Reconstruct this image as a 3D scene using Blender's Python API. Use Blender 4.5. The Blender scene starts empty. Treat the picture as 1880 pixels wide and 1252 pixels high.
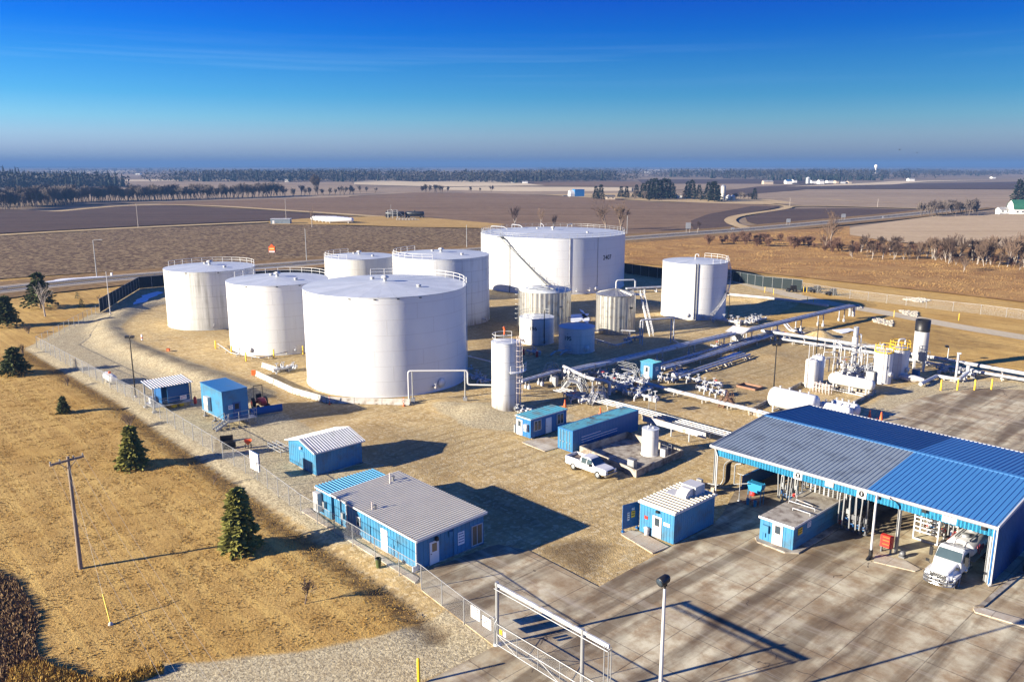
SKY_STRENGTH = 0.10
EXPOSURE = 1.75
_k = 2 ** (1.1 - EXPOSURE)
SKY_RAMP = [(p, (r*_k, g*_k, b*_k)) for p, (r, g, b) in [
  (0.0, (.13,.215,.52)), (.004, (.165,.25,.56)), (.0114, (.245,.33,.65)), (.021, (.31,.39,.69)), (.0335, (.327,.439,.70)), (.052, (.247,.458,.687)),
  (.0767, (.125,.385,.655)), (.113, (.065,.312,.648)), (.148, (.014,.225,.673)), (.19, (.012,.15,.68)), (.30, (.05,.24,.80)), (1.0, (.15,.42,1.06))]]
CLOUD_COL = (3.2,4.4,5.4,1)
HAZE_COL = (.11,.225,.45,1)
HAZE_D = 0.00020
import bpy, math, random
import numpy as np
from mathutils import Vector, Matrix, noise as mnoise
RA = math.radians
rnd = random.Random(11)
scene = bpy.context.scene
COL = scene.collection
# ------------------------------------------------------------------ camera model (used to lay points of the photo on the ground)
FPX, CAMH, HORY = 1500.0, 33.5, 303.0
PITCH = math.atan((626 - HORY) / FPX)
CP, SP = math.cos(PITCH), math.sin(PITCH)
def G(px, py, z=0.0):
    x = (px - 940) / FPX; y = -(py - 626) / FPX
    d = (x, CP + y * SP, -SP + y * CP)
    t = (z - CAMH) / d[2]
    return Vector((d[0] * t, d[1] * t, z))
def P(v):
    dz = v[2] - CAMH
    dep = v[1] * CP - dz * SP; up = v[1] * SP + dz * CP
    return 940 + FPX * v[0] / dep, 626 - FPX * up / dep
YARD = RA(-47.0)                      # the yard's own grid: x runs along -47 degrees, y along 43 degrees
EX = Vector((math.cos(YARD), math.sin(YARD), 0)); EY = Vector((-math.sin(YARD), math.cos(YARD), 0))
SUN_AZ, SUN_EL = 21.5, 16.8           # the way shadows fall, and how high the sun is
# ------------------------------------------------------------------ mesh builder
class MB:
    def __init__(s): s.v = []; s.f = []; s.m = []; s.s = []
    def add(s, vs, fs, mi=0, sm=False):
        o = len(s.v); s.v += [tuple(v) for v in vs]
        s.f += [tuple(i + o for i in f) for f in fs]; s.m += [mi] * len(fs); s.s += [sm] * len(fs)
    def box(s, x0, y0, z0, x1, y1, z1, mi=0):
        if x0 > x1: x0, x1 = x1, x0
        if y0 > y1: y0, y1 = y1, y0
        if z0 > z1: z0, z1 = z1, z0
        s.add([(x0,y0,z0),(x1,y0,z0),(x1,y1,z0),(x0,y1,z0),(x0,y0,z1),(x1,y0,z1),(x1,y1,z1),(x0,y1,z1)],
              [(3,2,1,0),(4,5,6,7),(0,1,5,4),(1,2,6,5),(2,3,7,6),(3,0,4,7)], mi)
    def bar(s, p, q, w, h=None, mi=0):
        p = Vector(p); q = Vector(q); h = h or w; d = (q - p).normalized()
        a = d.cross(Vector((0, 0, 1)))
        a = Vector((1, 0, 0)) if a.length < 1e-4 else a.normalized()
        b = a.cross(d); vs = []
        for e in (p, q):
            for i, j in ((-1,-1),(1,-1),(1,1),(-1,1)): vs.append(e + a * (w / 2 * i) + b * (h / 2 * j))
        s.add(vs, [(0,3,2,1),(4,5,6,7),(0,1,5,4),(1,2,6,5),(2,3,7,6),(3,0,4,7)], mi)
    def tube(s, pts, r, n=8, mi=0, r2=None, caps=True):
        pts = [Vector(p) for p in pts]; k = len(pts)
        ref = None; rings = []
        for i, p in enumerate(pts):
            if i == 0: d = pts[1] - pts[0]
            elif i == k - 1: d = pts[-1] - pts[-2]
            else: d = (pts[i+1] - p).normalized() + (p - pts[i-1]).normalized()
            d = d.normalized() if d.length > 1e-9 else Vector((0,0,1))
            if ref is None: ref = d.orthogonal().normalized()
            ref = (ref - d * ref.dot(d))
            ref = d.orthogonal().normalized() if ref.length < 1e-5 else ref.normalized()
            b = d.cross(ref); rr = r if r2 is None else r + (r2 - r) * i / (k - 1)
            rings.append([p + (ref * math.cos(2*math.pi*j/n) + b * math.sin(2*math.pi*j/n)) * rr for j in range(n)])
        vs = [v for g in rings for v in g]; fs = []
        for i in range(k - 1):
            for j in range(n):
                a = i*n + j; c = i*n + (j+1) % n; fs.append((a, c, c+n, a+n))
        s.add(vs, fs, mi, n > 4)
        if caps:
            s.add(rings[0], [tuple(range(n-1, -1, -1))], mi); s.add(rings[-1], [tuple(range(n))], mi)
    def cyl(s, p, q, r, n=14, r2=None, mi=0): s.tube([p, q], r, n, mi, r2)
    def lathe(s, prof, n=24, c=(0,0,0), mi=0, sm=True, a0=0.0, a1=2*math.pi):
        full = abs(a1 - a0 - 2*math.pi) < 1e-6; na = n if full else n + 1; vs = []; fs = []
        for r, z in prof:
            for j in range(na):
                a = a0 + (a1 - a0) * j / n; vs.append((c[0] + r*math.cos(a), c[1] + r*math.sin(a), c[2] + z))
        for i in range(len(prof) - 1):
            for j in range(n):
                a = i*na + j; b = i*na + (j+1) % na; fs.append((a, b, b+na, a+na))
        s.add(vs, fs, mi, sm)
    def hlathe(s, p, q, prof, n=20, mi=0):          # prof (t metres along p->q, r)
        p = Vector(p); d = (Vector(q) - p).normalized(); a = d.orthogonal().normalized(); b = d.cross(a); vs = []; fs = []
        for t, r in prof:
            for j in range(n):
                w = 2*math.pi*j/n; vs.append(p + d*t + (a*math.cos(w) + b*math.sin(w)) * r)
        for i in range(len(prof) - 1):
            for j in range(n):
                e = i*n + j; g = i*n + (j+1) % n; fs.append((e, g, g+n, e+n))
        s.add(vs, fs, mi, True)
    def prism(s, poly, z0, z1, mi=0):
        n = len(poly); vs = [(x, y, z0) for x, y in poly] + [(x, y, z1) for x, y in poly]
        s.add(vs, [tuple(range(n-1, -1, -1)), tuple(range(n, 2*n))] + [(i, (i+1) % n, (i+1) % n + n, i + n) for i in range(n)], mi)
    def extr(s, prof, p, u, w, l, mi=0):           # 2-D profile (a along u, b along w) at p, pushed along l
        p, u, w, l = Vector(p), Vector(u), Vector(w), Vector(l); n = len(prof)
        vs = [p + u*a + w*b for a, b in prof] + [p + u*a + w*b + l for a, b in prof]
        s.add(vs, [tuple(range(n-1, -1, -1)), tuple(range(n, 2*n))] + [(i, (i+1) % n, (i+1) % n + n, i + n) for i in range(n)], mi)
    def ball(s, c, rx, ry=None, rz=None, n=12, m=8, mi=0):
        ry = ry or rx; rz = rz or rx; vs = []; fs = []
        for i in range(m + 1):
            t = math.pi * i / m
            for j in range(n):
                a = 2*math.pi*j/n; vs.append((c[0] + rx*math.sin(t)*math.cos(a), c[1] + ry*math.sin(t)*math.sin(a), c[2] + rz*math.cos(t)))
        for i in range(m):
            for j in range(n): fs.append((i*n + j, (i+1)*n + j, (i+1)*n + (j+1) % n, i*n + (j+1) % n))
        s.add(vs, fs, mi, True)
    def sheet(s, O, u, v, nrm, sp=0.3, dep=0.03, rw=0.07, mi=0, rib=None):   # ribbed metal sheet: ribs run along v, spaced along u
        O, u, v, nrm = Vector(O), Vector(u), Vector(v), Vector(nrm); L = u.length; ud = u / L; n = max(1, round(L / sp)); st = L / n
        prof = [(0.0, 0.0)]
        for i in range(n):
            c = (i + .5) * st; prof += [(c - rw, 0), (c - rw*.55, dep), (c + rw*.55, dep), (c + rw, 0)]
        prof.append((L, 0.0)); vs = []
        for a, b in prof: vs += [O + ud*a + nrm*b, O + ud*a + nrm*b + v]
        flip = u.cross(v).dot(nrm) < 0
        fs = [((2*i, 2*i+2, 2*i+3, 2*i+1) if not flip else (2*i+1, 2*i+3, 2*i+2, 2*i)) for i in range(len(prof) - 1)]
        s.add(vs, fs, mi)
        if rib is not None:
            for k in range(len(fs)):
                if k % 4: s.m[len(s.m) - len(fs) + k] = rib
    def quad(s, a, b, c, d, mi=0): s.add([a, b, c, d], [(0, 1, 2, 3)], mi)
    def build(s, name, mats, parent=None, loc=None, rz=0.0):
        me = bpy.data.meshes.new(name); me.from_pydata(s.v, [], s.f)
        if not isinstance(mats, (list, tuple)): mats = [mats]
        for m in mats: me.materials.append(m)
        if len(mats) > 1: me.polygons.foreach_set('material_index', s.m)
        me.polygons.foreach_set('use_smooth', s.s); me.update()
        return link(name, me, parent, loc, rz)
def link(name, me, parent=None, loc=None, rz=0.0):
    o = bpy.data.objects.new(name, me); COL.objects.link(o)
    if parent: o.parent = parent
    if loc is not None: o.location = loc
    if rz: o.rotation_euler = (0, 0, rz)
    return o
def bend(pts, rad=0.4, seg=4):
    pts = [Vector(p) for p in pts]; out = [pts[0]]
    for i in range(1, len(pts) - 1):
        a, b, c = pts[i-1], pts[i], pts[i+1]; r = min(rad, (a-b).length*.48, (c-b).length*.48)
        p, q = b + (a-b).normalized()*r, b + (c-b).normalized()*r
        for k in range(seg + 1):
            t = k / seg; out.append(p*(1-t)**2 + b*2*t*(1-t) + q*t*t)
    out.append(pts[-1]); return out
def tag(o, label, cat, group=None, kind=None):
    o['label'] = label; o['category'] = cat
    if group: o['group'] = group
    if kind: o['kind'] = kind
    return o
def thing(name, label, cat, loc=(0, 0, 0), rz=0.0, group=None):
    o = bpy.data.objects.new(name, None); COL.objects.link(o); o.empty_display_size = .2
    o.location = loc; o.rotation_euler = (0, 0, rz)
    return tag(o, label, cat, group)
def struct(o): o['kind'] = 'structure'; return o
def dup(root, loc, rz=0.0, label=None, group=None, sc=1.0):
    r = root.copy(); COL.objects.link(r); r.location = loc; r.rotation_euler = (0, 0, rz)
    r.scale = (sc, sc, sc) if not isinstance(sc, tuple) else sc
    if label: r['label'] = label
    if group: r['group'] = group
    for ch in list(root.children):
        c = ch.copy(); COL.objects.link(c); c.parent = r
        for g in list(ch.children):
            d = g.copy(); COL.objects.link(d); d.parent = c
    return r
def loc2(frame, p):                   # world point -> local of (origin, rz)
    o, rz = frame; d = Vector(p) - Vector(o)
    c, s_ = math.cos(rz), math.sin(rz); return Vector((d.x*c + d.y*s_, -d.x*s_ + d.y*c, d.z))
# ------------------------------------------------------------------ materials
class NT:
    def __init__(s, mat): s.nt = mat.node_tree; s.nt.nodes.clear()
    def n(s, t, ins=None, **kw):
        nd = s.nt.nodes.new(t)
        for k, v in kw.items(): setattr(nd, k, v)
        for k, v in (ins or {}).items():
            if isinstance(v, bpy.types.NodeSocket): s.nt.links.new(v, nd.inputs[k])
            else: nd.inputs[k].default_value = v
        return nd
    def math(s, op, a, b=0.0, c=None):
        d = {0: a, 1: b}
        if c is not None: d[2] = c
        return s.n('ShaderNodeMath', d, operation=op).outputs[0]
    def mix(s, f, a, b, mode='MIX'): return s.n('ShaderNodeMixRGB', {0: f, 1: a, 2: b}, blend_type=mode).outputs[0]
    def ramp(s, f, stops, interp='LINEAR'):
        nd = s.n('ShaderNodeValToRGB', {0: f}); cr = nd.color_ramp; cr.interpolation = interp
        while len(cr.elements) < len(stops): cr.elements.new(.5)
        for e, (p, c) in zip(cr.elements, stops):
            e.position = p; e.color = c if len(c) == 4 else (*c, 1)
        return nd.outputs[0]
    def noise(s, vec, scale, detail=4, rough=.55, dist=0.0): return s.n('ShaderNodeTexNoise', {'Vector': vec, 'Scale': scale, 'Detail': detail, 'Roughness': rough, 'Distortion': dist}).outputs[0]
    def obj(s): return s.n('ShaderNodeTexCoord').outputs['Object']
    def pos(s): return s.n('ShaderNodeNewGeometry').outputs['Position']
    def scale(s, vec, sc, rot=(0, 0, 0)): return s.n('ShaderNodeMapping', {'Vector': vec, 'Scale': sc, 'Rotation': rot}).outputs[0]
    def bump(s, h, st=.3, d=.05): return s.n('ShaderNodeBump', {'Height': h, 'Strength': st, 'Distance': d}).outputs[0]
    def out(s, col, rough=.6, metal=0.0, bump=None, spec=.4, **kw):
        ins = {'Base Color': col, 'Roughness': rough, 'Metallic': metal, 'Specular IOR Level': spec}
        ins.update(kw)
        if bump is not None: ins['Normal'] = bump
        b = s.n('ShaderNodeBsdfPrincipled', ins)
        s.n('ShaderNodeOutputMaterial', {'Surface': b.outputs[0]}); return b
def newmat(name):
    m = bpy.data.materials.new(name); m.use_nodes = True; return m, NT(m)
def c4(c): return (*c, 1.0) if len(c) == 3 else c
def mul(c, k): return (c[0]*k, c[1]*k, c[2]*k)
def plain(name, col, rough=.5, metal=0.0, var=.12, vs=1.5, bump=0.0, bs=25.0, spec=.4, dirt=None, ds=.6, dth=.58):
    m, t = newmat(name); v = t.obj(); f = t.noise(v, vs, 5)
    c = t.mix(f, c4(mul(col, 1 - var)), c4(mul(col, 1 + var)))
    if dirt:
        d = t.ramp(t.noise(v, ds, 8, .65), [(dth - .08, (0,0,0)), (dth + .1, (1,1,1))])
        c = t.mix(d, c, c4(dirt))
    b = t.bump(t.noise(v, bs, 4), bump, .02) if bump else None
    t.out(c, rough, metal, b, spec); return m
def tankmat(name, col, stain, amt, low=0.0, seam=2.3, rough=.42, hgt=12.0):
    """painted steel shell: weld seams every course, run-off streaks, a dirtier foot"""
    m, t = newmat(name); v = t.obj(); sep = t.n('ShaderNodeSeparateXYZ', {0: v})
    st = t.noise(t.scale(v, (1.1, 1.1, .045)), 1.0, 7, .65)
    patch = t.noise(v, .16, 4)
    st = t.math('MULTIPLY', t.ramp(st, [(.46, (0,0,0)), (.72, (1,1,1))]), t.ramp(patch, [(.36, (0,0,0)), (.62, (1,1,1))]))
    z = t.math('DIVIDE', sep.outputs[2], hgt)
    foot = t.ramp(z, [(0.0, (1,1,1)), (.14, (.25,.25,.25)), (.3, (0,0,0))])
    foot = t.math('MULTIPLY', foot, t.noise(t.scale(v, (1.6, 1.6, .2)), 1.0, 6, .7))
    f = t.math('ADD', t.math('MULTIPLY', st, amt), t.math('MULTIPLY', foot, low))
    base = t.mix(t.noise(v, .35, 3), c4(mul(col, .95)), c4(mul(col, 1.04)))
    c = t.mix(f, base, c4(stain))
    fr = t.math('FRACT', t.math('DIVIDE', sep.outputs[2], seam))
    an = t.math('DIVIDE', t.math('ARCTAN2', sep.outputs[1], sep.outputs[0]), 6.28318)
    vf = t.math('FRACT', t.math('ADD', t.math('MULTIPLY', an, 11.0), t.math('MULTIPLY', t.math('FLOOR', t.math('DIVIDE', sep.outputs[2], seam)), .37)))
    line = t.math('MAXIMUM', t.math('LESS_THAN', fr, .034), t.math('LESS_THAN', vf, .012))
    c = t.mix(t.math('MULTIPLY', line, t.math('ADD', .18, t.math('MULTIPLY', patch, .3))), c, c4(mul(stain, .8)))
    h = t.math('ADD', t.math('MULTIPLY', line, .5), t.math('MULTIPLY', t.noise(t.scale(v, (1, 1, .6)), .45, 4), 1.6))
    t.out(c, rough, 0.0, t.bump(h, .35, .06), .35); return m
MT = {}
MT['white'] = plain('white_paint', (.45,.45,.45), .4, 0, .06, .8, dirt=(.42,.38,.31), ds=.9, dth=.66)
MT['white_pipe'] = plain('white_pipe_paint', (.38,.40,.43), .38, 0, .14, 1.2, dirt=(.25,.18,.11), ds=1.3, dth=.57)
MT['trim'] = plain('white_trim', (.46,.46,.46), .45, 0, .04)
MT['tank_clean'] = tankmat('tank_white_clean', (.60,.605,.60), (.42,.38,.33), .25, .3)
MT['tank_big'] = tankmat('tank_white_big', (.60,.61,.61), (.45,.41,.38), .14, .15, hgt=15)
MT['tank_stain'] = tankmat('tank_white_stained', (.56,.56,.53), (.15,.14,.11), .95, .55)
MT['tank_rust'] = tankmat('tank_white_rust_foot', (.55,.56,.56), (.11,.08,.055), .65, 1.25)
MT['tank_dull'] = tankmat('tank_off_white', (.55,.545,.50), (.30,.25,.20), .5, .45)
MT['tank_small'] = tankmat('tank_small_white', (.57,.57,.54), (.25,.21,.17), .55, .4, 1.6, .42, 5)
def roofplate():
    m, t = newmat('tank_roof_plate'); v = t.obj(); sp = t.n('ShaderNodeSeparateXYZ', {0: v}); an = t.math('MULTIPLY', t.math('ADD', t.math('DIVIDE', t.math('ARCTAN2', sp.outputs[1], sp.outputs[0]), 6.28318), .5), 30.0)
    an = t.math('ADD', an, t.math('MULTIPLY', t.noise(v, .5, 3), .5)); wn = t.n('ShaderNodeTexWhiteNoise', {1: t.math('FLOOR', an)}, noise_dimensions='1D').outputs[0]; ln = t.math('LESS_THAN', t.math('FRACT', an), .05)
    c = t.mix(wn, (.40,.435,.47,1), (.50,.53,.56,1)); c = t.mix(t.ramp(t.noise(v, .4, 6, .65), [(.45, (0,0,0)), (.7, (.6,.6,.6))]), c, (.36,.375,.39,1)); c = t.mix(t.math('MULTIPLY', ln, .35), c, (.28,.29,.30,1))
    t.out(c, .45, 0, t.bump(t.math('ADD', t.noise(v, .7, 3), t.math('MULTIPLY', wn, .5)), .12, .05), .35); return m
MT['roof_plate'] = roofplate()
MT['steel'] = plain('stainless_cladding', (.50,.49,.45), .33, .75, .15, .6, dirt=(.30,.26,.20), ds=.9, dth=.6)
MT['galv'] = plain('galvanised_steel', (.34,.35,.355), .45, .5, .15, 2)
MT['grey'] = plain('grey_steel', (.16,.165,.175), .5, .3, .15, 2)  # darkened to paint bay shade on the canopy racks; plain steel elsewhere
MT['rail_white'] = plain('white_handrail', (.62,.62,.60), .5)
MT['stair'] = plain('grey_stair_steel', (.13,.14,.14), .5, .4)
MT['black'] = plain('black_paint', (.012,.012,.013), .45, 0, .2)
MT['rubber'] = plain('black_rubber', (.018,.018,.018), .75, 0, .2)
MT['dark'] = plain('dark_opening', (.012,.013,.016), .6)
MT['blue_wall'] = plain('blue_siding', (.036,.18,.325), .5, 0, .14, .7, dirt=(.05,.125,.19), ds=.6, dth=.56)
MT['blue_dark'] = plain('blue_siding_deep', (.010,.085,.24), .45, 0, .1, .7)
MT['blue_cont'] = plain('blue_container_paint', (.020,.125,.30), .42, 0, .1, .8, dirt=(.05,.10,.15), ds=.8, dth=.66)
MT['cyan_roof'] = plain('faded_cyan_roof', (.06,.26,.34), .5, 0, .14, .9, dirt=(.10,.13,.13), ds=.5, dth=.55)
MT['fascia'] = plain('cyan_fascia', (.018,.20,.36), .45, 0, .08, .8)
MT['blue_roof'] = plain('blue_metal_roof', (.05,.18,.40), .42, 0, .08, .5)
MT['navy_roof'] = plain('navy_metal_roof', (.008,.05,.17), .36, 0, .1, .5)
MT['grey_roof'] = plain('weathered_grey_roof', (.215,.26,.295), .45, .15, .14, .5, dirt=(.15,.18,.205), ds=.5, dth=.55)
MT['tan_roof'] = plain('tan_ribbed_roof', (.46,.43,.37), .5, 0, .12, .7, dirt=(.22,.15,.10), ds=.35, dth=.64)
MT['white_roof'] = plain('pale_ribbed_roof', (.50,.50,.50), .45, 0, .1, .8, dirt=(.36,.33,.28), ds=.6, dth=.6)
MT['glass'] = plain('window_glass', (.03,.045,.06), .06, 0, .3, .8, spec=.8)
MT['pane_tan'] = plain('curtained_window', (.20,.13,.07), .12, 0, .4, 1.2, spec=.7)
MT['door'] = plain('white_door', (.68,.67,.65), .45)
MT['door_pink'] = plain('pale_rose_door', (.50,.43,.41), .5)
MT['yellow'] = plain('yellow_paint', (.72,.46,.02), .45, 0, .1, 3)
MT['orange'] = plain('safety_orange', (.70,.11,.02), .5, 0, .12, 3)
MT['red'] = plain('red_paint', (.48,.03,.02), .4, 0, .15, 3)
MT['maroon'] = plain('maroon_lettering', (.20,.01,.015), .5)
MT['sign'] = plain('white_sign_face', (.72,.72,.72), .45, 0, .03)
MT['ink'] = plain('black_ink', (.02,.02,.022), .6)
MT['wood'] = plain('weathered_pole_wood', (.20,.16,.125), .85, 0, .3, 3, bump=.3, bs=12)
MT['concrete'] = plain('barrier_concrete', (.46,.44,.39), .85, 0, .12, 2, bump=.2, bs=14, dirt=(.26,.22,.17), ds=1.0, dth=.58)
MT['concrete_old'] = plain('stained_concrete', (.33,.30,.245), .88, 0, .2, 1.2, bump=.25, bs=10, dirt=(.13,.10,.075), ds=.9, dth=.52)
MT['rib_lit'] = plain('sunlit_rib_edge', (.66,.61,.48), .5, 0, .1, .6); MT['pan_dark'] = plain('shaded_dirty_roof_pan', (.30,.265,.19), .6, 0, .35, .5, dirt=(.16,.11,.065), ds=.5, dth=.54); MT['pan_grey'] = plain('shaded_grey_roof_pan', (.37,.39,.41), .5, 0, .15, .6); MT['pan_blue'] = plain('blue_roof_pan', (.025,.12,.28), .5, 0, .15, .6); MT['rib_cyan'] = plain('sunlit_cyan_rib_edge', (.06,.25,.42), .5)  # rib sun and pan shade painted as two tones, over some real dirt
MT['rail_tank'] = plain('rail_car_black', (.016,.018,.022), .45)
MT['bark'] = plain('grey_bark', (.17,.13,.10), .9, 0, .25, 3)
MT['bark_pale'] = plain('pale_bark', (.34,.30,.26), .9, 0, .2, 3)
MT['twig'] = plain('bare_twigs', (.12,.08,.055), .9, 0, .3, .5)
MT['twig_far'] = plain('far_bare_twigs', (.125,.10,.085), .9, 0, .3, .2)
MT['twig_red'] = plain('russet_twigs', (.13,.07,.045), .9, 0, .3, .4)
def needle(name, a, b):
    m, t = newmat(name); v = t.obj(); c = t.mix(t.noise(v, 1.3, 3), c4(a), c4(b))
    t.out(c, .75, 0, None, .2); return m
MT['needle'] = needle('spruce_needles', (.028,.05,.022), (.13,.145,.045))
MT['needle_gold'] = needle('sunlit_spruce_needles', (.06,.085,.022), (.34,.30,.07))
MT['far_leaf'] = needle('far_conifer', (.006,.012,.009), (.016,.024,.015))
MT['far_wood'] = needle('far_bare_wood', (.016,.018,.018), (.05,.044,.04))
def chain():
    m, t = newmat('chain_link_wire'); uv = t.n('ShaderNodeTexCoord').outputs['UV']; s_ = t.n('ShaderNodeSeparateXYZ', {0: uv})
    a = t.math('FRACT', t.math('MULTIPLY', t.math('ADD', s_.outputs[0], s_.outputs[1]), 9.0))
    b = t.math('FRACT', t.math('MULTIPLY', t.math('SUBTRACT', s_.outputs[0], s_.outputs[1]), 9.0))
    w = t.math('MAXIMUM', t.math('LESS_THAN', a, .062), t.math('LESS_THAN', b, .062))
    p = t.n('ShaderNodeBsdfPrincipled', {'Base Color': (.36,.36,.355,1), 'Roughness': .45, 'Metallic': .3})
    tr = t.n('ShaderNodeBsdfTransparent'); mx = t.n('ShaderNodeMixShader', {0: w, 1: tr.outputs[0], 2: p.outputs[0]})
    t.n('ShaderNodeOutputMaterial', {'Surface': mx.outputs[0]}); return m
MT['chain'] = chain()
MT['screen'] = plain('dark_green_screen', (.006,.014,.017), .8, 0, .25, .5)
def text(body, size, mat, parent=None, M=None, name='lettering', align='CENTER', cyl=None, depth=.01):
    cu = bpy.data.curves.new('lettering', 'FONT'); cu.body = body; cu.size = size; cu.extrude = depth; cu.align_x = align; cu.align_y = 'CENTER'; cu.offset = size*.018
    ob = bpy.data.objects.new('tmp', cu); me = bpy.data.meshes.new_from_object(ob); bpy.data.objects.remove(ob)
    for v in me.vertices:
        x, y, z = v.co
        if cyl:
            R_, a, zc = cyl; an = a + x / R_; v.co = ((R_ + z + .01)*math.cos(an), (R_ + z + .01)*math.sin(an), zc + y)
        elif M is not None: v.co = M @ v.co
    me.materials.clear(); me.materials.append(mat)
    return link(name, me, parent)
def face(o, u, nrm):                  # matrix for text: x along u, z along nrm
    u = Vector(u).normalized(); nrm = Vector(nrm).normalized(); w = nrm.cross(u)
    return Matrix(((u.x, w.x, nrm.x, o[0]), (u.y, w.y, nrm.y, o[1]), (u.z, w.z, nrm.z, o[2]), (0, 0, 0, 1)))
# ------------------------------------------------------------------ camera, light, sky, air
cam = bpy.data.cameras.new('camera'); cam.lens = FPX / 1880 * 36; cam.sensor_width = 36; cam.clip_end = 40000; cam.clip_start = .5
co = bpy.data.objects.new('camera', cam); COL.objects.link(co); co.location = (0, 0, CAMH); co.rotation_euler = (math.pi/2 - PITCH, 0, 0)
scene.camera = co
sun = bpy.data.lights.new('sun', 'SUN'); sun.energy = 4.8; sun.angle = RA(.5); sun.color = (1.0, .90, .74)
so = bpy.data.objects.new('sun', sun); COL.objects.link(so)
sd = Vector((math.cos(RA(SUN_AZ))*math.cos(RA(SUN_EL)), math.sin(RA(SUN_AZ))*math.cos(RA(SUN_EL)), -math.sin(RA(SUN_EL))))
so.rotation_euler = sd.to_track_quat('-Z', 'Y').to_euler(); so.location = (-60, -40, 80)
w = bpy.data.worlds.new('World'); scene.world = w; w.use_nodes = True
nt = w.node_tree; nt.nodes.clear()
sky = nt.nodes.new('ShaderNodeTexSky'); sky.sky_type = 'NISHITA'; sky.sun_disc = False
sky.sun_elevation = RA(SUN_EL)
sky.sun_rotation = math.atan2(sd.x, -sd.y)          # the sun stands opposite to where shadows fall
sky.altitude = 300; sky.air_density = 1.0; sky.dust_density = .3; sky.ozone_density = 3.0
bg = nt.nodes.new('ShaderNodeBackground'); bg.inputs[1].default_value = SKY_STRENGTH
wo = nt.nodes.new('ShaderNodeOutputWorld')
tc = nt.nodes.new('ShaderNodeTexCoord'); sp_ = nt.nodes.new('ShaderNodeSeparateXYZ'); nt.links.new(tc.outputs['Generated'], sp_.inputs[0])
cr = nt.nodes.new('ShaderNodeValToRGB'); nt.links.new(sp_.outputs[2], cr.inputs[0])
SKYR = SKY_RAMP
while len(cr.color_ramp.elements) < len(SKYR): cr.color_ramp.elements.new(.5)
for e, (p, c) in zip(cr.color_ramp.elements, SKYR): e.position = p; e.color = (*c, 1)
mxs = nt.nodes.new('ShaderNodeMixRGB'); mxs.blend_type = 'MULTIPLY'; mxs.inputs[0].default_value = 1
nt.links.new(sky.outputs[0], mxs.inputs[1]); nt.links.new(cr.outputs[0], mxs.inputs[2])
# two faint strips of high thin cloud
mp = nt.nodes.new('ShaderNodeMapping'); mp.inputs['Scale'].default_value = (1.2, 1.2, 46); nt.links.new(tc.outputs['Generated'], mp.inputs[0])
nz = nt.nodes.new('ShaderNodeTexNoise'); nz.inputs['Scale'].default_value = 2.2; nz.inputs['Detail'].default_value = 5; nt.links.new(mp.outputs[0], nz.inputs[0])
c2 = nt.nodes.new('ShaderNodeValToRGB'); c2.color_ramp.elements[0].position = .52; c2.color_ramp.elements[1].position = .75; nt.links.new(nz.outputs[0], c2.inputs[0])
c3 = nt.nodes.new('ShaderNodeValToRGB'); nt.links.new(sp_.outputs[2], c3.inputs[0])
c3.color_ramp.elements[0].position = .085; c3.color_ramp.elements[0].color = (0, 0, 0, 1)
c3.color_ramp.elements[1].position = .15; c3.color_ramp.elements[1].color = (0, 0, 0, 1)
e = c3.color_ramp.elements.new(.112); e.color = (.05, .05, .05, 1)
m2 = nt.nodes.new('ShaderNodeMath'); m2.operation = 'MULTIPLY'; nt.links.new(c2.outputs[0], m2.inputs[0]); nt.links.new(c3.outputs[0], m2.inputs[1])
mx2 = nt.nodes.new('ShaderNodeMixRGB'); nt.links.new(m2.outputs[0], mx2.inputs[0]); nt.links.new(mxs.outputs[0], mx2.inputs[1]); mx2.inputs[2].default_value = CLOUD_COL
nt.links.new(mx2.outputs[0], bg.inputs[0]); nt.links.new(bg.outputs[0], wo.inputs[0])
vs = scene.view_settings; vs.view_transform = 'Standard'; vs.look = 'None'; vs.gamma = 1; vs.exposure = EXPOSURE; vs.use_curve_mapping = False
scene.render.engine = 'CYCLES'
cy = scene.cycles; cy.max_bounces = 6; cy.diffuse_bounces = 2; cy.glossy_bounces = 3; cy.transparent_max_bounces = 12; cy.volume_bounces = 0
cy.use_denoising = True
FAR = 14000.0
def haze():
    m = MB(); m.box(-FAR-300, -900, -4, FAR+300, FAR+300, 72)
    mat = bpy.data.materials.new('air'); mat.use_nodes = True; t = mat.node_tree; t.nodes.clear()
    v = t.nodes.new('ShaderNodeVolumePrincipled'); v.inputs['Color'].default_value = HAZE_COL; v.inputs['Density'].default_value = HAZE_D
    v.inputs['Anisotropy'].default_value = 0.0
    o = t.nodes.new('ShaderNodeOutputMaterial'); t.links.new(v.outputs[0], o.inputs['Volume'])
    h = m.build('haze', mat); h['kind'] = 'stuff'; return h
if HAZE_D > 0: haze()
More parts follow.
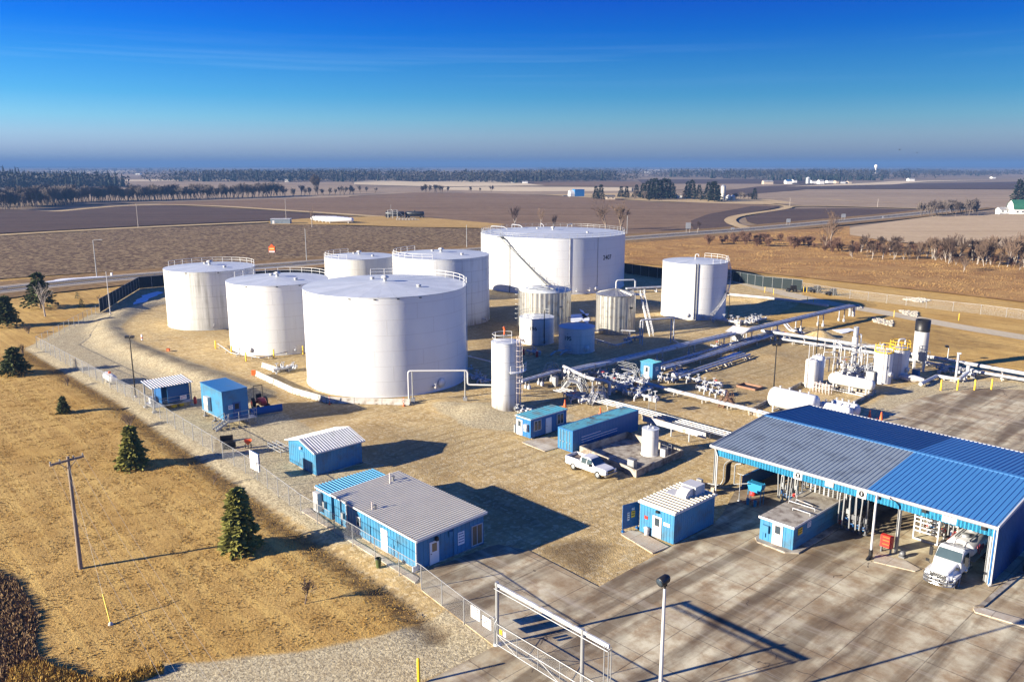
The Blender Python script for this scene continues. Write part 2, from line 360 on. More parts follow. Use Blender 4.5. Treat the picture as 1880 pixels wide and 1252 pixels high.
# ------------------------------------------------------------------ ground: shape and cover
def poly_sd(X, Y, poly):
    """signed distance (negative inside) of grid points to a polygon"""
    n = len(poly); d = np.full(X.shape, 1e9); ins = np.zeros(X.shape, bool)
    for i in range(n):
        x0, y0 = poly[i]; x1, y1 = poly[(i+1) % n]; dx, dy = x1-x0, y1-y0; L = dx*dx + dy*dy + 1e-9
        t = np.clip(((X-x0)*dx + (Y-y0)*dy)/L, 0, 1); d = np.minimum(d, np.hypot(X-x0-t*dx, Y-y0-t*dy))
        c = ((y0 > Y) != (y1 > Y)); xi = (x1-x0)*(Y-y0)/((y1-y0) if abs(y1-y0) > 1e-9 else 1e-9) + x0
        ins ^= c & (X < xi)
    return np.where(ins, -d, d)
def line_d(X, Y, pl):
    d = np.full(X.shape, 1e9)
    for (x0, y0), (x1, y1) in zip(pl, pl[1:]):
        dx, dy = x1-x0, y1-y0; L = dx*dx + dy*dy + 1e-9
        t = np.clip(((X-x0)*dx + (Y-y0)*dy)/L, 0, 1); d = np.minimum(d, np.hypot(X-x0-t*dx, Y-y0-t*dy))
    return d
def W(pts): return [tuple(G(*p)[:2]) for p in pts]
def sstep(d, a, b): t = np.clip((d - a)/(b - a), 0, 1); return t*t*(3 - 2*t)
FENCE = [(183,577),(68,638),(130,673),(245,735),(322,787),(473,882),(553,944),(648,1002),(733,1056),(774,1081),(852,1144),(908,1184)]
YARDP = W(FENCE[::-1] + [(256,531),(420,515),(620,498),(880,480),(1160,500),(1340,516),(1470,532),(1478,556),(1400,585),(1430,600),(1520,600),(1560,615),(1620,640),(1740,660),(1880,690),(2100,730),(2600,1000),(2600,1700),(600,1700),(600,1330)])
GRAVELP = [W([(68,638),(183,577),(205,583),(180,605),(205,640),(330,690),(450,735),(560,800),(560,850),(690,900),(640,980),(470,885),(322,787),(245,735),(130,673)]),
  W([(190,1250),(300,1217),(560,1192),(700,1163),(800,1128),(838,1085),(900,1160),(913,1205),(760,1256),(200,1330)]),
  W([(780,742),(960,738),(1060,760),(1040,800),(950,795),(850,785)]),
  W([(1580,750),(1640,715),(1700,694),(1900,702),(1900,722),(1790,716),(1700,728),(1620,765),(1560,795)]),
  W([(830,860),(1000,850),(1040,880),(1170,930),(1130,990),(1060,960),(900,900)])]
GAMT = [1.0, 1.0, .8, .8, .3]
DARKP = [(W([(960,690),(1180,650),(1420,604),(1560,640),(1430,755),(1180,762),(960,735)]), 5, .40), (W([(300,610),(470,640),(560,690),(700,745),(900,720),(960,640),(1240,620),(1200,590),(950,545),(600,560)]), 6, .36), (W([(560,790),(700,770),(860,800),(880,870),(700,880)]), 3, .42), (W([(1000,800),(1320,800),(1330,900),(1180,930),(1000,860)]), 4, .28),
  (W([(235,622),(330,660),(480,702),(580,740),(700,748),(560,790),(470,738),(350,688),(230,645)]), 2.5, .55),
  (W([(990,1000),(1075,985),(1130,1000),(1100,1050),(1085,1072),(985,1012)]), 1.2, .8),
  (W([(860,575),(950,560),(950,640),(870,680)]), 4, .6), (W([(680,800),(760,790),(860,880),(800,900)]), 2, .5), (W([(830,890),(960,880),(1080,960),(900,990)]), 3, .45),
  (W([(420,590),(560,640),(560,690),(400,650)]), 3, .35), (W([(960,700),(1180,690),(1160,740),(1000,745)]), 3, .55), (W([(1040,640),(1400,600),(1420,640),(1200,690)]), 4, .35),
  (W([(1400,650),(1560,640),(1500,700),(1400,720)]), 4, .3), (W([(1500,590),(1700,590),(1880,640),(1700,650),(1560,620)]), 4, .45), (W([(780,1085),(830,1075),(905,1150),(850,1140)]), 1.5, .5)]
DIKE = [W([(330,548),(262,562),(212,582),(190,604),(214,632),(275,656),(365,688),(465,726)]), W([(1334,548),(1400,553),(1470,558),(1530,568)])]
MOUND = [(G(1506,620), 4.2, 1.6), (G(875,752), 6, .55), (G(820,742), 5, .5), (G(1300,688), 4, .3), (G(1420,655), 5, .3)]
APRON = [(908,1186),(774,1083),(768,1051),(897,1004),(915,999),(972,1011),(1099,1077),(1229,1005),(1306,966),(1325,945),(1350,900),(1400,862),(1500,815),(1570,792),(1600,770),(1650,744),(1700,727),(1790,713),(1900,717),(2100,730),(2600,1000),(2600,1700),(560,1700),(600,1322),(778,1253)]
def gz(x, y):
    X = np.array([x]); Y = np.array([y]); return float(height(X, Y)[0])
def height(X, Y):
    z = np.zeros(X.shape)
    d = line_d(X, Y, DIKE[0]); z = np.maximum(z, (.75 + .2*np.sin(X*.7)*np.cos(Y*.55))*(1 - sstep(d, .2, 4.4)))
    d = line_d(X, Y, DIKE[1]); z = np.maximum(z, .7*(1 - sstep(d, .6, 4.5)))
    for c, r, h in MOUND:
        d = np.hypot(X - c.x, Y - c.y); z = np.maximum(z, h*(1 - sstep(d, 0, r)))
    return z
def near_ground():
    st = 1.0; xs = np.arange(-190, 235, st); ys = np.arange(36, 335, st); X, Y = np.meshgrid(xs, ys); n = X.size
    ny, nx = X.shape
    yard = poly_sd(X, Y, YARDP); apr = poly_sd(X, Y, W(APRON))
    grav = np.zeros(X.shape)
    for p, a in zip(GRAVELP, GAMT): grav = np.maximum(grav, a*(1 - sstep(poly_sd(X, Y, p) - (2.2 if p is GRAVELP[0] else 0), -1.2, .8)))
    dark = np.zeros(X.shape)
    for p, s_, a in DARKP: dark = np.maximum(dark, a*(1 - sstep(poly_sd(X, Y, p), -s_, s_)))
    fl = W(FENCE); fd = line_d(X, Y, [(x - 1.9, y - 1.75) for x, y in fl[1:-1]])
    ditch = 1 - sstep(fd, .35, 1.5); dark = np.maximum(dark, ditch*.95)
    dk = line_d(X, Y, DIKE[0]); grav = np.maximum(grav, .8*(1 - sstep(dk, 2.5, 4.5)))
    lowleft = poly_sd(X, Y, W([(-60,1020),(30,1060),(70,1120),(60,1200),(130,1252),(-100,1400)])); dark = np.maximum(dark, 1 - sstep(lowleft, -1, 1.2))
    grass = sstep(yard - 2.0*(X < 2), -.4, .6); grass = grass*sstep(poly_sd(X, Y, GRAVELP[1]), -.8, .6)
    Z = height(X, Y); rs = np.random.RandomState(3)
    amp = np.clip(sstep(apr, .5, 3), 0, 1)
    Z = Z + amp*(rs.rand(*X.shape) - .5)*(.05 + .05*grass) - ditch*.3*(apr > 1) - .03
    Z = np.where(apr < 1.0, -.06, Z)
    co_ = np.stack([X.ravel(), Y.ravel(), Z.ravel()], 1)
    i = np.arange(ny-1)[:, None]*nx + np.arange(nx-1)[None, :]
    f = np.stack([i, i+1, i+nx+1, i+nx], -1).reshape(-1, 4)
    me = bpy.data.meshes.new('ground'); me.vertices.add(n); me.vertices.foreach_set('co', co_.ravel())
    me.loops.add(f.size); me.loops.foreach_set('vertex_index', f.ravel()); me.polygons.add(len(f)); me.polygons.foreach_set('loop_start', np.arange(len(f))*4)
    me.polygons.foreach_set('use_smooth', np.ones(len(f), bool))
    a = me.color_attributes.new('cover', 'FLOAT_COLOR', 'POINT')
    a.data.foreach_set('color', np.stack([grav.ravel(), dark.ravel(), grass.ravel(), np.ones(n)], 1).astype(np.float32).ravel()); me.update()
    m, t = newmat('ground_cover'); at = t.n('ShaderNodeAttribute', attribute_name='cover'); sx = t.n('ShaderNodeSeparateColor', {0: at.outputs['Color']})
    p = t.pos(); n1 = t.noise(p, .45, 8, .68); n2 = t.noise(p, 2.6, 5, .7); n3 = t.noise(p, .07, 5, .6); n4 = t.noise(p, 7.0, 3, .7)
    rot = t.scale(p, (1, 1, 1), (0, 0, -YARD))
    mow = t.noise(t.scale(rot, (.035, .85, 1)), 1.0, 5, .75)
    def wob(x, k=.7): return t.math('ADD', x, t.math('MULTIPLY', t.math('SUBTRACT', n1, .5), k))
    edge = lambda x: t.ramp(x, [(.35, (0,0,0)), (.65, (1,1,1))])
    # dry lawn
    g = t.mix(t.ramp(n4, [(.32, (0,0,0)), (.68, (1,1,1))]), (.25,.15,.045,1), (.60,.395,.135,1))
    g = t.mix(t.math('MULTIPLY', t.ramp(n1, [(.5, (0,0,0)), (.78, (1,1,1))]), .65), g, (.235,.125,.026,1))
    g = t.mix(t.math('MULTIPLY', t.ramp(mow, [(.46, (0,0,0)), (.6, (1,1,1))]), .42), g, (.70,.49,.16,1))
    g = t.mix(t.math('MULTIPLY', t.ramp(n3, [(.42, (0,0,0)), (.62, (1,1,1))]), .34), g, (.27,.14,.026,1))
    # bare yard soil with wheel marks
    trk = t.noise(t.scale(rot, (.10, .9, 1)), 1.0, 5, .65, 1.2)
    trk2 = t.noise(t.scale(rot, (.9, .12, 1)), .9, 5, .65, 1.6)
    d = t.mix(t.ramp(n1, [(.3, (0,0,0)), (.72, (1,1,1))]), (.30,.20,.075,1), (.60,.44,.205,1))
    d = t.mix(t.math('MULTIPLY', t.ramp(trk, [(.5, (0,0,0)), (.68, (1,1,1))]), .6), d, (.20,.135,.065,1))
    d = t.mix(t.math('MULTIPLY', t.ramp(trk2, [(.52, (0,0,0)), (.7, (1,1,1))]), .5), d, (.60,.50,.28,1))
    d = t.mix(t.math('MULTIPLY', t.ramp(n3, [(.4, (0,0,0)), (.62, (1,1,1))]), .4), d, (.41,.335,.175,1))
    d = t.mix(t.math('MULTIPLY', t.ramp(n4, [(.45, (0,0,0)), (.75, (1,1,1))]), .35), d, (.16,.115,.065,1))
    pv = t.n('ShaderNodeTexVoronoi', {'Vector': p, 'Scale': 3.2}); pc = t.n('ShaderNodeSeparateColor', {0: pv.outputs['Color']})
    d = t.mix(t.math('MULTIPLY', t.ramp(pc.outputs[0], [(.62, (0,0,0)), (.95, (1,1,1))]), .5), d, (.66,.56,.36,1))
    wv = t.n('ShaderNodeTexWave', {'Vector': rot, 'Scale': .16, 'Distortion': 9.0, 'Detail': 3.0, 'Detail Scale': .35}).outputs[1]
    d = t.mix(t.math('MULTIPLY', t.math('MULTIPLY', t.ramp(wv, [(.72, (0,0,0)), (.95, (1,1,1))]), t.ramp(n3, [(.42, (0,0,0)), (.6, (1,1,1))])), .38), d, (.18,.115,.05,1))
    # crushed stone
    vo = t.n('ShaderNodeTexVoronoi', {'Vector': p, 'Scale': 6.5}); vc = t.n('ShaderNodeSeparateColor', {0: vo.outputs['Color']})
    s_ = t.mix(vc.outputs[0], (.25,.205,.125,1), (.56,.48,.30,1))
    s_ = t.mix(t.math('MULTIPLY', t.ramp(n1, [(.48, (0,0,0)), (.75, (1,1,1))]), .5), s_, (.38,.285,.155,1))
    c = t.mix(edge(wob(sx.outputs[0], .9)), d, s_)
    c = t.mix(edge(wob(sx.outputs[2], .8)), c, g)
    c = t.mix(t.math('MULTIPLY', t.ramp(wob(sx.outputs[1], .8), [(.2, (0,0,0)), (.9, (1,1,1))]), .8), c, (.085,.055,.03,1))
    h = t.math('ADD', t.math('MULTIPLY', n4, .8), t.math('ADD', t.math('MULTIPLY', n2, .9), t.math('MULTIPLY', n1, .8)))
    t.out(c, .95, 0, t.bump(h, .6, .12), .1); me.materials.append(m)
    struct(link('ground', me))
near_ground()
def fieldmat(name, a, b, sc=.35, rows=0.0, rot=0.0, rowamt=.4, speck=None, patch=.03, bump=.4):
    m, t = newmat(name); p = t.pos(); n1 = t.noise(p, sc, 8, .72); n3 = t.noise(p, patch, 4)
    c = t.mix(t.ramp(n1, [(.3, (0,0,0)), (.7, (1,1,1))]), c4(a), c4(b))
    c = t.mix(t.math('MULTIPLY', t.ramp(n3, [(.38, (0,0,0)), (.66, (1,1,1))]), .4), c, c4(mul(a, .85)))
    if rows:
        q = t.scale(p, (.02*rows, rows, 1), (0, 0, rot)); r = t.noise(q, 1.0, 4, .7)
        c = t.mix(t.math('MULTIPLY', t.ramp(r, [(.4, (0,0,0)), (.62, (1,1,1))]), rowamt), c, c4(mul(b, 1.25)))
    if speck:
        vo = t.n('ShaderNodeTexVoronoi', {'Vector': p, 'Scale': .9}); k = t.n('ShaderNodeSeparateColor', {0: vo.outputs['Color']})
        c = t.mix(t.math('MULTIPLY', t.ramp(k.outputs[0], [(.5, (0,0,0)), (.8, (1,1,1))]), .75), c, c4(speck))
    t.out(c, .95, 0, t.bump(n1, bump, .3) if bump else None, .08); return m
FM = dict(
  base=fieldmat('far_plain', (.20,.145,.095), (.27,.21,.14), .02, patch=.003, bump=0),
  plow=fieldmat('stubble_ploughed_soil', (.062,.038,.022), (.14,.092,.053), .5, .5, RA(5), .2, speck=(.32,.235,.125)),
  dark=fieldmat('dark_ploughed_soil', (.046,.031,.026), (.105,.07,.052), .25, .22, RA(-6), .5),
  mid=fieldmat('brown_ploughed_soil', (.105,.066,.040), (.225,.15,.09), .16, .13, RA(-8), .45),
  pink=fieldmat('pale_stubble', (.20,.145,.095), (.33,.25,.165), .06, .06, RA(4), .45, patch=.008, bump=0),
  tan=fieldmat('dry_grass_lane', (.36,.25,.12), (.54,.42,.24), .35),
  tanfar=fieldmat('pale_dry_field', (.46,.36,.22), (.62,.51,.34), .03, .04, 0, .3, patch=.006, bump=0),
  gold=fieldmat('gold_grass', (.30,.185,.06), (.50,.34,.13), .5),
  marsh=fieldmat('marsh_grass', (.20,.095,.035), (.46,.29,.105), .16, patch=.05),
  crop=fieldmat('mown_tan_field', (.33,.235,.135), (.47,.36,.225), .25, .35, RA(-30), .35),
  asphalt=fieldmat('road_asphalt', (.085,.075,.072), (.14,.125,.115), .8, bump=.1),
  shoulder=fieldmat('road_shoulder', (.30,.25,.185), (.40,.34,.26), .8),
  lane=fieldmat('pale_gravel_lane', (.40,.34,.235), (.54,.47,.345), 1.2),
  rough=fieldmat('brown_ditch_grass', (.085,.055,.03), (.36,.23,.095), .45))
NFIELD = [0]
def jitter(pl, amt, step):
    out = []; n = len(pl)
    for i in range(n):
        a = Vector(pl[i]); b = Vector(pl[(i+1) % n]); L = (b - a).length; k = max(1, min(24, int(L/step)))
        for j in range(k):
            p = a.lerp(b, j/k); w_ = amt*min(1, L/step)
            out.append((p.x + rnd.uniform(-w_, w_), p.y + rnd.uniform(-w_, w_)))
    return out
def field(name, pts, mat, z=None, jit=0.0):
    NFIELD[0] += 1; pl = W(pts)
    if jit: pl = jitter(pl, jit, jit*5)
    zz = z if z is not None else .06 + .006*NFIELD[0]
    me = bpy.data.meshes.new(name); bm_ = MB(); bm_.add([(x, y, zz) for x, y in pl], [tuple(range(len(pl)))])
    o = bm_.build(name, FM[mat] if isinstance(mat, str) else mat); return struct(o)
def ribbon(name, wpts, width, mat, z, off=0.0, dash=None):
    pts = [Vector((p[0], p[1])) for p in wpts]; mb = MB()
    S = []
    for i, p in enumerate(pts):
        a = pts[max(0, i-1)]; b = pts[min(len(pts)-1, i+1)]; d = (b - a).normalized(); n = Vector((-d.y, d.x)); S.append((p + n*(off - width/2), p + n*(off + width/2)))
    for (a, b), (c, d) in zip(S, S[1:]):
        if dash:
            L = (c - a).length; t = 0
            while t < L:
                u, v = t/L, min(1, (t + dash[0])/L)
                mb.quad((*a.lerp(c, u), z), (*a.lerp(c, v), z), (*b.lerp(d, v), z), (*b.lerp(d, u), z)); t += dash[0] + dash[1]
        else: mb.quad((*a, z), (*c, z), (*d, z), (*b, z))
    return struct(mb.build(name, mat))
def smooth(pts, k=3):
    pts = [Vector((p[0], p[1])) for p in pts]
    for _ in range(k):
        q = [pts[0]]
        for a, b in zip(pts, pts[1:]): q += [a.lerp(b, .25), a.lerp(b, .75)]
        q.append(pts[-1]); pts = q
    return pts
m_ = MB(); m_.quad((-FAR, -800, -.4), (FAR, -800, -.4), (FAR, FAR, -.4), (-FAR, FAR, -.4)); struct(m_.build('plain', FM['base']))
# fields, farthest first
def R4(x0, x1, ya, yb): return [(x0, yb), (x1, yb), (x1, ya), (x0, ya)]
for nm, pts, mt in [
  ('stubble_field', [(-300,318),(250,316.5),(700,317),(1200,318),(1900,319),(1900,324),(900,324),(300,325),(-300,327)], 'pink'),
  ('pale_field', [(60,313.5),(250,313),(250,317),(150,318)], 'tanfar'), ('pale_field', [(1330,324),(1600,320),(1570,323),(1400,326)], 'tanfar'),
  ('pale_field', [(1180,312),(1330,311.5),(1330,313.2),(1200,314)], 'tanfar'), ('pale_field', [(1500,313.4),(1580,312.6),(1560,314.6),(1500,315.6)], 'tanfar'),
  ('stubble_field', [(230,331),(640,330),(660,346),(420,350),(230,346)], 'pink'),
  ('stubble_field', [(-300,346),(60,345),(240,344),(430,346),(660,347),(640,362),(300,372),(0,380),(-300,378)], 'pink'),
  ('pale_field', [(-200,345),(30,346),(60,352),(-200,354)], 'tanfar'), ('pale_field', [(180,331),(520,327.5),(640,329.5),(640,331),(240,333)], 'tanfar'),
  ('stubble_field', [(640,346),(760,344),(900,346),(1140,350),(1140,362),(900,356),(760,354),(640,361)], 'pink'),
  ('pale_field', [(650,334),(720,329),(900,332),(1000,338),(1000,341),(800,343),(650,339)], 'tanfar'),
  ('ploughed_field', [(700,331),(860,329),(900,331),(760,334)], 'dark'),
  ('stubble_field', [(920,332),(1180,334),(1180,343),(1000,341)], 'mid'),
  ('pale_field', [(780,345),(900,343),(1160,345),(1160,351),(940,352),(820,349)], 'tanfar'),
  ('ploughed_field', [(1170,330),(1420,329),(1560,332),(1480,338),(1180,338)], 'dark'),
  ('stubble_field', [(1180,338),(1420,338),(1500,341),(1400,347),(1180,350)], 'pink'),
  ('ploughed_field', [(1390,343),(1480,339),(1640,338),(1930,333),(1930,348),(1640,347),(1480,347),(1390,358),(1330,362),(1320,352)], 'dark'),
  ('pale_field', [(1440,343),(1600,336),(1640,333),(1830,330.5),(1700,334),(1640,339),(1500,342)], 'tanfar'),
  ('stubble_field', [(1390,356),(1480,349),(1700,348),(1930,350),(1930,384),(1700,384),(1450,377),(1400,372),(1340,366)], 'pink'),
  ('ploughed_field', [(290,373),(640,362),(760,354),(900,355),(1060,362),(1200,372),(1330,373),(1430,378),(1330,397),(1268,412),(1275,424),(1160,434),(960,436),(880,420),(720,402),(480,383),(300,376)], 'mid'),
  ('pale_field', [(1000,358),(1180,354),(1400,365),(1460,373),(1400,376),(1200,370),(1060,362)], 'tan'),
  ('ploughed_field', [(-400,385),(0,384),(100,389),(215,379),(300,377),(480,386),(600,394),(700,404),(560,403),(480,406),(240,416),(0,429),(-400,455)], 'dark'),
  ('ploughed_field', [(-400,462),(0,435),(240,421),(480,412),(560,413),(700,417),(880,421),(960,428),(1000,436),(1160,436),(880,456),(600,474),(300,493),(0,513),(-400,552)], 'plow'),
  ('ploughed_field', [(1268,406),(1300,394),(1380,379),(1435,380),(1345,398),(1335,404),(1345,419),(1275,426)], 'dark'),
  ('ploughed_field', [(1368,399),(1440,384),(1560,383),(1705,386),(1690,391),(1560,403),(1400,415),(1372,408)], 'dark'),
  ('dry_field', [(1560,419),(1640,407),(1720,397),(1790,396),(1930,390),(1930,455),(1760,452),(1640,445),(1560,432)], 'crop'),
  ('marsh', [(1120,446),(1300,434),(1440,424),(1560,416),(1560,432),(1640,446),(1760,455),(1960,460),(1960,566),(1760,542),(1560,520),(1470,510),(1340,497),(1150,484)], 'marsh')]:
    field(nm, pts, mt, jit=.0)
def lane(name, pts, wd, mat, z): return ribbon(name, smooth(W(pts), 2), wd, FM[mat] if isinstance(mat, str) else mat, z)
lane('farm_lane', [(-400,459),(0,432),(240,419),(400,412),(520,407)], 9, 'tan', .27)
field('dry_pad', [(490,408),(560,402),(700,398),(770,399),(930,413),(900,420),(760,418),(640,414),(500,413)], 'gold', .283)
lane('farm_lane', [(100,389),(215,378.5),(300,376),(400,379),(480,384),(600,392),(720,400)], 10, 'tan', .275)
lane('farm_lane', [(1372,420),(1346,412),(1338,404),(1352,397),(1400,390),(1440,384),(1452,379),(1400,375)], 7, 'tan', .278)
lane('farm_lane', [(1440,383),(1455,378.5),(1530,379),(1640,382),(1720,384)], 7, 'tan', .286)
lane('farm_lane', [(1400,366),(1520,366),(1560,370),(1640,372)], 5, 'tan', .272)
# highway
HW = [(-300,566),(0,533.5),(150,517.5),(300,504.5),(480,491),(1150,438.5),(1300,427.5),(1400,420),(1507,410),(1622,399.5),(1707,390.5),(1790,381)]
HWP = smooth(W(HW), 2)
def hwl(name, wd, mat, z, off=0, dash=None): return ribbon(name, HWP, wd, mat, z, off, dash)
hwl('road_verge', 34, FM['rough'], .27); hwl('road_shoulder', 15.5, FM['shoulder'], .29); hwl('road', 10.5, FM['asphalt'], .31)
MT['line_w'] = plain('road_paint_white', (.62,.62,.60), .6); MT['line_y'] = plain('road_paint_yellow', (.55,.38,.05), .6)
hwl('road_marking', .45, MT['line_w'], .325, 3.8); hwl('road_marking', .45, MT['line_w'], .325, -3.8); hwl('road_marking', .4, MT['line_y'], .325, 0, (6, 5))
# service lane on the right, with its kerb
LANE = [(1332,510),(1400,529),(1480,549),(1560,564),(1640,577),(1720,593),(1800,607),(1880,620),(2050,648)]
lane('gravel_lane', LANE, 5.5, 'lane', .07)
# concrete apron
def slabmat(name, a, b, stain, cell=4.6, tracks=.7, tint=.35, lanes=()):
    m, t = newmat(name); v = t.obj(); sx = t.n('ShaderNodeSeparateXYZ', {0: v})
    fx = t.math('FRACT', t.math('DIVIDE', t.math('ADD', sx.outputs[0], 100.3), cell)); fy = t.math('FRACT', t.math('DIVIDE', t.math('ADD', sx.outputs[1], 101.1), cell))
    j = t.math('MAXIMUM', t.math('LESS_THAN', fx, .016), t.math('LESS_THAN', fy, .016))
    cellv = t.n('ShaderNodeCombineXYZ', {0: t.math('FLOOR', t.math('DIVIDE', t.math('ADD', sx.outputs[0], 100.3), cell)), 1: t.math('FLOOR', t.math('DIVIDE', t.math('ADD', sx.outputs[1], 101.1), cell))})
    wn = t.n('ShaderNodeTexWhiteNoise', {'Vector': cellv.outputs[0]}, noise_dimensions='3D').outputs[0]
    n1 = t.noise(v, .5, 9, .68); n2 = t.noise(v, .13, 5, .6); n4 = t.noise(v, 5.0, 4, .7)
    c = t.mix(n4, c4(a), c4(b))
    c = t.mix(t.math('MULTIPLY', wn, tint), c, c4(mul(a, .62)))
    c = t.mix(t.math('MULTIPLY', t.ramp(n1, [(.42, (0,0,0)), (.62, (1,1,1))]), .85), c, c4(stain))
    c = t.mix(t.math('MULTIPLY', t.ramp(n2, [(.44, (0,0,0)), (.62, (1,1,1))]), .66), c, c4(mul(stain, .75)))
    if lanes:
        lw = t.noise(t.scale(v, (.5, .07, 1)), 1.0, 6, .7); ls = None
        for L_ in lanes:
            dd = t.math('ABSOLUTE', t.math('SUBTRACT', t.math('ABSOLUTE', t.math('SUBTRACT', t.math('ADD', sx.outputs[0], t.math('MULTIPLY', t.math('SUBTRACT', n2, .5), 3.5)), L_)), .95))
            k_ = t.ramp(dd, [(0.0, (1,1,1)), (.9, (0,0,0))]); ls = k_ if ls is None else t.math('MAXIMUM', ls, k_)
        c = t.mix(t.math('MULTIPLY', t.math('MULTIPLY', ls, t.ramp(lw, [(.3, (0,0,0)), (.6, (1,1,1))])), .85), c, (.105,.07,.042,1))
    tr = t.noise(t.scale(v, (.42, .035, 1)), 1.0, 5, .6, .4)
    c = t.mix(t.math('MULTIPLY', t.ramp(tr, [(.46, (0,0,0)), (.6, (1,1,1))]), tracks), c, (.085,.058,.034,1))
    tr2 = t.noise(t.scale(v, (.05, .7, 1)), 1.0, 5, .6, .8)
    c = t.mix(t.math('MULTIPLY', t.ramp(tr2, [(.54, (0,0,0)), (.72, (1,1,1))]), .35), c, (.52,.47,.38,1))
    ck = t.n('ShaderNodeTexVoronoi', {'Vector': t.scale(t.n('ShaderNodeMixRGB', {0: .12, 1: v, 2: t.n('ShaderNodeTexNoise', {'Vector': v, 'Scale': 1.1}).outputs[1]}).outputs[0], (.09, .09, 1)), 'Scale': 1.0}, feature='DISTANCE_TO_EDGE').outputs[0]
    ck = t.math('MULTIPLY', t.math('LESS_THAN', ck, .0035), t.math('GREATER_THAN', n2, .55))
    c = t.mix(t.math('MULTIPLY', t.math('MAXIMUM', t.math('MULTIPLY', j, t.ramp(n1, [(.3, (.35,.35,.35)), (.6, (1,1,1))])), ck), .75), c, (.06,.045,.035,1))
    t.out(c, .8, 0, t.bump(t.math('SUBTRACT', t.math('MULTIPLY', n4, .3), j), .3, .03), .25); return m
MT['slab'] = slabmat('apron_concrete', (.50,.445,.30), (.66,.60,.42), (.28,.19,.10), lanes=(-38.2, -28.7, -22.6, -13.5))
MT['slab_lot'] = slabmat('lot_concrete', (.40,.35,.235), (.54,.48,.33), (.24,.17,.095), 9.0, .5, .3)
MT['slab_pale'] = slabmat('pale_slab', (.46,.42,.34), (.55,.51,.42), (.33,.25,.17), 3.0, .1)
def slab(name, pts, mat, z0, z1, origin=(0, 0)):
    mb = MB(); fr = (Vector((0, 0, 0)), YARD); mb.prism([tuple(loc2(fr, G(*p))[:2]) for p in pts], z0, z1)
    return struct(mb.build(name, mat, rz=YARD))
def ccw(pts):
    a = 0
    for i in range(len(pts)):
        x0, y0 = G(*pts[i])[:2]; x1, y1 = G(*pts[(i+1) % len(pts)])[:2]; a += x0*y1 - x1*y0
    return pts if a > 0 else pts[::-1]
slab('apron', ccw(APRON), MT['slab'], -.2, .02)
slab('kerb_slab', ccw([(1140,981),(1158,974),(1178,978),(1228,1004),(1198,1016)]), MT['slab_pale'], -.1, .07)
slab('footway', ccw([(552,938),(566,932),(640,985),(770,1062),(762,1070),(700,1030)]), MT['slab_pale'], -.1, .06)
slab('hut_pad', ccw([(958,812),(1000,802),(1040,812),(1025,822),(1000,829)]), MT['slab_pale'], -.1, .05)
# snow and ice left in the shade
m, t = newmat('snow'); t.out(t.mix(t.noise(t.pos(), .8, 6), (.62,.66,.72,1), (.78,.80,.84,1)), .6); MT['snow'] = m
for pts, zz in [([(240,562),(262,543),(290,536),(300,538),(280,546),(258,560)], .12), ([(82,520.5),(112,514),(180,509.6),(200,510.2),(150,513.2),(112,517.5)], .36), ([(1066,568),(1072,592),(1082,596),(1084,586)], .06), ([(1530,606),(1560,603),(1572,607),(1545,613)], .1), ([(1034,591),(1052,578),(1080,576),(1078,583),(1060,592)],.06),
                ([(1320,660),(1345,648),(1365,646),(1350,655)], .06)]:
    NFIELD[0] += 1; mb = MB(); pl = jitter(W(pts), .35, 1.6); mb.prism(pl if sum(pl[i][0]*pl[(i+1)%len(pl)][1]-pl[(i+1)%len(pl)][0]*pl[i][1] for i in range(len(pl))) > 0 else pl[::-1], zz - .03, zz); struct(mb.build('snow_patch', MT['snow']))
# kerb of the upper lane
mb = MB(); kp = [G(1336,546), G(1400,552), G(1470,560), G(1520,568)]
for a, b in zip(kp, kp[1:]): mb.bar((a.x, a.y, .85), (b.x, b.y, .85), .5, .5)
struct(mb.build('kerb', MT['trim']))
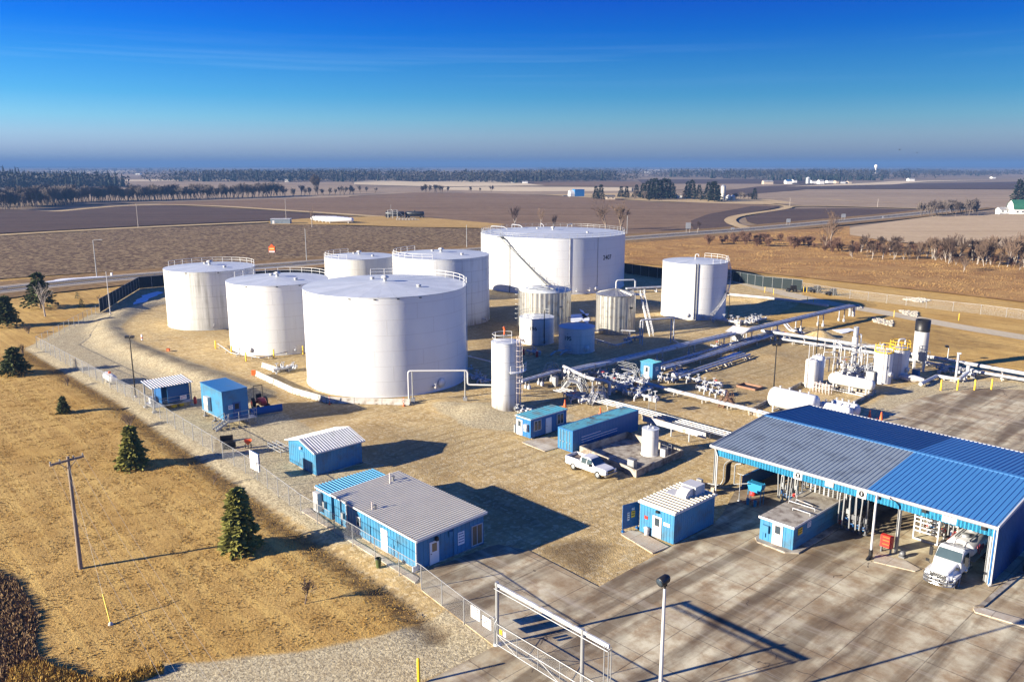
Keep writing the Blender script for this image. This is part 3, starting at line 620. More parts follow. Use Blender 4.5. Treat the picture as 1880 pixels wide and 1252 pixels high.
# ------------------------------------------------------------------ storage tanks
def rail_arc(mb, R_, z, a0, a1, n, h=1.05, r=.035, mid=True):
    """handrail on a round roof: posts with two rails between two angles (degrees)"""
    a0, a1 = RA(a0), RA(a1); A = [a0 + (a1 - a0)*i/n for i in range(n + 1)]
    for a in A: mb.cyl((R_*math.cos(a), R_*math.sin(a), z), (R_*math.cos(a), R_*math.sin(a), z + h), r, 5)
    k = max(n*2, 8); full = abs(a1 - a0) > 6.2
    pts = [a0 + (a1 - a0)*i/k for i in range(k + 1)]
    for zz in ((z + h, z + h*.5) if mid else (z + h,)): mb.tube([(R_*math.cos(a), R_*math.sin(a), zz) for a in pts], r, 5, caps=not full)
def ang(c, px, py, z): p = G(px, py, z); return math.degrees(math.atan2(p.y - c[1], p.x - c[0]))
def tank(name, label, c, R_, H_, shell, rise=.05, rails=(), vent=True, nseg=72, ladder=None, roofm='roof_plate', number=None, nozzles=(), manways=(), rings=True, group=None, rm='rail_white', scale_n=1.0, cat='storage tank', eave=.06):
    t = thing(name, label, cat, (c[0], c[1], gz(*c[:2]) if len(c) < 3 else c[2]), 0, group)
    b = MB(); b.lathe([(R_, -.1), (R_, H_)], nseg); b.lathe([(R_ + .09, 0), (R_ + .09, .09), (R_, .1)], nseg); b.build('shell', MT[shell], t)
    rf = MB(); rf.lathe([(R_ + .001, H_ - .08), (R_ + eave, H_ - .08)], nseg); rf.lathe([(R_ + eave, H_ - .08), (R_ + eave, H_ + .03)], nseg); rf.lathe([(R_ + eave, H_ + .03), (R_*.5, H_ + .03 + R_*rise*.5), (.01, H_ + .03 + R_*rise)], nseg); roof = rf.build('roof', MT[roofm], t)
    if vent:
        v = MB(); zc = H_ + R_*rise; v.lathe([(.28*scale_n, 0), (.28*scale_n, .5), (.62*scale_n, .55), (.62*scale_n, .75), (.1, .95)], 14, (0, 0, zc)); v.build('roof_vent', MT['white'], t)
        for a, d in ((2.2, .35), (-.6, .55)):
            h = MB(); h.lathe([(.32, 0), (.32, .28), (.4, .28), (.4, .36), (.01, .4)], 12, (R_*d*math.cos(a), R_*d*math.sin(a), H_ + R_*rise*(1 - d)))
            if R_ > 6: h.build('roof_hatch', MT['white'], t)
    for (a0, a1) in rails:
        m = MB(); rail_arc(m, R_ - .12, H_ + .02, a0, a1, max(3, int(abs(a1 - a0)/360*2*math.pi*R_/2.2)), 1.05, .04 if R_ > 5 else .03); m.build('handrail', MT[rm], t)
    if ladder is not None:
        a = RA(ladder); ca, sa = math.cos(a), math.sin(a); m = MB(); ra = R_ + .25
        for s_ in (-.24, .24): m.cyl((ra*ca - sa*s_, ra*sa + ca*s_, .2), (ra*ca - sa*s_, ra*sa + ca*s_, H_ + 1), .035, 5)
        for i in range(int(H_/.45)): z = .4 + i*.45; m.cyl((ra*ca + sa*.24, ra*sa - ca*.24, z), (ra*ca - sa*.24, ra*sa + ca*.24, z), .02, 4)
        m.build('ladder', MT[rm], t)
    for i, (an, z, s_) in enumerate(manways):
        a = RA(an); m = MB(); d = Vector((math.cos(a), math.sin(a), 0)); p = d*(R_ - .1) + Vector((0, 0, z))
        m.hlathe(p, p + d, [(0, .33*s_), (.3, .33*s_), (.3, .46*s_), (.38, .46*s_), (.38, .01)], 18); m.build('manway', MT[shell], t)
    for i, (an, z, s_) in enumerate(nozzles):
        a = RA(an); m = MB(); d = Vector((math.cos(a), math.sin(a), 0)); p = d*(R_ - .1) + Vector((0, 0, z)); q = Vector((-d.y, d.x, 0))
        m.cyl(p, p + d*1.1*s_, .13*s_, 10); m.cyl(p + d*.5*s_, p + d*.6*s_, .22*s_, 12); m.cyl(p + d*1.1*s_, p + d*1.18*s_, .22*s_, 12); m.ball(p + d*.85*s_, .2*s_, n=10, m=6)
        m.cyl(p + d*.85*s_, p + d*.85*s_ + Vector((0, 0, .55*s_)), .05*s_, 6); m.cyl(p + d*.85*s_ + Vector((0, 0, .55*s_)), p + d*.85*s_ + Vector((0, 0, .6*s_)), .2*s_, 10); m.build('outlet_valve', MT['white_pipe'], t)
    if number: text(number[0], number[1], MT['ink'], t, name='tank_number', cyl=(R_, RA(number[2]), number[3]))
    return t
def eyes(t, R_, z, angs, s_=1.0):
    for an in angs:
        m = MB(); a = RA(an); d = Vector((math.cos(a), math.sin(a), 0)); p = d*R_ + Vector((0, 0, z)); q = Vector((-d.y, d.x, 0))
        m.bar(p - q*.18*s_, p + q*.18*s_, .22*s_, .12*s_); m.build('overflow_vent', MT['black'], t)
T1 = ((-64.98, 175.04), 9.29, 12.1); T2 = ((-43.98, 152.24), 9.23, 12.6); T3 = ((-20.14, 128.69), 12.77, 14.85); T4 = ((-37.61, 201.01), 8.3, 11.6)
T5 = ((-15.54, 179.16), 10.52, 14.35); T6 = ((11.64, 234.18), 20.47, 14.77); T7 = ((41.46, 184.49), 7.22, 12.3)
S1 = ((6.83, 166.57), 5.26, 8.54); S2 = ((21.25, 165.29), 3.98, 7.83); T196 = ((4.77, 154.94), 3.31, 4.95); T195 = ((11.93, 147.61), 3.3, 4.53)
TT = ((-.94, 110.78), 1.93, 9.6); TW = ((16.32, 91.86), .98, 3.22)
t = tank('storage_tank', 'white storage tank with long dark run-off streaks, leftmost of the big tanks', T1[0], T1[1], T1[2], 'tank_stain', rails=((10, 175),), nozzles=((-70, .8, 1),)); eyes(t, T1[1], 11.9, (-60, -100, -130, -20))
t = tank('storage_tank', 'clean white storage tank between the streaked tank and the biggest front tank', T2[0], T2[1], T2[2], 'tank_clean', rails=((15, 165),), nozzles=((-60, .9, 1),), manways=((-110, 1, 1),)); eyes(t, T2[1], 12.4, (-50, -75, -110, -140))
t = tank('storage_tank', 'largest clean white tank in front, standing behind a row of concrete barriers', T3[0], T3[1], T3[2], 'tank_big', rails=((-8, 110),), nozzles=((-50, .9, 1), (5, .9, 1)), manways=((-43, 1.25, 1.5),), nseg=96, ladder=12); eyes(t, T3[1], 14.6, (-58, -73, -88, -105, -130, -150))
t = tank('storage_tank', 'off-white small-diameter tank with a roof platform, half hidden behind the clean white tank', T4[0], T4[1], T4[2], 'tank_dull', rails=((120, 260),), ladder=205)
t = tank('storage_tank', 'white tank with rust-stained foot right behind the largest front tank', T5[0], T5[1], T5[2], 'tank_rust', rails=((130, 265),), ladder=200, nozzles=((-30, .9, 1),))
t = tank('storage_tank', 'widest white tank at the back, numbered 2407, with a long diagonal stairway', T6[0], T6[1], T6[2], 'tank_big', rise=.035, rails=((0, 180), (180, 360)), nseg=128, number=('2407', 1.7, -47, 9.2), nozzles=((-65, .9, 1.2), (-75, .9, 1.2)), manways=((-58, 1.2, 1.3),), rm='galv')
for an in (-80, -57):       # conduits down the shell
    m = MB(); a = RA(an); d = Vector((math.cos(a), math.sin(a), 0)); m.cyl(d*(T6[1] + .06), d*(T6[1] + .06) + Vector((0, 0, T6[2])), .08, 6); m.build('conduit', MT['white_pipe'], t)
for i in range(5):
    m = MB(); a = RA(70 + i*28); d = Vector((math.cos(a), math.sin(a), 0)); pts = [d*(T6[1] - .6) + Vector((0, 0, T6[2])), d*(T6[1] - .6) + Vector((0, 0, T6[2] + 1.1)), d*(T6[1] - 5) + Vector((0, 0, T6[2] + 1.0)), d*(T6[1] - 6) + Vector((0, 0, T6[2] + .4))]
    m.tube(bend(pts, .6), .12, 6); m.build('foam_pipe', MT['white_pipe'], t)
def stairflight(p, q, w, n, side=None, mat='stair', parent=None, name='stairway'):
    """open steel flight from p (bottom) to q (top): stringers, treads and two handrails"""
    p, q = Vector(p), Vector(q); m = MB(); d = q - p; hd = Vector((d.x, d.y, 0)).normalized(); s_ = Vector((-hd.y, hd.x, 0))*w/2
    for e in (-1, 1):
        m.bar(p + s_*e, q + s_*e, .07, .25)
        for hh in (.55, 1.05): m.cyl(p + s_*e + Vector((0, 0, hh)), q + s_*e + Vector((0, 0, hh)), .035, 5)
        for i in range(max(2, n//4) + 1):
            b = p.lerp(q, i/max(2, n//4)) + s_*e; m.cyl(b, b + Vector((0, 0, 1.05)), .035, 5)
    for i in range(1, n): c_ = p.lerp(q, i/n); m.bar(c_ - s_, c_ + s_, .26, .05)
    return m.build(name, MT[mat], parent)
# the stairway of the widest tank: from the steel tank's roof side up to the rim
o = Vector((T6[0][0], T6[0][1], 0)); p = G(1014, 530, 1.0); 
pb = Vector((11.8, 212.6, .3)) - o; pt = Vector((-2.9, 218.4, T6[2])) - o
stairflight(pb, pt, 1.5, 48, parent=t)
m = MB(); 
for f_ in (.3, .6, .85): e = Vector(pb).lerp(Vector(pt), f_); m.cyl((e.x, e.y, 0), (e.x, e.y, e.z), .1, 6)
m.box(pt.x - 1.2, pt.y - .3, pt.z - .1, pt.x + .2, pt.y + 1.2, pt.z); m.build('stair_support', MT['stair'], t)
t = tank('storage_tank', 'white tank numbered 362 with a spiral stair shadow band, rightmost of the big tanks', T7[0], T7[1], T7[2], 'tank_clean', rise=.05, rails=((-70, 20), (20, 60)), number=('362', 1.0, -28, 5.5), nozzles=((-85, .8, 1),), manways=((-112, 1.1, 1),), vent=False)
m = MB(); m.tube(bend([(0, 0, T7[2] + .2), (0, 0, T7[2] + 1.5), (.7, -.3, T7[2] + 1.5), (.7, -.3, T7[2] + 1.0)], .4), .13, 8); m.build('gooseneck_vent', MT['white_pipe'], t)
m = MB(); n = 44                      # helical stair
for i in range(n + 1):
    f_ = i/n; a = RA(-75 + 88*f_); d = Vector((math.cos(a), math.sin(a), 0)); z = .3 + (T7[2] - .3)*f_; p = d*(T7[1] + .05) + Vector((0, 0, z)); q = d*(T7[1] + .8) + Vector((0, 0, z))
    m.bar(p, q, .24, .05)
    if i % 4 == 0: m.cyl(q, q + Vector((0, 0, 1.05)), .03, 5)
hel = lambda rr, dz: [Vector((rr*math.cos(RA(-75 + 88*i/24)), rr*math.sin(RA(-75 + 88*i/24)), .3 + (T7[2] - .3)*i/24 + dz)) for i in range(25)]
for rr, dz, wd in ((T7[1] + .8, 0, .06), (T7[1] + .8, 1.05, .035), (T7[1] + .8, .55, .03)): m.tube(hel(rr, dz), wd, 5)
m.build('spiral_stair', MT['white'], t)
for an in (-97, -101): m = MB(); a = RA(an); d = Vector((math.cos(a), math.sin(a), 0))*(T7[1] + .12); m.cyl(d, d + Vector((0, 0, T7[2] + .2)), .09, 6); m.build('conduit', MT['grey'], t)
# stainless tanks with standing seams
def ribbed_tank(label, c, R_, H_, cone, nr, kw):
    t = thing('steel_tank', label, 'storage tank', (*c, 0)); b = MB(); n = nr*4; vs = []; fs = []
    for z in (0, H_):
        for i in range(n): a = 2*math.pi*i/n; r = R_ + (0, .07, .07, 0)[i % 4]; vs.append((r*math.cos(a), r*math.sin(a), z))
    b.add(vs, [(i, (i+1) % n, (i+1) % n + n, i + n) for i in range(n)]); b.build('shell', MT['steel'], t)
    rf = MB(); rf.lathe([(R_ + .12, H_ - .12), (R_ + .16, H_), (.4, H_ + cone), (.3, H_ + cone + .1), (.01, H_ + cone + .12)], 48, sm=cone < .5)
    if cone > .5:
        for i in range(24): a = 2*math.pi*i/24; rf.bar((R_*math.cos(a), R_*math.sin(a), H_ + .04), (.4*math.cos(a), .4*math.sin(a), H_ + cone + .02), .07, .1)
    rf.build('roof', MT['steel' if cone > .5 else 'roof_plate'], t); return t
t = ribbed_tank('wide ribbed stainless tank with a flat railed roof below the diagonal stairway', S1[0], S1[1], S1[2], .25, 34, None)
m = MB(); rail_arc(m, S1[1] - .1, S1[2], -60, 290, 18, 1.05, .035); m.build('handrail', MT['galv'], t)
m = MB(); m.bar((-3.5, -2.6, S1[2] + .4), (2.5, -1.5, S1[2] + .6), .5, .12); m.bar((-.8, 3, S1[2] + .4), (1.6, -3.5, S1[2] + .5), .2, .2); m.build('roof_walkway', MT['galv'], t)
m = MB()
for s_ in (-.25, .25): m.cyl((-S1[1] - .25, s_, 0), (-S1[1] - .25, s_, S1[2] + 1), .035, 5)
for i in range(18): m.cyl((-S1[1] - .25, -.25, .4 + i*.45), (-S1[1] - .25, .25, .4 + i*.45), .02, 4)
for k in range(7): z = 2.5 + k*1.0; m.tube([(-S1[1] - .25 - .7*math.sin(math.pi*j/8), .4*math.cos(math.pi*j/8), z) for j in range(9)], .025, 4)
m.build('ladder', MT['galv'], t); a = RA(-55); m = MB(); d = Vector((math.cos(a), math.sin(a), 0)); q = Vector((-d.y, d.x, 0)); m.bar(d*(S1[1] + .1) - q*.35 + Vector((0, 0, 5.6)), d*(S1[1] + .1) + q*.35 + Vector((0, 0, 5.6)), .08, .3); m.build('number_plate', MT['grey'], t)
t = ribbed_tank('narrow ribbed stainless tank with a conical roof and a tall vent pipe', S2[0], S2[1], S2[2], 1.0, 28, None)
m = MB(); zt = S2[2] + 1.0; m.tube(bend([(.0, 0, zt), (0, 0, zt + 1.7), (4.0, .8, zt + 1.7), (4.0, .8, zt + .2)], .5), .16, 8); m.build('vent_pipe', MT['white_pipe'], t)
m = MB(); a0 = Vector((S2[1]*.95, .3, S2[2] - .2)); m.box(a0.x - .3, a0.y - 1.2, a0.z - .1, a0.x + 2.0, a0.y + 1.2, a0.z)
for x, y in ((-.3, -1.2), (.9, -1.2), (2.0, -1.2), (2.0, 0), (2.0, 1.2), (.9, 1.2), (-.3, 1.2)): m.cyl((a0.x + x, a0.y + y, a0.z), (a0.x + x, a0.y + y, a0.z + 1.05), .035, 5)
for hh in (.55, 1.05): m.tube([(a0.x - .3, a0.y + 1.2, a0.z + hh), (a0.x + 2, a0.y + 1.2, a0.z + hh), (a0.x + 2, a0.y - .2, a0.z + hh)], .035, 5); m.tube([(a0.x + 1.0, a0.y - 1.2, a0.z + hh), (a0.x - .3, a0.y - 1.2, a0.z + hh)], .035, 5)
m.build('platform', MT['galv'], t)
pt = a0 + Vector((1.4, -1.2, 0)); q = G(1196, 618) - Vector((*S2[0], 0)); stairflight((q.x, q.y, .1), pt, .8, 18, parent=t, mat='rail_white')
a = RA(-45); m = MB(); d = Vector((math.cos(a), math.sin(a), 0)); q = Vector((-d.y, d.x, 0)); m.bar(d*(S2[1] + .1) - q*.4 + Vector((0, 0, 5.3)), d*(S2[1] + .1) + q*.4 + Vector((0, 0, 5.3)), .08, .35); m.build('number_plate', MT['ink'], t)
m = MB(); m.cyl((-2.6, -3.2, .9), (3.5, -4.4, .9), .13, 8); m.cyl((-2.6, -3.2, .9), (-5, -3.0, .6), .13, 8)
for x in (0, 2.5): m.cyl((x, -3.7 - x*.2, 0), (x, -3.7 - x*.2, .9), .06, 6)
m.build('supply_pipe', MT['white_pipe'], t)
# two small numbered tanks, the tall one with a caged ladder, and the little one in the bund
t = tank('small_tank', 'small cream tank numbered 196 with a railed roof', T196[0], T196[1], T196[2], 'tank_small', rails=((40, 320),), number=('196', 1.05, -104, 3.15), manways=((-68, .95, 1.1),), nozzles=((-150, .8, .9), (-142, .8, .9)), vent=False, nseg=48, rm='galv'); eyes(t, T196[1], 4.0, (-104,), .5)
t = tank('small_tank', 'small tank numbered 195 standing in the shade with two bent outlet pipes', T195[0], T195[1], T195[2], 'tank_small', rails=((20, 165),), number=('195', 1.05, -124, 2.75), manways=((-63, 1.0, 1.2),), vent=False, nseg=48, rm='galv'); eyes(t, T195[1], 3.6, (-124,), .5)
for an, l in ((-125, 1.0), (-112, .5)):
    m = MB(); a = RA(an); d = Vector((math.cos(a), math.sin(a), 0)); q = Vector((-math.cos(RA(30)), -math.sin(RA(30)), 0)); p = d*T195[1] + Vector((0, 0, .75))
    m.tube(bend([p, p + d*.7, p + d*.7 + q*2.2*l, p + d*.7 + q*(2.2*l + 1) - Vector((0, 0, .6))], .4), .16, 8); m.ball(p + d*.6, .3, n=10, m=6); m.cyl(p + d*.6, p + d*.6 + Vector((0, 0, .7)), .06, 6); m.cyl(p + d*.6 + Vector((0, 0, .7)), p + d*.6 + Vector((0, 0, .76)), .25, 10); m.build('outlet_pipe', MT['white_pipe'], t)
t = tank('tall_tank', 'tall narrow white tank with a caged ladder and an orange wind sock', (*TT[0], 0), TT[1], TT[2], 'tank_rust', rise=.12, rails=((60, 300),), vent=False, nseg=40, eave=.04)
m = MB(); a = RA(-35); d = Vector((math.cos(a), math.sin(a), 0)); q = Vector((-d.y, d.x, 0)); r0 = TT[1] + .2
for s_ in (-.25, .25): m.cyl(d*r0 + q*s_ + Vector((0, 0, .6)), d*r0 + q*s_ + Vector((0, 0, TT[2] + 1)), .04, 5)
for i in range(22): z = .7 + i*.42; m.cyl(d*r0 - q*.25 + Vector((0, 0, z)), d*r0 + q*.25 + Vector((0, 0, z)), .022, 4)
m.build('ladder', MT['door_pink'], t)
m = MB()
for z in np.arange(2.6, TT[2] + 1.0, .75): m.tube([d*(r0 + .75*math.sin(math.pi*j/8)) + q*.4*math.cos(math.pi*j/8) + Vector((0, 0, z)) for j in range(9)], .03, 4)
for j in (2, 4, 6): e = d*(r0 + .75*math.sin(math.pi*j/8)) + q*.4*math.cos(math.pi*j/8); m.cyl(e + Vector((0, 0, 2.6)), e + Vector((0, 0, TT[2] + .9)), .025, 4)
m.build('ladder_cage', MT['door_pink'], t)
m = MB(); z = 5.6; e = d*(r0 + .5); m.lathe([(TT[1] + .02, z), (TT[1] + 1.05, z), (TT[1] + 1.05, z + .06), (TT[1] + .02, z + .06)], 10, a0=RA(-75), a1=RA(0))
for i in range(6):
    b = RA(-75 + 15*i); m.cyl(((TT[1] + 1)*math.cos(b), (TT[1] + 1)*math.sin(b), z), ((TT[1] + 1)*math.cos(b), (TT[1] + 1)*math.sin(b), z + 1.1), .03, 5)
for hh in (.55, 1.1): m.tube([((TT[1] + 1)*math.cos(RA(-75 + 15*i)), (TT[1] + 1)*math.sin(RA(-75 + 15*i)), z + hh) for i in range(6)], .03, 5)
m.build('platform', MT['rail_white'], t)
for an in (-5, 6): m = MB(); b = RA(an); e = Vector((math.cos(b), math.sin(b), 0))*(TT[1] + .18); m.cyl(e + Vector((0, 0, .2)), e + Vector((0, 0, TT[2])), .1, 6); m.build('downpipe', MT['white_pipe'], t)
m = MB(); m.tube([(-.2, .2, TT[2] + .2), (-.2, .2, TT[2] + 2.1)], .03, 5); m.build('wind_sock_pole', MT['galv'], t)
m = MB(); m.tube([(-.2, .2, TT[2] + 2.0), (-.05, .15, TT[2] + 1.55), (-.15, .1, TT[2] + .9)], .17, 8, r2=.09); m.build('wind_sock', MT['orange'], t)
t = tank('small_tank', 'slim white cylindrical tank standing inside the low concrete bund', (*TW[0], 0), TW[1], TW[2], 'tank_clean', rise=.08, vent=False, nseg=32, eave=.03)
for x, y, r, h in ((-.2, .2, .1, .3), (.3, -.1, .16, .2), (.1, .4, .06, .45), (-.35, -.3, .08, .2)): m = MB(); m.cyl((x, y, TW[2] + .02), (x, y, TW[2] + h), r, 8); m.build('roof_fittings', MT['white'], t)
# ------------------------------------------------------------------ buildings
def hgt(bx, by, ty):                  # height of a vertical edge whose foot is at (bx,by) and whose top is at row ty
    p = G(bx, by); lo, hi = 0.0, CAMH
    for _ in range(50):
        m_ = (lo + hi)/2
        if P((p.x, p.y, m_))[1] > ty: lo = m_
        else: hi = m_
    return lo
def corner(F, L, R_, top=None):       # near corner F, left corner L, right corner R (photo rows): origin at L, x to F, y from F to R
    f, l, r = G(*F), G(*L), G(*R_); lx = (f - l).dot(EX); ly = (r - f).dot(EY); o = f - EX*lx
    return (o, YARD), lx, ly, (hgt(F[0], F[1], top) if top else None)
def ray(px, py):
    x = (px - 940)/FPX; y = -(py - 626)/FPX; return Vector((0, 0, CAMH)), Vector((x, CP + y*SP, -SP + y*CP))
def onx(fr, x, px, py):               # photo point on the local plane x = const -> (y, z)
    o, d = ray(px, py); p0 = fr[0] + EX*x; t = (p0 - o).dot(EX)/d.dot(EX); q = loc2(fr, o + d*t); return q.y, q.z
def ony(fr, y, px, py):
    o, d = ray(px, py); p0 = fr[0] + EY*y; t = (p0 - o).dot(EY)/d.dot(EY); q = loc2(fr, o + d*t); return q.x, q.z
def walls(parent, x0, y0, x1, y1, z0, z1, mat, sp=.4, dep=.035, name='wall', rw=.07):
    m = MB(); m.box(x0 + .02, y0 + .02, z0, x1 - .02, y1 - .02, z1 - .01); h = z1 - z0
    m.sheet((x0, y0, z0), (x1-x0, 0, 0), (0, 0, h), (0, -1, 0), sp, dep, rw); m.sheet((x1, y0, z0), (0, y1-y0, 0), (0, 0, h), (1, 0, 0), sp, dep, rw)
    m.sheet((x0, y1, z0), (x1-x0, 0, 0), (0, 0, h), (0, 1, 0), sp, dep, rw); m.sheet((x0, y0, z0), (0, y1-y0, 0), (0, 0, h), (-1, 0, 0), sp, dep, rw)
    return m.build(name, mat if not isinstance(mat, str) else MT[mat], parent)
def opening(parent, axis, c, a0, a1, z0, z1, kind='window', pane='glass', frame='trim', sgn=1, fw=.07, panes=1, dep=.1):
    """window or door set on a wall: axis 'x' = wall plane x=c (a along y), axis 'y' = wall plane y=c (a along x); sgn = outward side"""
    if a0 > a1: a0, a1 = a1, a0
    if z0 > z1: z0, z1 = z1, z0
    def bx(m, u0, v0, u1, v1, d0, d1):
        if axis == 'x': m.box(c + sgn*d0, u0, v0, c + sgn*d1, u1, v1)
        else: m.box(u0, c + sgn*d0, v0, u1, c + sgn*d1, v1)
    if kind == 'window':
        m = MB(); bx(m, a0, z0, a1, z0 + fw, 0, dep); bx(m, a0, z1 - fw, a1, z1, 0, dep); bx(m, a0, z0 + fw, a0 + fw, z1 - fw, 0, dep); bx(m, a1 - fw, z0 + fw, a1, z1 - fw, 0, dep)
        for i in range(1, panes): u = a0 + (a1-a0)*i/panes; bx(m, u - fw*.4, z0 + fw, u + fw*.4, z1 - fw, 0, dep*.9)
        f = m.build('window', MT[frame], parent); g = MB(); bx(g, a0 + fw*.5, z0 + fw*.5, a1 - fw*.5, z1 - fw*.5, .0, dep*.55); g.build('pane', MT[pane], f); return f
    m = MB(); bx(m, a0, z0, a1, z1, 0, dep*.7); d = m.build('door', MT[frame], parent)
    if pane:
        g = MB(); w_ = a1 - a0; bx(g, a0 + w_*.25, z0 + (z1-z0)*.55, a1 - w_*.22, z0 + (z1-z0)*.92, .0, dep*.8); g.build('pane', MT[pane], d)
    k = MB(); bx(k, a0 + (a1-a0)*.1, z0 + (z1-z0)*.46, a0 + (a1-a0)*.18, z0 + (z1-z0)*.5, 0, dep*1.2); k.build('handle', MT['grey'], d)
    return d
def plaque(parent, axis, c, a0, a1, z0, z1, sgn=1, mat='sign', rows=3, ink='ink', name='sign_plate', dep=.06, seed=1):
    """notice board with rows of print too small to read"""
    if a0 > a1: a0, a1 = a1, a0
    if z0 > z1: z0, z1 = z1, z0
    r = random.Random(seed)
    def bx(m, u0, v0, u1, v1, d0, d1):
        if axis == 'x': m.box(c + sgn*d0, u0, v0, c + sgn*d1, u1, v1)
        else: m.box(u0, c + sgn*d0, v0, u1, c + sgn*d1, v1)
    m = MB(); bx(m, a0, z0, a1, z1, 0, dep); s_ = m.build(name, MT[mat], parent)
    if rows:
        k = MB(); h = (z1 - z0)/(rows + .6)
        for i in range(rows):
            u = a0 + (a1-a0)*.1; zt = z1 - h*(i + .55)
            while u < a1 - (a1-a0)*.12:
                l = (a1-a0)*r.uniform(.1, .26); bx(k, u, zt - h*.3, min(a1 - (a1-a0)*.08, u + l), zt + h*.12, dep*.9, dep + .006); u += l + (a1-a0)*.05
        k.build('print', MT[ink], s_)
    return s_
def acbox(parent, x0, y0, z0, x1, y1, z1, name='air_conditioner', mat='white'):
    m = MB(); m.box(x0, y0, z0, x1, y1, z1); o = m.build(name, MT[mat], parent); g = MB()
    n = 6
    for i in range(n):
        z = z0 + (z1-z0)*(.12 + .36*i/n); g.box(x0 - .015, y0 - .015, z, x1 + .015, y0 + .02, z + (z1-z0)*.03)
    g.build('grille', MT['grey'], o); return o
def rect(f, pl, c, tl, br): a, z1 = f(pl, c, *tl); b, z0 = f(pl, c, *br); return a, b, z0, z1
# --- gable shed
fr, lx, ly, h = corner((581,873), (535,846), (665,849), 829); h -= .05; hr = hgt(558, 860, 806)
t = thing('gable_shed', 'blue ribbed metal shed with a pale gable roof', 'shed', fr[0], YARD)
walls(t, 0, 0, lx, ly, 0, h, 'blue_wall', .42)
m = MB()
for y, s_ in ((0, -1), (ly, 1)):
    m.extr([(0, 0), (lx, 0), (lx/2, hr - h - .12)], (0, y - .03*(s_ < 0), h - .02), (1, 0, 0), (0, 0, 1), (0, .06, 0))
m.build('gable', MT['blue_wall'], t)
for sx in (0, 1):
    m = MB(); ov = .28; zlo = h - .12; dx = lx/2 + ov
    O = (-ov, -ov, zlo) if sx == 0 else (lx + ov, -ov, zlo); dr = 1 if sx == 0 else -1
    v = Vector((dr*dx, 0, hr - zlo)); nrm = Vector((-dr*(hr - zlo), 0, dx)).normalized()
    m.add([Vector(O), Vector(O) + v, Vector(O) + v + Vector((0, ly + 2*ov, 0)), Vector(O) + Vector((0, ly + 2*ov, 0))], [(0, 1, 2, 3)])
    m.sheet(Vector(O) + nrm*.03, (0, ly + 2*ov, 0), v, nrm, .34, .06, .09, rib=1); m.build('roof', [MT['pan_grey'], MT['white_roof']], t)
m = MB()
for y in (-.3, ly + .3):
    m.bar((-.3, y, h - .1), (lx/2, y, hr + .02), .06, .18); m.bar((lx/2, y, hr + .02), (lx + .3, y, h - .1), .06, .18)
m.bar((-.3, -.3, h - .12), (-.3, ly + .3, h - .12), .06, .14); m.bar((lx + .3, -.3, h - .12), (lx + .3, ly + .3, h - .12), .06, .14); m.build('roof_trim', MT['trim'], t)
a, b, z0, z1 = rect(ony, fr, 0, (550,818), (557,860)); opening(t, 'y', 0, a, a + 1.0, .05, 2.05, 'door', None, 'blue_wall', -1)
m = MB(); m.box(a + .3, -.25, 2.3, a + .6, -.03, 2.6); m.build('wall_lamp', MT['white'], t)
m = MB(); m.box(-.1, -.1, -.15, lx + .1, ly + .1, .05); m.build('base', MT['concrete_old'], t)
# --- office
fr, lx, ly, h = corner((767,1047), (622,955), (897,1002), 990); OFR = fr; h = 2.85
t = thing('office_building', 'blue ribbed office with a big tan ribbed roof beside the fence', 'office', fr[0], YARD)
walls(t, 0, 0, lx, ly, 0.02, h, 'blue_wall', .45, .04)
m = MB(); ov = .22; z0, z1 = h - .02, h + .22
m.add([(-ov,-ov,z0),(lx+ov,-ov,z0),(lx+ov,ly+ov,z1),(-ov,ly+ov,z1),(-ov,-ov,z0-.1),(lx+ov,-ov,z0-.1),(lx+ov,ly+ov,z1-.1),(-ov,ly+ov,z1-.1)], [(0,1,2,3),(7,6,5,4),(0,4,5,1),(1,5,6,2),(2,6,7,3),(3,7,4,0)])
m.sheet((-ov, -ov, z0 + .02), (lx + 2*ov, 0, 0), (0, ly + 2*ov, z1 - z0), (0, 0, 1), .34, .07, .10, rib=1); m.build('roof', [MT['pan_dark'], MT['rib_lit']], t)
m = MB(); m.bar((-ov-.04, -ov-.04, z0-.07), (lx+ov, -ov-.04, z0-.07), .07, .17); m.bar((lx+ov+.04, -ov, z0-.07), (lx+ov+.04, ly+ov, z1-.07), .07, .2); m.bar((-ov, ly+ov+.04, z1-.07), (lx+ov, ly+ov+.04, z1-.07), .07, .17); m.build('roof_trim', MT['trim'], t)
a, b, z0, z1 = rect(onx, fr, lx, (788,997), (805,1040)); opening(t, 'x', lx, a, a + .98, .06, 2.12, 'door', 'pane_tan', 'door', 1)
a, b, z0, z1 = rect(onx, fr, lx, (865,966), (885,995)); opening(t, 'x', lx, a, b, z0, z1, 'window', 'pane_tan', 'trim', 1, panes=2)
a, b, z0, z1 = rect(onx, fr, lx, (840,978), (852,996)); plaque(t, 'x', lx, a, b, z0, z1, 1, 'sign', 4, 'blue_dark', seed=5)
a, z0 = onx(fr, lx, 800, 988); m = MB(); m.box(lx, a - .12, z0 - .15, lx + .28, a + .12, z0 + .2); m.build('wall_lamp', MT['black'], t)
a, z0 = onx(fr, lx, 826, 978); m = MB(); m.box(lx, a - .2, z0 - .25, lx + .2, a + .2, z0 + .2); m.cyl((lx + .1, a + .35, .1), (lx + .1, a + .35, h - .1), .04, 6); m.build('meter_box', MT['blue_wall'], t)
a, b, z0, z1 = rect(ony, fr, 0, (655,946), (663,968)); opening(t, 'y', 0, a, b, z0, z1, 'window', 'glass', 'trim', -1, panes=1); 
a, b, z0, z1 = rect(ony, fr, 0, (700,972), (712,1014)); opening(t, 'y', 0, a, a + 1.0, .06, 2.1, 'door', None, 'door', -1)
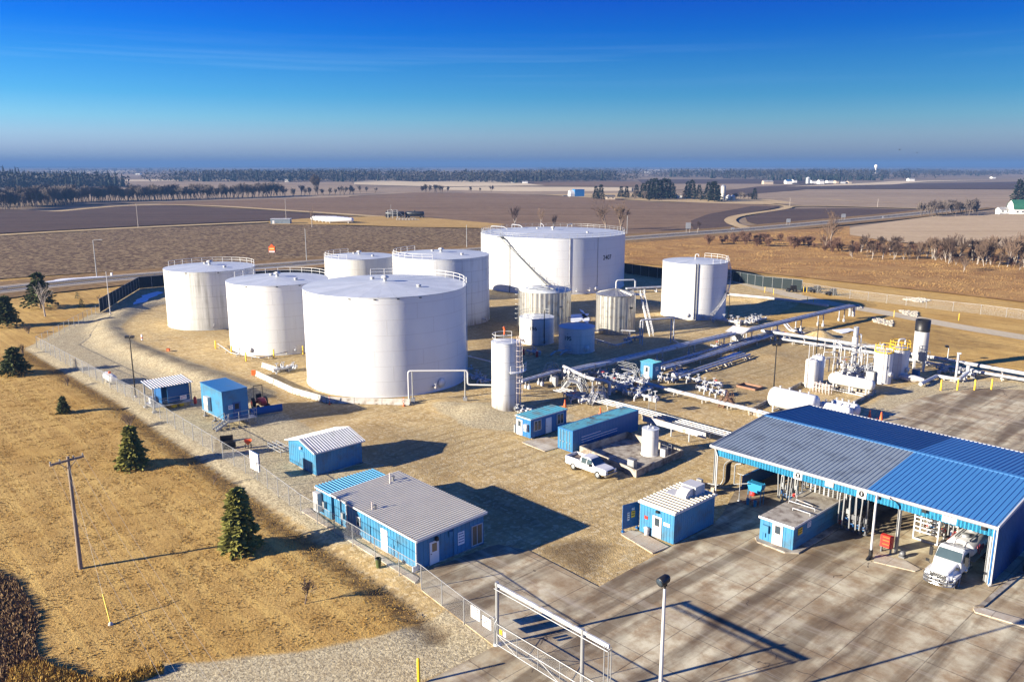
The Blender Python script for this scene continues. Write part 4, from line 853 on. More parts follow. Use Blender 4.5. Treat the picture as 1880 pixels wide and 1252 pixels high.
a, b, z0, z1 = rect(ony, fr, 0, (717,984), (731,1004)); plaque(t, 'y', 0, a, b, z0, z1, -1, 'blue_wall', 0)
a, z0 = ony(fr, 0, 630, 952); m = MB(); m.box(a, -.25, .9, a + .35, 0, 1.5); m.build('meter_box', MT['galv'], t)
a, z0 = ony(fr, 0, 637, 945); m = MB(); m.box(a, -.12, 0.05, a + .16, -.02, h - .1); m.box(lx - .05, -.16, .02, lx + .05, -.04, h - .05); m.box(lx - .1, -.5, .02, lx + .12, -.25, .5); m.build('downpipe', MT['trim'], t)
for px, py, hh, r in ((716,889,1.2,.07), (722,884,.5,.11), (683,934,.7,.05), (689,933,.25,.1)):
    q = loc2(fr, G(px, py, h + .12)); m = MB(); m.cyl((q.x, q.y, h), (q.x, q.y, h + .12 + hh), r, 8)
    if hh < .6: m.cyl((q.x, q.y, h + .12 + hh), (q.x, q.y, h + .2 + hh), r*1.7, 10)
    m.build('roof_pipe', MT['door_pink' if hh > .6 else 'grey'], t)
m = MB(); q = loc2(fr, G(698,895,h + .2)); 
m = MB(); m.box(-.05, -.05, -.12, lx + .05, ly + .05, .06); m.build('base', MT['concrete_old'], t)
# --- annex beside it
f0 = G(583,940); lx, ly, h = 2.75, 6.6, 2.75
t = thing('annex_container', 'blue ribbed-roof annex cabin standing end-on beside the tan-roofed office', 'cabin', f0, YARD); fr = (f0, YARD)
walls(t, 0, 0, lx, ly, .1, h, 'blue_wall', .6, .03)
m = MB(); m.box(-.1, -.12, h - .08, lx + .1, ly + .12, h); m.sheet((-.1, -.12, h + .015), (lx + .2, 0, 0), (0, ly + .24, 0), (0, 0, 1), 3, .0, .05)
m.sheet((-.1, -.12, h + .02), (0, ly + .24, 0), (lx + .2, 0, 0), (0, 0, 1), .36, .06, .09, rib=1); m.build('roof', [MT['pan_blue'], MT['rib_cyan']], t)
m = MB(); m.bar((-.12, -.14, h - .08), (lx + .12, -.14, h - .08), .05, .16); m.bar((lx + .12, -.14, h - .08), (lx + .12, ly + .1, h - .08), .05, .16); m.build('roof_trim', MT['trim'], t)
acbox(t, .25, -.55, .5, 1.1, -.04, 2.4); m = MB(); m.box(1.55, -.3, 1.0, 1.85, -.04, 1.7); m.build('meter_box', MT['galv'], t)
opening(t, 'x', lx, .35, 1.25, 1.0, 2.1, 'window', 'glass', 'trim', 1)
u = thing('condenser_unit', 'grey outdoor condenser unit in the gap between annex and office', 'condenser unit', f0 + EX*(lx + .35) + EY*.2, YARD); m = MB(); m.box(0, 0, 0, .8, .8, .95); b_ = m.build('casing', MT['galv'], u); g = MB()
for i in range(7): g.box(-.01, .05, .15 + i*.1, .81, .75, .19 + i*.1)
g.build('grille', MT['grey'], u); g = MB(); g.lathe([(.33, .95), (.33, .99), (.3, .99)], 16, (.4, .4, 0)); g.build('fan_guard', MT['black'], u)
# --- control shed with the roof duct
fr, lx, ly, h = corner((1236,1000), (1176,975), (1306,962), 941); lx, ly, h = 3.85, 6.4, 3.05; fr = (G(1236,1000) - EX*lx, YARD)
t = thing('control_shed', 'blue control shed with a ribbed white-edged roof and a white roof duct', 'shed', fr[0], YARD)
walls(t, 0, 0, lx, ly, .05, h, 'blue_wall', .32, .03)
m = MB(); m.box(-.12, -.12, h - .06, lx + .12, ly + .12, h + .03); m.sheet((-.12, -.12, h + .045), (0, ly + .24, 0), (lx + .24, 0, 0), (0, 0, 1), .5, .06, .12, rib=1); m.build('roof', [MT['pan_dark'], MT['rib_lit']], t)
m = MB(); m.bar((-.15, -.15, h - .04), (lx + .15, -.15, h - .04), .05, .22); m.bar((lx + .15, -.15, h - .04), (lx + .15, ly + .12, h - .04), .05, .22); m.build('roof_trim', MT['trim'], t)
m = MB(); m.box(.5, 3.0, h + .1, 2.1, 4.4, h + .16); m.build('roof_hatch', MT['white'], t)
m = MB(); m.box(1.4, 4.4, h + .05, 3.0, 5.9, h + .95); o = m.build('roof_unit', MT['white'], t); m = MB(); m.extr([(0, 0), (1.25, 0), (1.25, .75), (.75, .75), (.3, .55), (.05, .25)], (1.7, 3.1, h + .1), (0, 1, 0), (0, 0, 1), (1.1, 0, 0)); m.build('duct_hood', MT['white'], o)
a, b, z0, z1 = rect(ony, fr, 0, (1199,949), (1212,986)); opening(t, 'y', 0, a, a + 1.0, .1, 2.15, 'door', 'glass', 'door_pink', -1)
a, b, z0, z1 = rect(ony, fr, 0, (1184,948), (1189,953)); plaque(t, 'y', 0, a, a + .35, z0, z0 + .3, -1, 'red', 0)
a, b, z0, z1 = rect(ony, fr, 0, (1219,958), (1230,968)); plaque(t, 'y', 0, a, b, z0, z1, -1, 'sign', 2, 'red', seed=4)
a, z0 = ony(fr, 0, 1209, 933); m = MB(); m.box(a - .15, -.25, 2.55, a + .15, -.03, 2.75); m.build('wall_lamp', MT['black'], t)
u = thing('waste_bin', 'small pale bin beside the control shed door', 'bin', G(1187,983), YARD); m = MB(); m.lathe([(.22, 0), (.27, .75)], 14); m.build('body', MT['white_pipe'], u); m = MB(); m.lathe([(.29, .75), (.29, .8), (.01, .9)], 14); m.build('lid', MT['white'], u)
# board next to it
p = G(1142,978); t = thing('notice_board', 'blue standing notice board with yellow and white papers', 'notice board', p, YARD + RA(78)); 
m = MB(); m.box(0, -.03, .35, 2.0, .03, 2.75); m.build('panel', MT['blue_dark'], t)
for x in (.15, 1.85): m = MB(); m.box(x - .05, .035, 0, x + .05, .12, 2.6); m.box(x - .12, -.12, 0, x + .12, .2, .14); m.build('post', MT['blue_dark'], t)
plaque(t, 'y', -.03, .55, .8, 1.1, 1.9, -1, 'sign', 3, seed=3, dep=.02); plaque(t, 'y', -.03, 1.0, 1.45, 1.3, 1.95, -1, 'yellow', 2, seed=6, dep=.02); plaque(t, 'y', -.03, 1.05, 1.4, 2.05, 2.25, -1, 'sign', 1, seed=8, dep=.02)
# --- site office trailer
fr, lx, ly, h = corner((974,807), (946,796), (1038,791), 770); lx, ly, h = 2.6, 6.5, 2.6; fr = (G(974,807) - EX*lx, YARD)
t = thing('site_cabin', 'blue site cabin with two windows and a white door beside the long container', 'cabin', fr[0], YARD)
walls(t, 0, 0, lx, ly, .15, h, 'blue_cont', .5, .02)
m = MB(); m.box(-.1, -.1, h - .04, lx + .1, ly + .1, h + .06); m.sheet((-.1, -.1, h + .07), (0, ly + .2, 0), (lx + .2, 0, 0), (0, 0, 1), .6, .03, .05); m.build('roof', MT['cyan_roof'], t)
m = MB(); m.bar((-.12, -.13, h), (lx + .12, -.13, h), .04, .14); m.bar((lx + .13, -.12, h), (lx + .13, ly + .12, h), .04, .14); m.build('roof_trim', MT['trim'], t)
a, b, z0, z1 = rect(onx, fr, lx, (980,773), (993,788)); opening(t, 'x', lx, a, b, z0, z1, 'window', 'glass', 'trim', 1, .08, 2)
a, b, z0, z1 = rect(onx, fr, lx, (1002,764), (1014,796)); opening(t, 'x', lx, a, a + 1.0, .2, 2.2, 'door', None, 'door', 1)
a, b, z0, z1 = rect(onx, fr, lx, (1022,760), (1034,776)); opening(t, 'x', lx, a, b, z0, z1, 'window', 'glass', 'trim', 1, .08, 2)
opening(t, 'y', 0, .15, 1.15, .2, 2.2, 'door', 'glass', 'door', -1); acbox(t, 1.75, -.4, 1.0, 2.25, -.02, 1.9); m = MB(); m.box(-.3, -.15, .3, -.03, .4, 1.3); m.build('meter_box', MT['galv'], t)
for y in (.4, 3.2, 6.0):
    m = MB(); m.box(.2, y, -.05, lx - .2, y + .3, .16); m.build('support_block', MT['concrete'], t)
# --- long container
fr = (G(1051,831.5) - EX*2.44, YARD); lx, ly, h = 2.44, 12.4, 2.72
t = thing('shipping_container', 'long blue corrugated shipping container with rust-streaked pale roof', 'container', fr[0], YARD)
m = MB(); m.box(.05, .05, .12, lx - .05, ly - .05, h - .05); m.sheet((lx - .03, .15, .2), (0, ly - .3, 0), (0, 0, h - .35), (1, 0, 0), .28, .035, .1); m.sheet((.03, .15, .2), (0, ly - .3, 0), (0, 0, h - .35), (-1, 0, 0), .28, .035, .1); m.build('wall', MT['blue_cont'], t)
m = MB()
for x in (0, lx - .14):
    for y in (0, ly - .14): m.box(x, y, .05, x + .14, y + .14, h)
    m.box(x, .14, h - .12, x + .14, ly - .14, h); m.box(x, .14, .05, x + .14, ly - .14, .2)
for y in (0, ly - .14): m.box(.14, y, h - .14, lx - .14, y + .14, h); m.box(.14, y, .05, lx - .14, y + .14, .2)
m.build('frame', MT['blue_cont'], t)
MT['cont_roof'] = plain('rust_streaked_cyan', (.07,.24,.31), .5, 0, .15, .9, dirt=(.07,.06,.05), ds=.8, dth=.57)
m = MB(); m.box(.14, .14, h - .08, lx - .14, ly - .14, h - .03); m.sheet((.14, .14, h - .025), (0, ly - .28, 0), (lx - .28, 0, 0), (0, 0, 1), .4, .025, .12); m.build('roof', MT['cont_roof'], t)
for i in (0, 1):
    x0 = .16 + i*1.07; m = MB(); m.box(x0, -.02, .22, x0 + 1.05, .05, h - .16); m.sheet((x0 + .05, -.022, .3), (.95, 0, 0), (0, 0, h - .54), (0, -1, 0), .24, .025, .06); d = m.build('door', MT['blue_wall'], t); k = MB()
    for x in (x0 + .28, x0 + .75): k.cyl((x, -.08, .2), (x, -.08, h - .12), .025, 6); k.bar((x, -.1, 1.1), (x + .2, -.1, 1.15), .03, .06)
    k.build('lock_bar', MT['galv'], d)
m = MB()
for (p, q) in (((1067.6,802.5), (1103,790)), ((1067.6,807.5), (1133,785.5)), ((1067.6,812), (1133,790))):
    a, b = onx(fr, lx, *p), onx(fr, lx, *q); m.bar((lx + .02, a[0], a[1]), (lx + .02, b[0], a[1] + .0), .012, .06)
m.build('painted_line', MT['sign'], t)
# --- little pipeline shack
fr = (G(1198.4,699.4) - EX*2.5, YARD); lx, ly, h = 2.4, 2.2, 2.75
t = thing('meter_shack', 'tiny blue ribbed shack standing among the pipelines', 'shack', fr[0], YARD); walls(t, 0, 0, lx, ly, .1, h, 'blue_wall', .3, .03)
m = MB(); m.box(-.1, -.1, h, lx + .1, ly + .1, h + .05); m.sheet((-.1, -.1, h + .055), (0, ly + .2, 0), (lx + .2, 0, 0), (0, 0, 1), .3, .04, .08); m.build('roof', MT['cyan_roof'], t)
opening(t, 'y', 0, .75, 1.75, .15, 2.2, 'door', 'glass', 'door', -1); plaque(t, 'x', lx, .7, 1.4, 1.5, 2.1, 1, 'sign', 2, seed=9)
# --- raised hut with steps
zf = .95; cF = G(410.5,771,zf); lx, ly = 6.75, 3.5; o = cF - EX*lx; o.z = 0; fr = (o, YARD); h = 4.7
t = thing('raised_hut', 'dark blue hut raised on steel legs with a side stair and landing', 'hut', o, YARD)
m = MB(); m.box(.02, .02, zf, lx - .02, ly - .02, h); m.sheet((0, 0, zf), (lx, 0, 0), (0, 0, h - zf), (0, -1, 0), .35, .03, .1); m.sheet((0, ly, zf), (lx, 0, 0), (0, 0, h - zf), (0, 1, 0), .35, .03, .1); m.sheet((0, 0, zf), (0, ly, 0), (0, 0, h - zf), (-1, 0, 0), .35, .03, .1)
m.box(lx - .01, 0, zf, lx + .02, ly, h); m.build('wall', MT['blue_wall'], t)
m = MB(); m.box(-.06, -.06, h, lx + .06, ly + .06, h + .06); m.build('roof', MT['blue_cont'], t)
m = MB(); m.box(-.03, -.03, zf - .12, lx + .03, ly + .03, zf - .002); m.build('floor_frame', MT['galv'], t)
for x in (.3, lx*.5, lx - .3):
    for y in (.25, ly - .25): m = MB(); m.box(x - .09, y - .09, .1, x + .09, y + .09, zf - .12); m.box(x - .25, y - .25, -.1, x + .25, y + .25, .1); m.build('leg', MT['galv'], t)
acbox(t, 1.9, -.5, 1.45, 3.2, -.04, 3.3)
opening(t, 'x', lx + .02, 1.35, 2.4, zf + .02, 3.0, 'door', 'dark', 'blue_dark', 1); plaque(t, 'x', lx + .02, .75, 1.35, 2.2, 2.75, 1, 'sign', 2, 'ink', seed=2, dep=.05)
m = MB(); m.box(lx + .02, .1, zf - .12, lx + 1.4, ly + .5, zf - .04); m.build('landing', MT['galv'], t)
m = MB(); x1 = lx + 1.36
for x, y in ((x1, .15), (x1, 1.5), (x1, 2.9), (x1, ly + .45), (lx + .7, ly + .45)): m.cyl((x, y, 0.0), (x, y, zf + 1.1), .035, 6)
for hh in (.55, 1.1): m.tube([(x1, .15, zf + hh), (x1, ly + .45, zf + hh), (lx + .1, ly + .45, zf + hh)], .03, 6)
m.build('landing_rail', MT['galv'], t); stairflight((lx + .65, -1.6, 0), (lx + .65, .1, zf - .05), 1.0, 6, mat='galv', parent=t, name='steps')
m = MB(); m.box(-.9, .4, zf - .1, -.03, 1.6, zf - .03)
for x, y in ((-.85, .45), (-.85, 1.55), (-.1, .45)): m.cyl((x, y, 0), (x, y, zf + 1.05), .03, 6)
for hh in (.55, 1.05): m.tube([(-.1, .45, zf + hh), (-.85, .45, zf + hh), (-.85, 1.55, zf + hh)], .03, 6)
m.build('rear_platform', MT['galv'], t)
# --- open shelter
fo = G(284,757); fr = (fo - EX*3.4, YARD); lx, ly = 3.4, 5.2; h = 3.5
t = thing('open_shelter', 'open-sided steel shelter with a blue and white ribbed roof', 'shelter', fr[0], YARD)
for x in (0, lx):
    for y in (0, ly): m = MB(); m.box(x - .08, y - .08, 0, x + .08, y + .08, h - .1 + (.25 if x == 0 else 0)); m.box(x - .25, y - .25, -.1, x + .25, y + .25, .18); m.build('post', MT['galv'], t)
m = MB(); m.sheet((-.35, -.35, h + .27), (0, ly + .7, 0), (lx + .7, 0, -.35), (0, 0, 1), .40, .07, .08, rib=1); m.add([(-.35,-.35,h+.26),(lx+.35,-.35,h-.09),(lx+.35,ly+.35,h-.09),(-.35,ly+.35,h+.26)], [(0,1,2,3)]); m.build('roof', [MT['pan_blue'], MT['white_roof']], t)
m = MB(); m.box(.02, 1.3, .75, lx - .6, 1.4, h - .4); m.box(.7, 1.4, .75, .78, ly - .2, h - .3); m.box(lx - .3, 2.0, .9, lx - .2, ly - .1, h - .25); m.build('cladding', MT['blue_dark'], t)
m = MB(); m.box(-.1, -.1, .6, lx + .1, ly + .1, .68); m.build('deck', MT['galv'], t)
m = MB()
for y in (.05, ly - .05):
    for z in (1.2, 1.7): m.cyl((0, y, z), (lx, y, z), .03, 5)
for z in (1.2, 1.7): m.cyl((lx, .05, z), (lx, ly - .05, z), .03, 5); m.cyl((0, .05, z), (0, ly - .05, z), .03, 5)
m.build('guard_rail', MT['galv'], t)
plaque(t, 'x', lx + .04, 3.6, 4.5, 1.1, 1.7, 1, 'sign', 2, 'red', seed=7)
for y in (2.6, 3.6): m = MB(); m.box(lx - .9, y, .08, lx - .2, y + .55, .58); m.build('battery_box', MT['yellow'], t)
m = MB(); m.box(.5, .3, .7, 1.2, 1.0, 1.6); m.build('equipment_cabinet', MT['white'], t)
u = thing('fire_extinguisher', 'red wheeled fire extinguisher at the corner of the open shelter', 'extinguisher', fo + EY*5.7, YARD); m = MB(); m.lathe([(.01, .1), (.2, .12), (.22, .25), (.22, 1.0), (.1, 1.15), (.05, 1.25)], 14); m.build('cylinder', MT['red'], u); m = MB(); m.tube([(0, 0, 1.2), (.2, 0, 1.1), (.3, 0, .7)], .03, 6); m.build('hose', MT['black'], u)
# ------------------------------------------------------------------ loading canopy
co_ = G(1306,818,5.1); CAN = (Vector((co_.x, co_.y, 0)), YARD); LX, LY, HE, HR = 26.8, 21.0, 5.1, 6.1
def cw(x, y, z=0): return CAN[0] + EX*x + EY*y + Vector((0, 0, z))
t = thing('loading_canopy', 'wide loading canopy with a blue and weathered grey ribbed roof and cyan fascia', 'canopy', CAN[0], YARD); CT = t
XS = 16.2
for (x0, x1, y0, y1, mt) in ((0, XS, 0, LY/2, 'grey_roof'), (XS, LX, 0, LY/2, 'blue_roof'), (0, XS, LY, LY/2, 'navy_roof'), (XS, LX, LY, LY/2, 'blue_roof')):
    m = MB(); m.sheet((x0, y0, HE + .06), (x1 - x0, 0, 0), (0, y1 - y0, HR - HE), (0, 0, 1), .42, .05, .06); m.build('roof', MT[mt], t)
m = MB(); m.extr([(0, HE - .25), (LY/2, HR - .25), (LY, HE - .25), (LY, HE), (LY/2, HR), (0, HE)], (.02, 0, 0), (0, 1, 0), (0, 0, 1), (LX - .04, 0, 0)); m.build('ceiling', MT['grey'], t)
m = MB(); m.bar((-.1, -.08, HE), (LX + .1, -.08, HE), .16, .2); m.bar((-.1, LY + .08, HE), (LX + .1, LY + .08, HE), .16, .2); m.build('gutter', MT['trim'], t)
for x in (-.06, LX + .06):
    m = MB(); m.bar((x, 0, HE + .02), (x, LY/2, HR + .02), .12, .26); m.bar((x, LY/2, HR + .02), (x, LY, HE + .02), .12, .26); m.build('verge_trim', MT['trim' if x > 0 else 'galv'], t)
m = MB(); m.bar((0, LY/2, HR + .08), (LX, LY/2, HR + .08), .5, .05); m.build('ridge_cap', MT['blue_roof'], t)
FZ = HE - .95
m = MB(); m.box(.62, .2, FZ, LX - .2, .26, HE - .1); m.sheet((.62, .2, FZ), (LX - .82, 0, 0), (0, 0, HE - .1 - FZ), (0, -1, 0), .3, .035, .07); m.build('fascia', MT['fascia'], t)
m = MB(); m.box(.3, LY - .3, FZ, LX - .2, LY - .24, HE - .1); m.box(.32, .5, FZ, .38, LY - .4, HE - .1); m.extr([(.5, HE - .1), (LY/2, HR - .3), (LY - .4, HE - .1)], (.32, 0, 0), (0, 1, 0), (0, 0, 1), (.06, 0, 0)); m.build('fascia', MT['fascia'], t)
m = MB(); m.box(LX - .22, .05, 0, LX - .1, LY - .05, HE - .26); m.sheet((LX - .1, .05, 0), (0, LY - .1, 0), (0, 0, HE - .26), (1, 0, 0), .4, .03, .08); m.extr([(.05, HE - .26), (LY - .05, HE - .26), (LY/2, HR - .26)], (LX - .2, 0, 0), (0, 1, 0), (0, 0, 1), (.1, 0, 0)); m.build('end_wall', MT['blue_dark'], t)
for x, y in [(.35, .4), (LX - .5, .4), (19.1, .4), (6.3, 6.2), (6.3, 13), (6.3, LY - .6), (.35, 10.5), (.35, LY - .5), (12.95, 3.4), (12.95, 10), (12.95, LY - .6), (19.1, 8), (19.1, 14), (19.1, LY - .6), (LX - .5, 8), (LX - .5, LY - .5)]:
    m = MB(); m.box(x - .13, y - .03, 0, x + .13, y + .03, HE - .3); m.box(x - .13, y - .13, 0, x - .1, y + .13, HE - .3); m.box(x + .1, y - .13, 0, x + .13, y + .13, HE - .3); m.build('post', MT['galv'], t)
m = MB(); m.box(LX - .28, .1, 0, LX - .1, .2, HE - .2); m.cyl((LX + .05, -.1, .1), (LX + .05, -.1, HE - .1), .07, 8); m.cyl((LX - .05, -.25, .08), (LX + .05, -.1, .3), .07, 8); m.build('downpipe', MT['trim'], t)
m = MB(); m.tube(bend([(.5, -.08, HE - .1), (.75, .1, HE - .9), (.75, .1, .1)], .2), .07, 8); m.build('downpipe', MT['trim'], t)
for x, lab in ((9.6, '2'), (15.75, '1')):
    m = MB(); m.box(x - .42, .1, FZ + .02, x + .42, .17, HE - .08); p = m.build('lane_sign', MT['sign'], t); k = MB(); k.hlathe((x, .1, FZ + .42), (x, .06, FZ + .42), [(0, .27), (.012, .27), (.012, .01)], 20); k.build('disc', MT['ink'], p)
    text(lab, .42, MT['sign'], p, face((x, .085, FZ + .42), (1, 0, 0), (0, -1, 0)), 'number')
    k = MB(); k.box(x - .3, .09, HE - .24, x + .3, .1, HE - .15); k.build('print', MT['ink'], p)
plaque(t, 'y', .17, 12.3, 13.1, FZ + .2, HE - .12, -1, 'door_pink', 0, name='blank_sign')
plaque(t, 'y', .17, 22.6, 23.7, FZ + .12, HE - .1, -1, 'sign', 2, 'grey', seed=12)
for x in (17.2, 21.2, 25.8):
    m = MB(); m.box(x - .18, -.12, FZ + .45, x + .18, .15, FZ + .7); m.build('flood_lamp', MT['black'], t)
# standpipe in front
t = thing('rainwater_pipe', 'tall white rainwater pipe with a black foot in front of the canopy', 'downpipe', cw(18.1, -2.5), YARD)
m = MB(); m.tube(bend([(-.3, .9, 5.55), (0, .05, 5.35), (0, 0, 4.8), (0, 0, .9)], .25), .1, 8); m.build('pipe', MT['trim'], t); m = MB(); m.cyl((0, 0, 0), (0, 0, .9), .17, 10); m.tube([(0, 0, .4), (-.1, -.5, .05)], .12, 8); m.build('foot', MT['black'], t)
# island control house, running back under the canopy
t = thing('island_house', 'low flat-roofed blue control house on the island under the canopy', 'control house', cw(9.52, -6.2), YARD); lx, ly, h = 3.25, 16.0, 2.3; fr = (cw(9.52, -6.2), YARD)
m = MB(); m.box(.02, .02, .12, lx - .02, ly, h); m.sheet((0, 0, .12), (lx, 0, 0), (0, 0, h - .12), (0, -1, 0), .5, .035, .12)
for z in (.9, 1.55): m.box(lx - .02, 0, z, lx + .04, ly, z + .05)
m.box(lx - .02, 0, .12, lx + .02, ly, h); m.build('wall', MT['blue_wall'], t)
m = MB(); m.box(-.08, -.1, h, lx + .08, ly + .1, h + .06); m.build('roof', MT['concrete_old'], t)
m = MB(); m.box(-.12, -.16, h - .12, lx + .12, -.1, h + .1); m.box(lx + .08, -.1, h - .1, lx + .14, ly, h + .08); m.build('roof_trim', MT['trim'], t)
a, b, z0, z1 = rect(ony, fr, 0, (1417,956), (1435,1004)); opening(t, 'y', 0, a + .15, a + 1.15, .14, 2.12, 'door', 'glass', 'door_pink', -1)
m = MB(); m.box(.35, -.25, 1.0, .95, -.03, 1.7); m.box(.5, -.12, .5, .62, -.03, 1.0); m.build('panel_box', MT['blue_wall'], t)
plaque(t, 'x', lx + .04, .75, 1.45, 1.35, 1.95, 1, 'yellow', 2, seed=21); plaque(t, 'x', lx + .04, 2.4, 3.0, 1.55, 2.05, 1, 'sign', 3, 'blue_dark', seed=22)
for (p, q) in (((.3, 4.5), (2.9, 4.5)), ((.6, 5.3), (2.4, 5.0)), ((1.4, 3.2), (3.1, 3.2)), ((.2, 6.2), (.2, 12))):
    m = MB(); m.tube([(p[0], p[1], h + .3), (q[0], q[1], h + .3)], .05, 6)
    for e in (p, q): m.cyl((e[0], e[1], h), (e[0], e[1], h + .3), .04, 5)
    m.build('roof_pipe', MT['white_pipe'], t)
t = thing('island_kerb', 'stained concrete island kerb around the flat-roofed control house', 'kerb', cw(0, 0), YARD)
m = MB(); m.prism([(9.1, -6.2), (9.7, -6.9), (12.5, -7.0), (13.4, -6.2), (13.6, 16), (9.1, 16)], -.05, .16); m.build('slab', MT['concrete_old'], t)
def riser_rack(name, label, cat, o, n, dx, H_, seed, arm=True, mat='white_pipe', group=None):
    """row of vertical product pipes with valves, meters and loading arms"""
    r = random.Random(seed); t = thing(name, label, cat, o, YARD, group)
    for i in range(n):
        x = i*dx; hh = H_*r.uniform(.9, 1.05); m = MB(); m.cyl((x, 0, .1), (x, 0, hh), .09, 8); m.cyl((x, 0, .12), (x, 0, .2), .2, 10)
        z = .8 + r.random()*.6; m.ball((x, 0, z), .2, n=10, m=6); m.cyl((x, 0, z + .25), (x, 0, z + .33), .2, 10); m.box(x - .16, -.3, z + .5, x + .16, -.02, z + .95); m.build('riser', MT[mat if r.random() < .75 else 'galv'], t)
        k = MB(); k.cyl((x, -.12, z), (x, -.5, z), .03, 5); k.hlathe((x, -.5, z), (x, -.53, z), [(0, .2), (.03, .2), (.03, .12)], 10); k.build('handwheel', MT['red' if r.random() < .2 else 'blue_dark'], t)
        if arm:
            a = MB(); y = -.9 - r.random()*.5; a.tube(bend([(x, 0, hh - .2), (x, y, hh - .1), (x + r.uniform(-.2, .2), y, .9)], .3), .06, 6); a.build('loading_arm', MT['galv'], t)
    m = MB(); m.cyl((-.2, 0, H_*.97), ((n-1)*dx + .2, 0, H_*.97), .1, 8); m.cyl((-.2, .2, .5), ((n-1)*dx + .2, .2, .5), .12, 8); m.build('header_pipe', MT[mat], t); return t
riser_rack('riser_rack', 'row of pale vertical product pipes rising behind the flat-roofed control house', 'pipe rack', cw(9.8, 2.6, .1), 7, .45, 4.4, 3, False)
riser_rack('riser_rack', 'dark-shaded bank of product pipes beside the right wall of the flat-roofed control house', 'pipe rack', cw(13.6, 1.6, 0), 5, .55, 4.3, 4, True, 'grey')  # dark grey colour imitates canopy shade on this rack and the next two
riser_rack('riser_rack', 'bank of meters and loading arms standing in the leftmost bay of the canopy', 'pipe rack', cw(6.6, 3.2, 0), 5, .5, 4.0, 5, True, 'grey')
riser_rack('riser_rack', 'rear bank of loading arms deep inside the leftmost bay', 'pipe rack', cw(6.5, 8.0, 0), 5, .6, 4.0, 6, True, 'grey')
riser_rack('riser_rack', 'rows of cream pipes behind the white cage beside the tanker truck', 'pipe rack', cw(19.6, 6.2, .1), 6, .5, 4.2, 7)
# sample stand with two buckets
p = cw(4.9, .9); t = thing('sample_stand', 'cyan steel sampling stand with a hooded tray in the leftmost bay', 'stand', p, YARD); m = MB()
for x in (-.7, .7):
    for y in (-.3, .3): m.cyl((x, y, 0), (x, y, 2.3), .04, 6)
m.tube([(-.7, -.3, 1.3), (.7, -.3, 1.3), (.7, .3, 1.3), (-.7, .3, 1.3), (-.7, -.3, 1.3)], .03, 5); m.build('frame', MT['fascia'], t); m = MB(); m.extr([(-.8, 2.2), (.8, 2.2), (.8, 1.9), (.5, 1.35), (-.5, 1.35), (-.8, 1.9)], (0, -.4, 0), (1, 0, 0), (0, 0, 1), (0, .8, 0)); m.build('tray', MT['fascia'], t)
for i, x in enumerate((-.4, .4)):
    u = thing('bucket', 'pale blue bucket, the %s of two hanging below the sampling stand' % ('left' if i == 0 else 'right'), 'bucket', p + EX*x - EY*.75, YARD, 'pale blue buckets below the sampling stand'); m = MB(); m.lathe([(.14, .02), (.19, .6), (.2, .62), (.17, .6), (.12, .06)], 14); m.build('pail', MT['fascia'], u); m = MB(); m.tube([(-.19, 0, .6), (-.12, 0, .78), (.12, 0, .78), (.19, 0, .6)], .012, 4); m.build('handle', MT['galv'], u)
t = thing('hand_post', 'thin steel signal post beside a red box at the left bay', 'post', cw(3.4, .3), YARD); m = MB(); m.cyl((0, 0, 0), (0, 0, 2.9), .05, 8); m.cyl((-.35, 0, 2.85), (.35, 0, 2.85), .035, 6); m.lathe([(.2, 0), (.2, .06), (.01, .08)], 12); m.build('pole', MT['galv'], t)
t = thing('drum', 'dark red drum standing in shade in the leftmost bay', 'drum', cw(3.6, 2.6), YARD); m = MB(); m.lathe([(.29, 0), (.3, .3), (.29, .32), (.3, .6), (.3, .9), (.01, .9)], 18); m.build('body', MT['red'], t)
# black hose bundle falling from the eave, and the cable duct beside the control shed
t = thing('hose_bundle', 'bundle of black hoses dropping in a loop at the left end of the canopy', 'hoses', cw(0, 0), YARD)
for i in range(7):
    y = .9 + i*.13; m = MB(); m.tube(bend([(-1.9, y - 2.3, .55), (1.1, y - .4, .75), (1.35, y, 1.3), (1.35, y, 3.2), (1.9, y, 3.7), (3.4, y, 3.8)], .5, 5), .06, 6); m.build('hose', MT['black'], t)
m = MB(); m.tube(bend([(-2, -.2, .7), (1.0, .5, .9), (1.2, .7, 1.5), (1.2, .7, 3.3), (1.9, .7, 3.9)], .5, 5), .05, 6); m.tube(bend([(2.6, .5, 1.5), (2.6, .5, 3.7), (3.3, .5, 3.9)], .3), .07, 6); m.tube(bend([(2.6, .5, 1.5), (4.4, .2, 2.2)], .3), .05, 6); m.build('support_pipe', MT['galv'], t)
for y in (-1.2, .2):
    m = MB(); m.box(.2, y - .2, 0, .6, y + .2, .65); m.box(.1, y - .1, .65, .7, y + .1, .75); m.build('support_block', MT['concrete_old'], t)
t = thing('cable_box', 'grey junction box on a post by the corner of the control shed', 'junction box', cw(-.9, -.4), YARD); m = MB(); m.box(-.05, -.05, 0, .05, .05, .8); m.box(-.3, -.2, .6, .3, .2, 1.3); m.build('box', MT['galv'], t); m = MB(); m.box(-.2, -.23, .7, .2, -.2, 1.2); m.build('lid', MT['grey'], t)
t = thing('low_wall', 'dark blue retaining panel in shade behind the hoses at the left bay', 'wall', cw(1.9, 3.2), YARD); m = MB(); m.box(0, 0, 0, .2, 14, 1.5); m.build('panel', MT['blue_dark'], t)
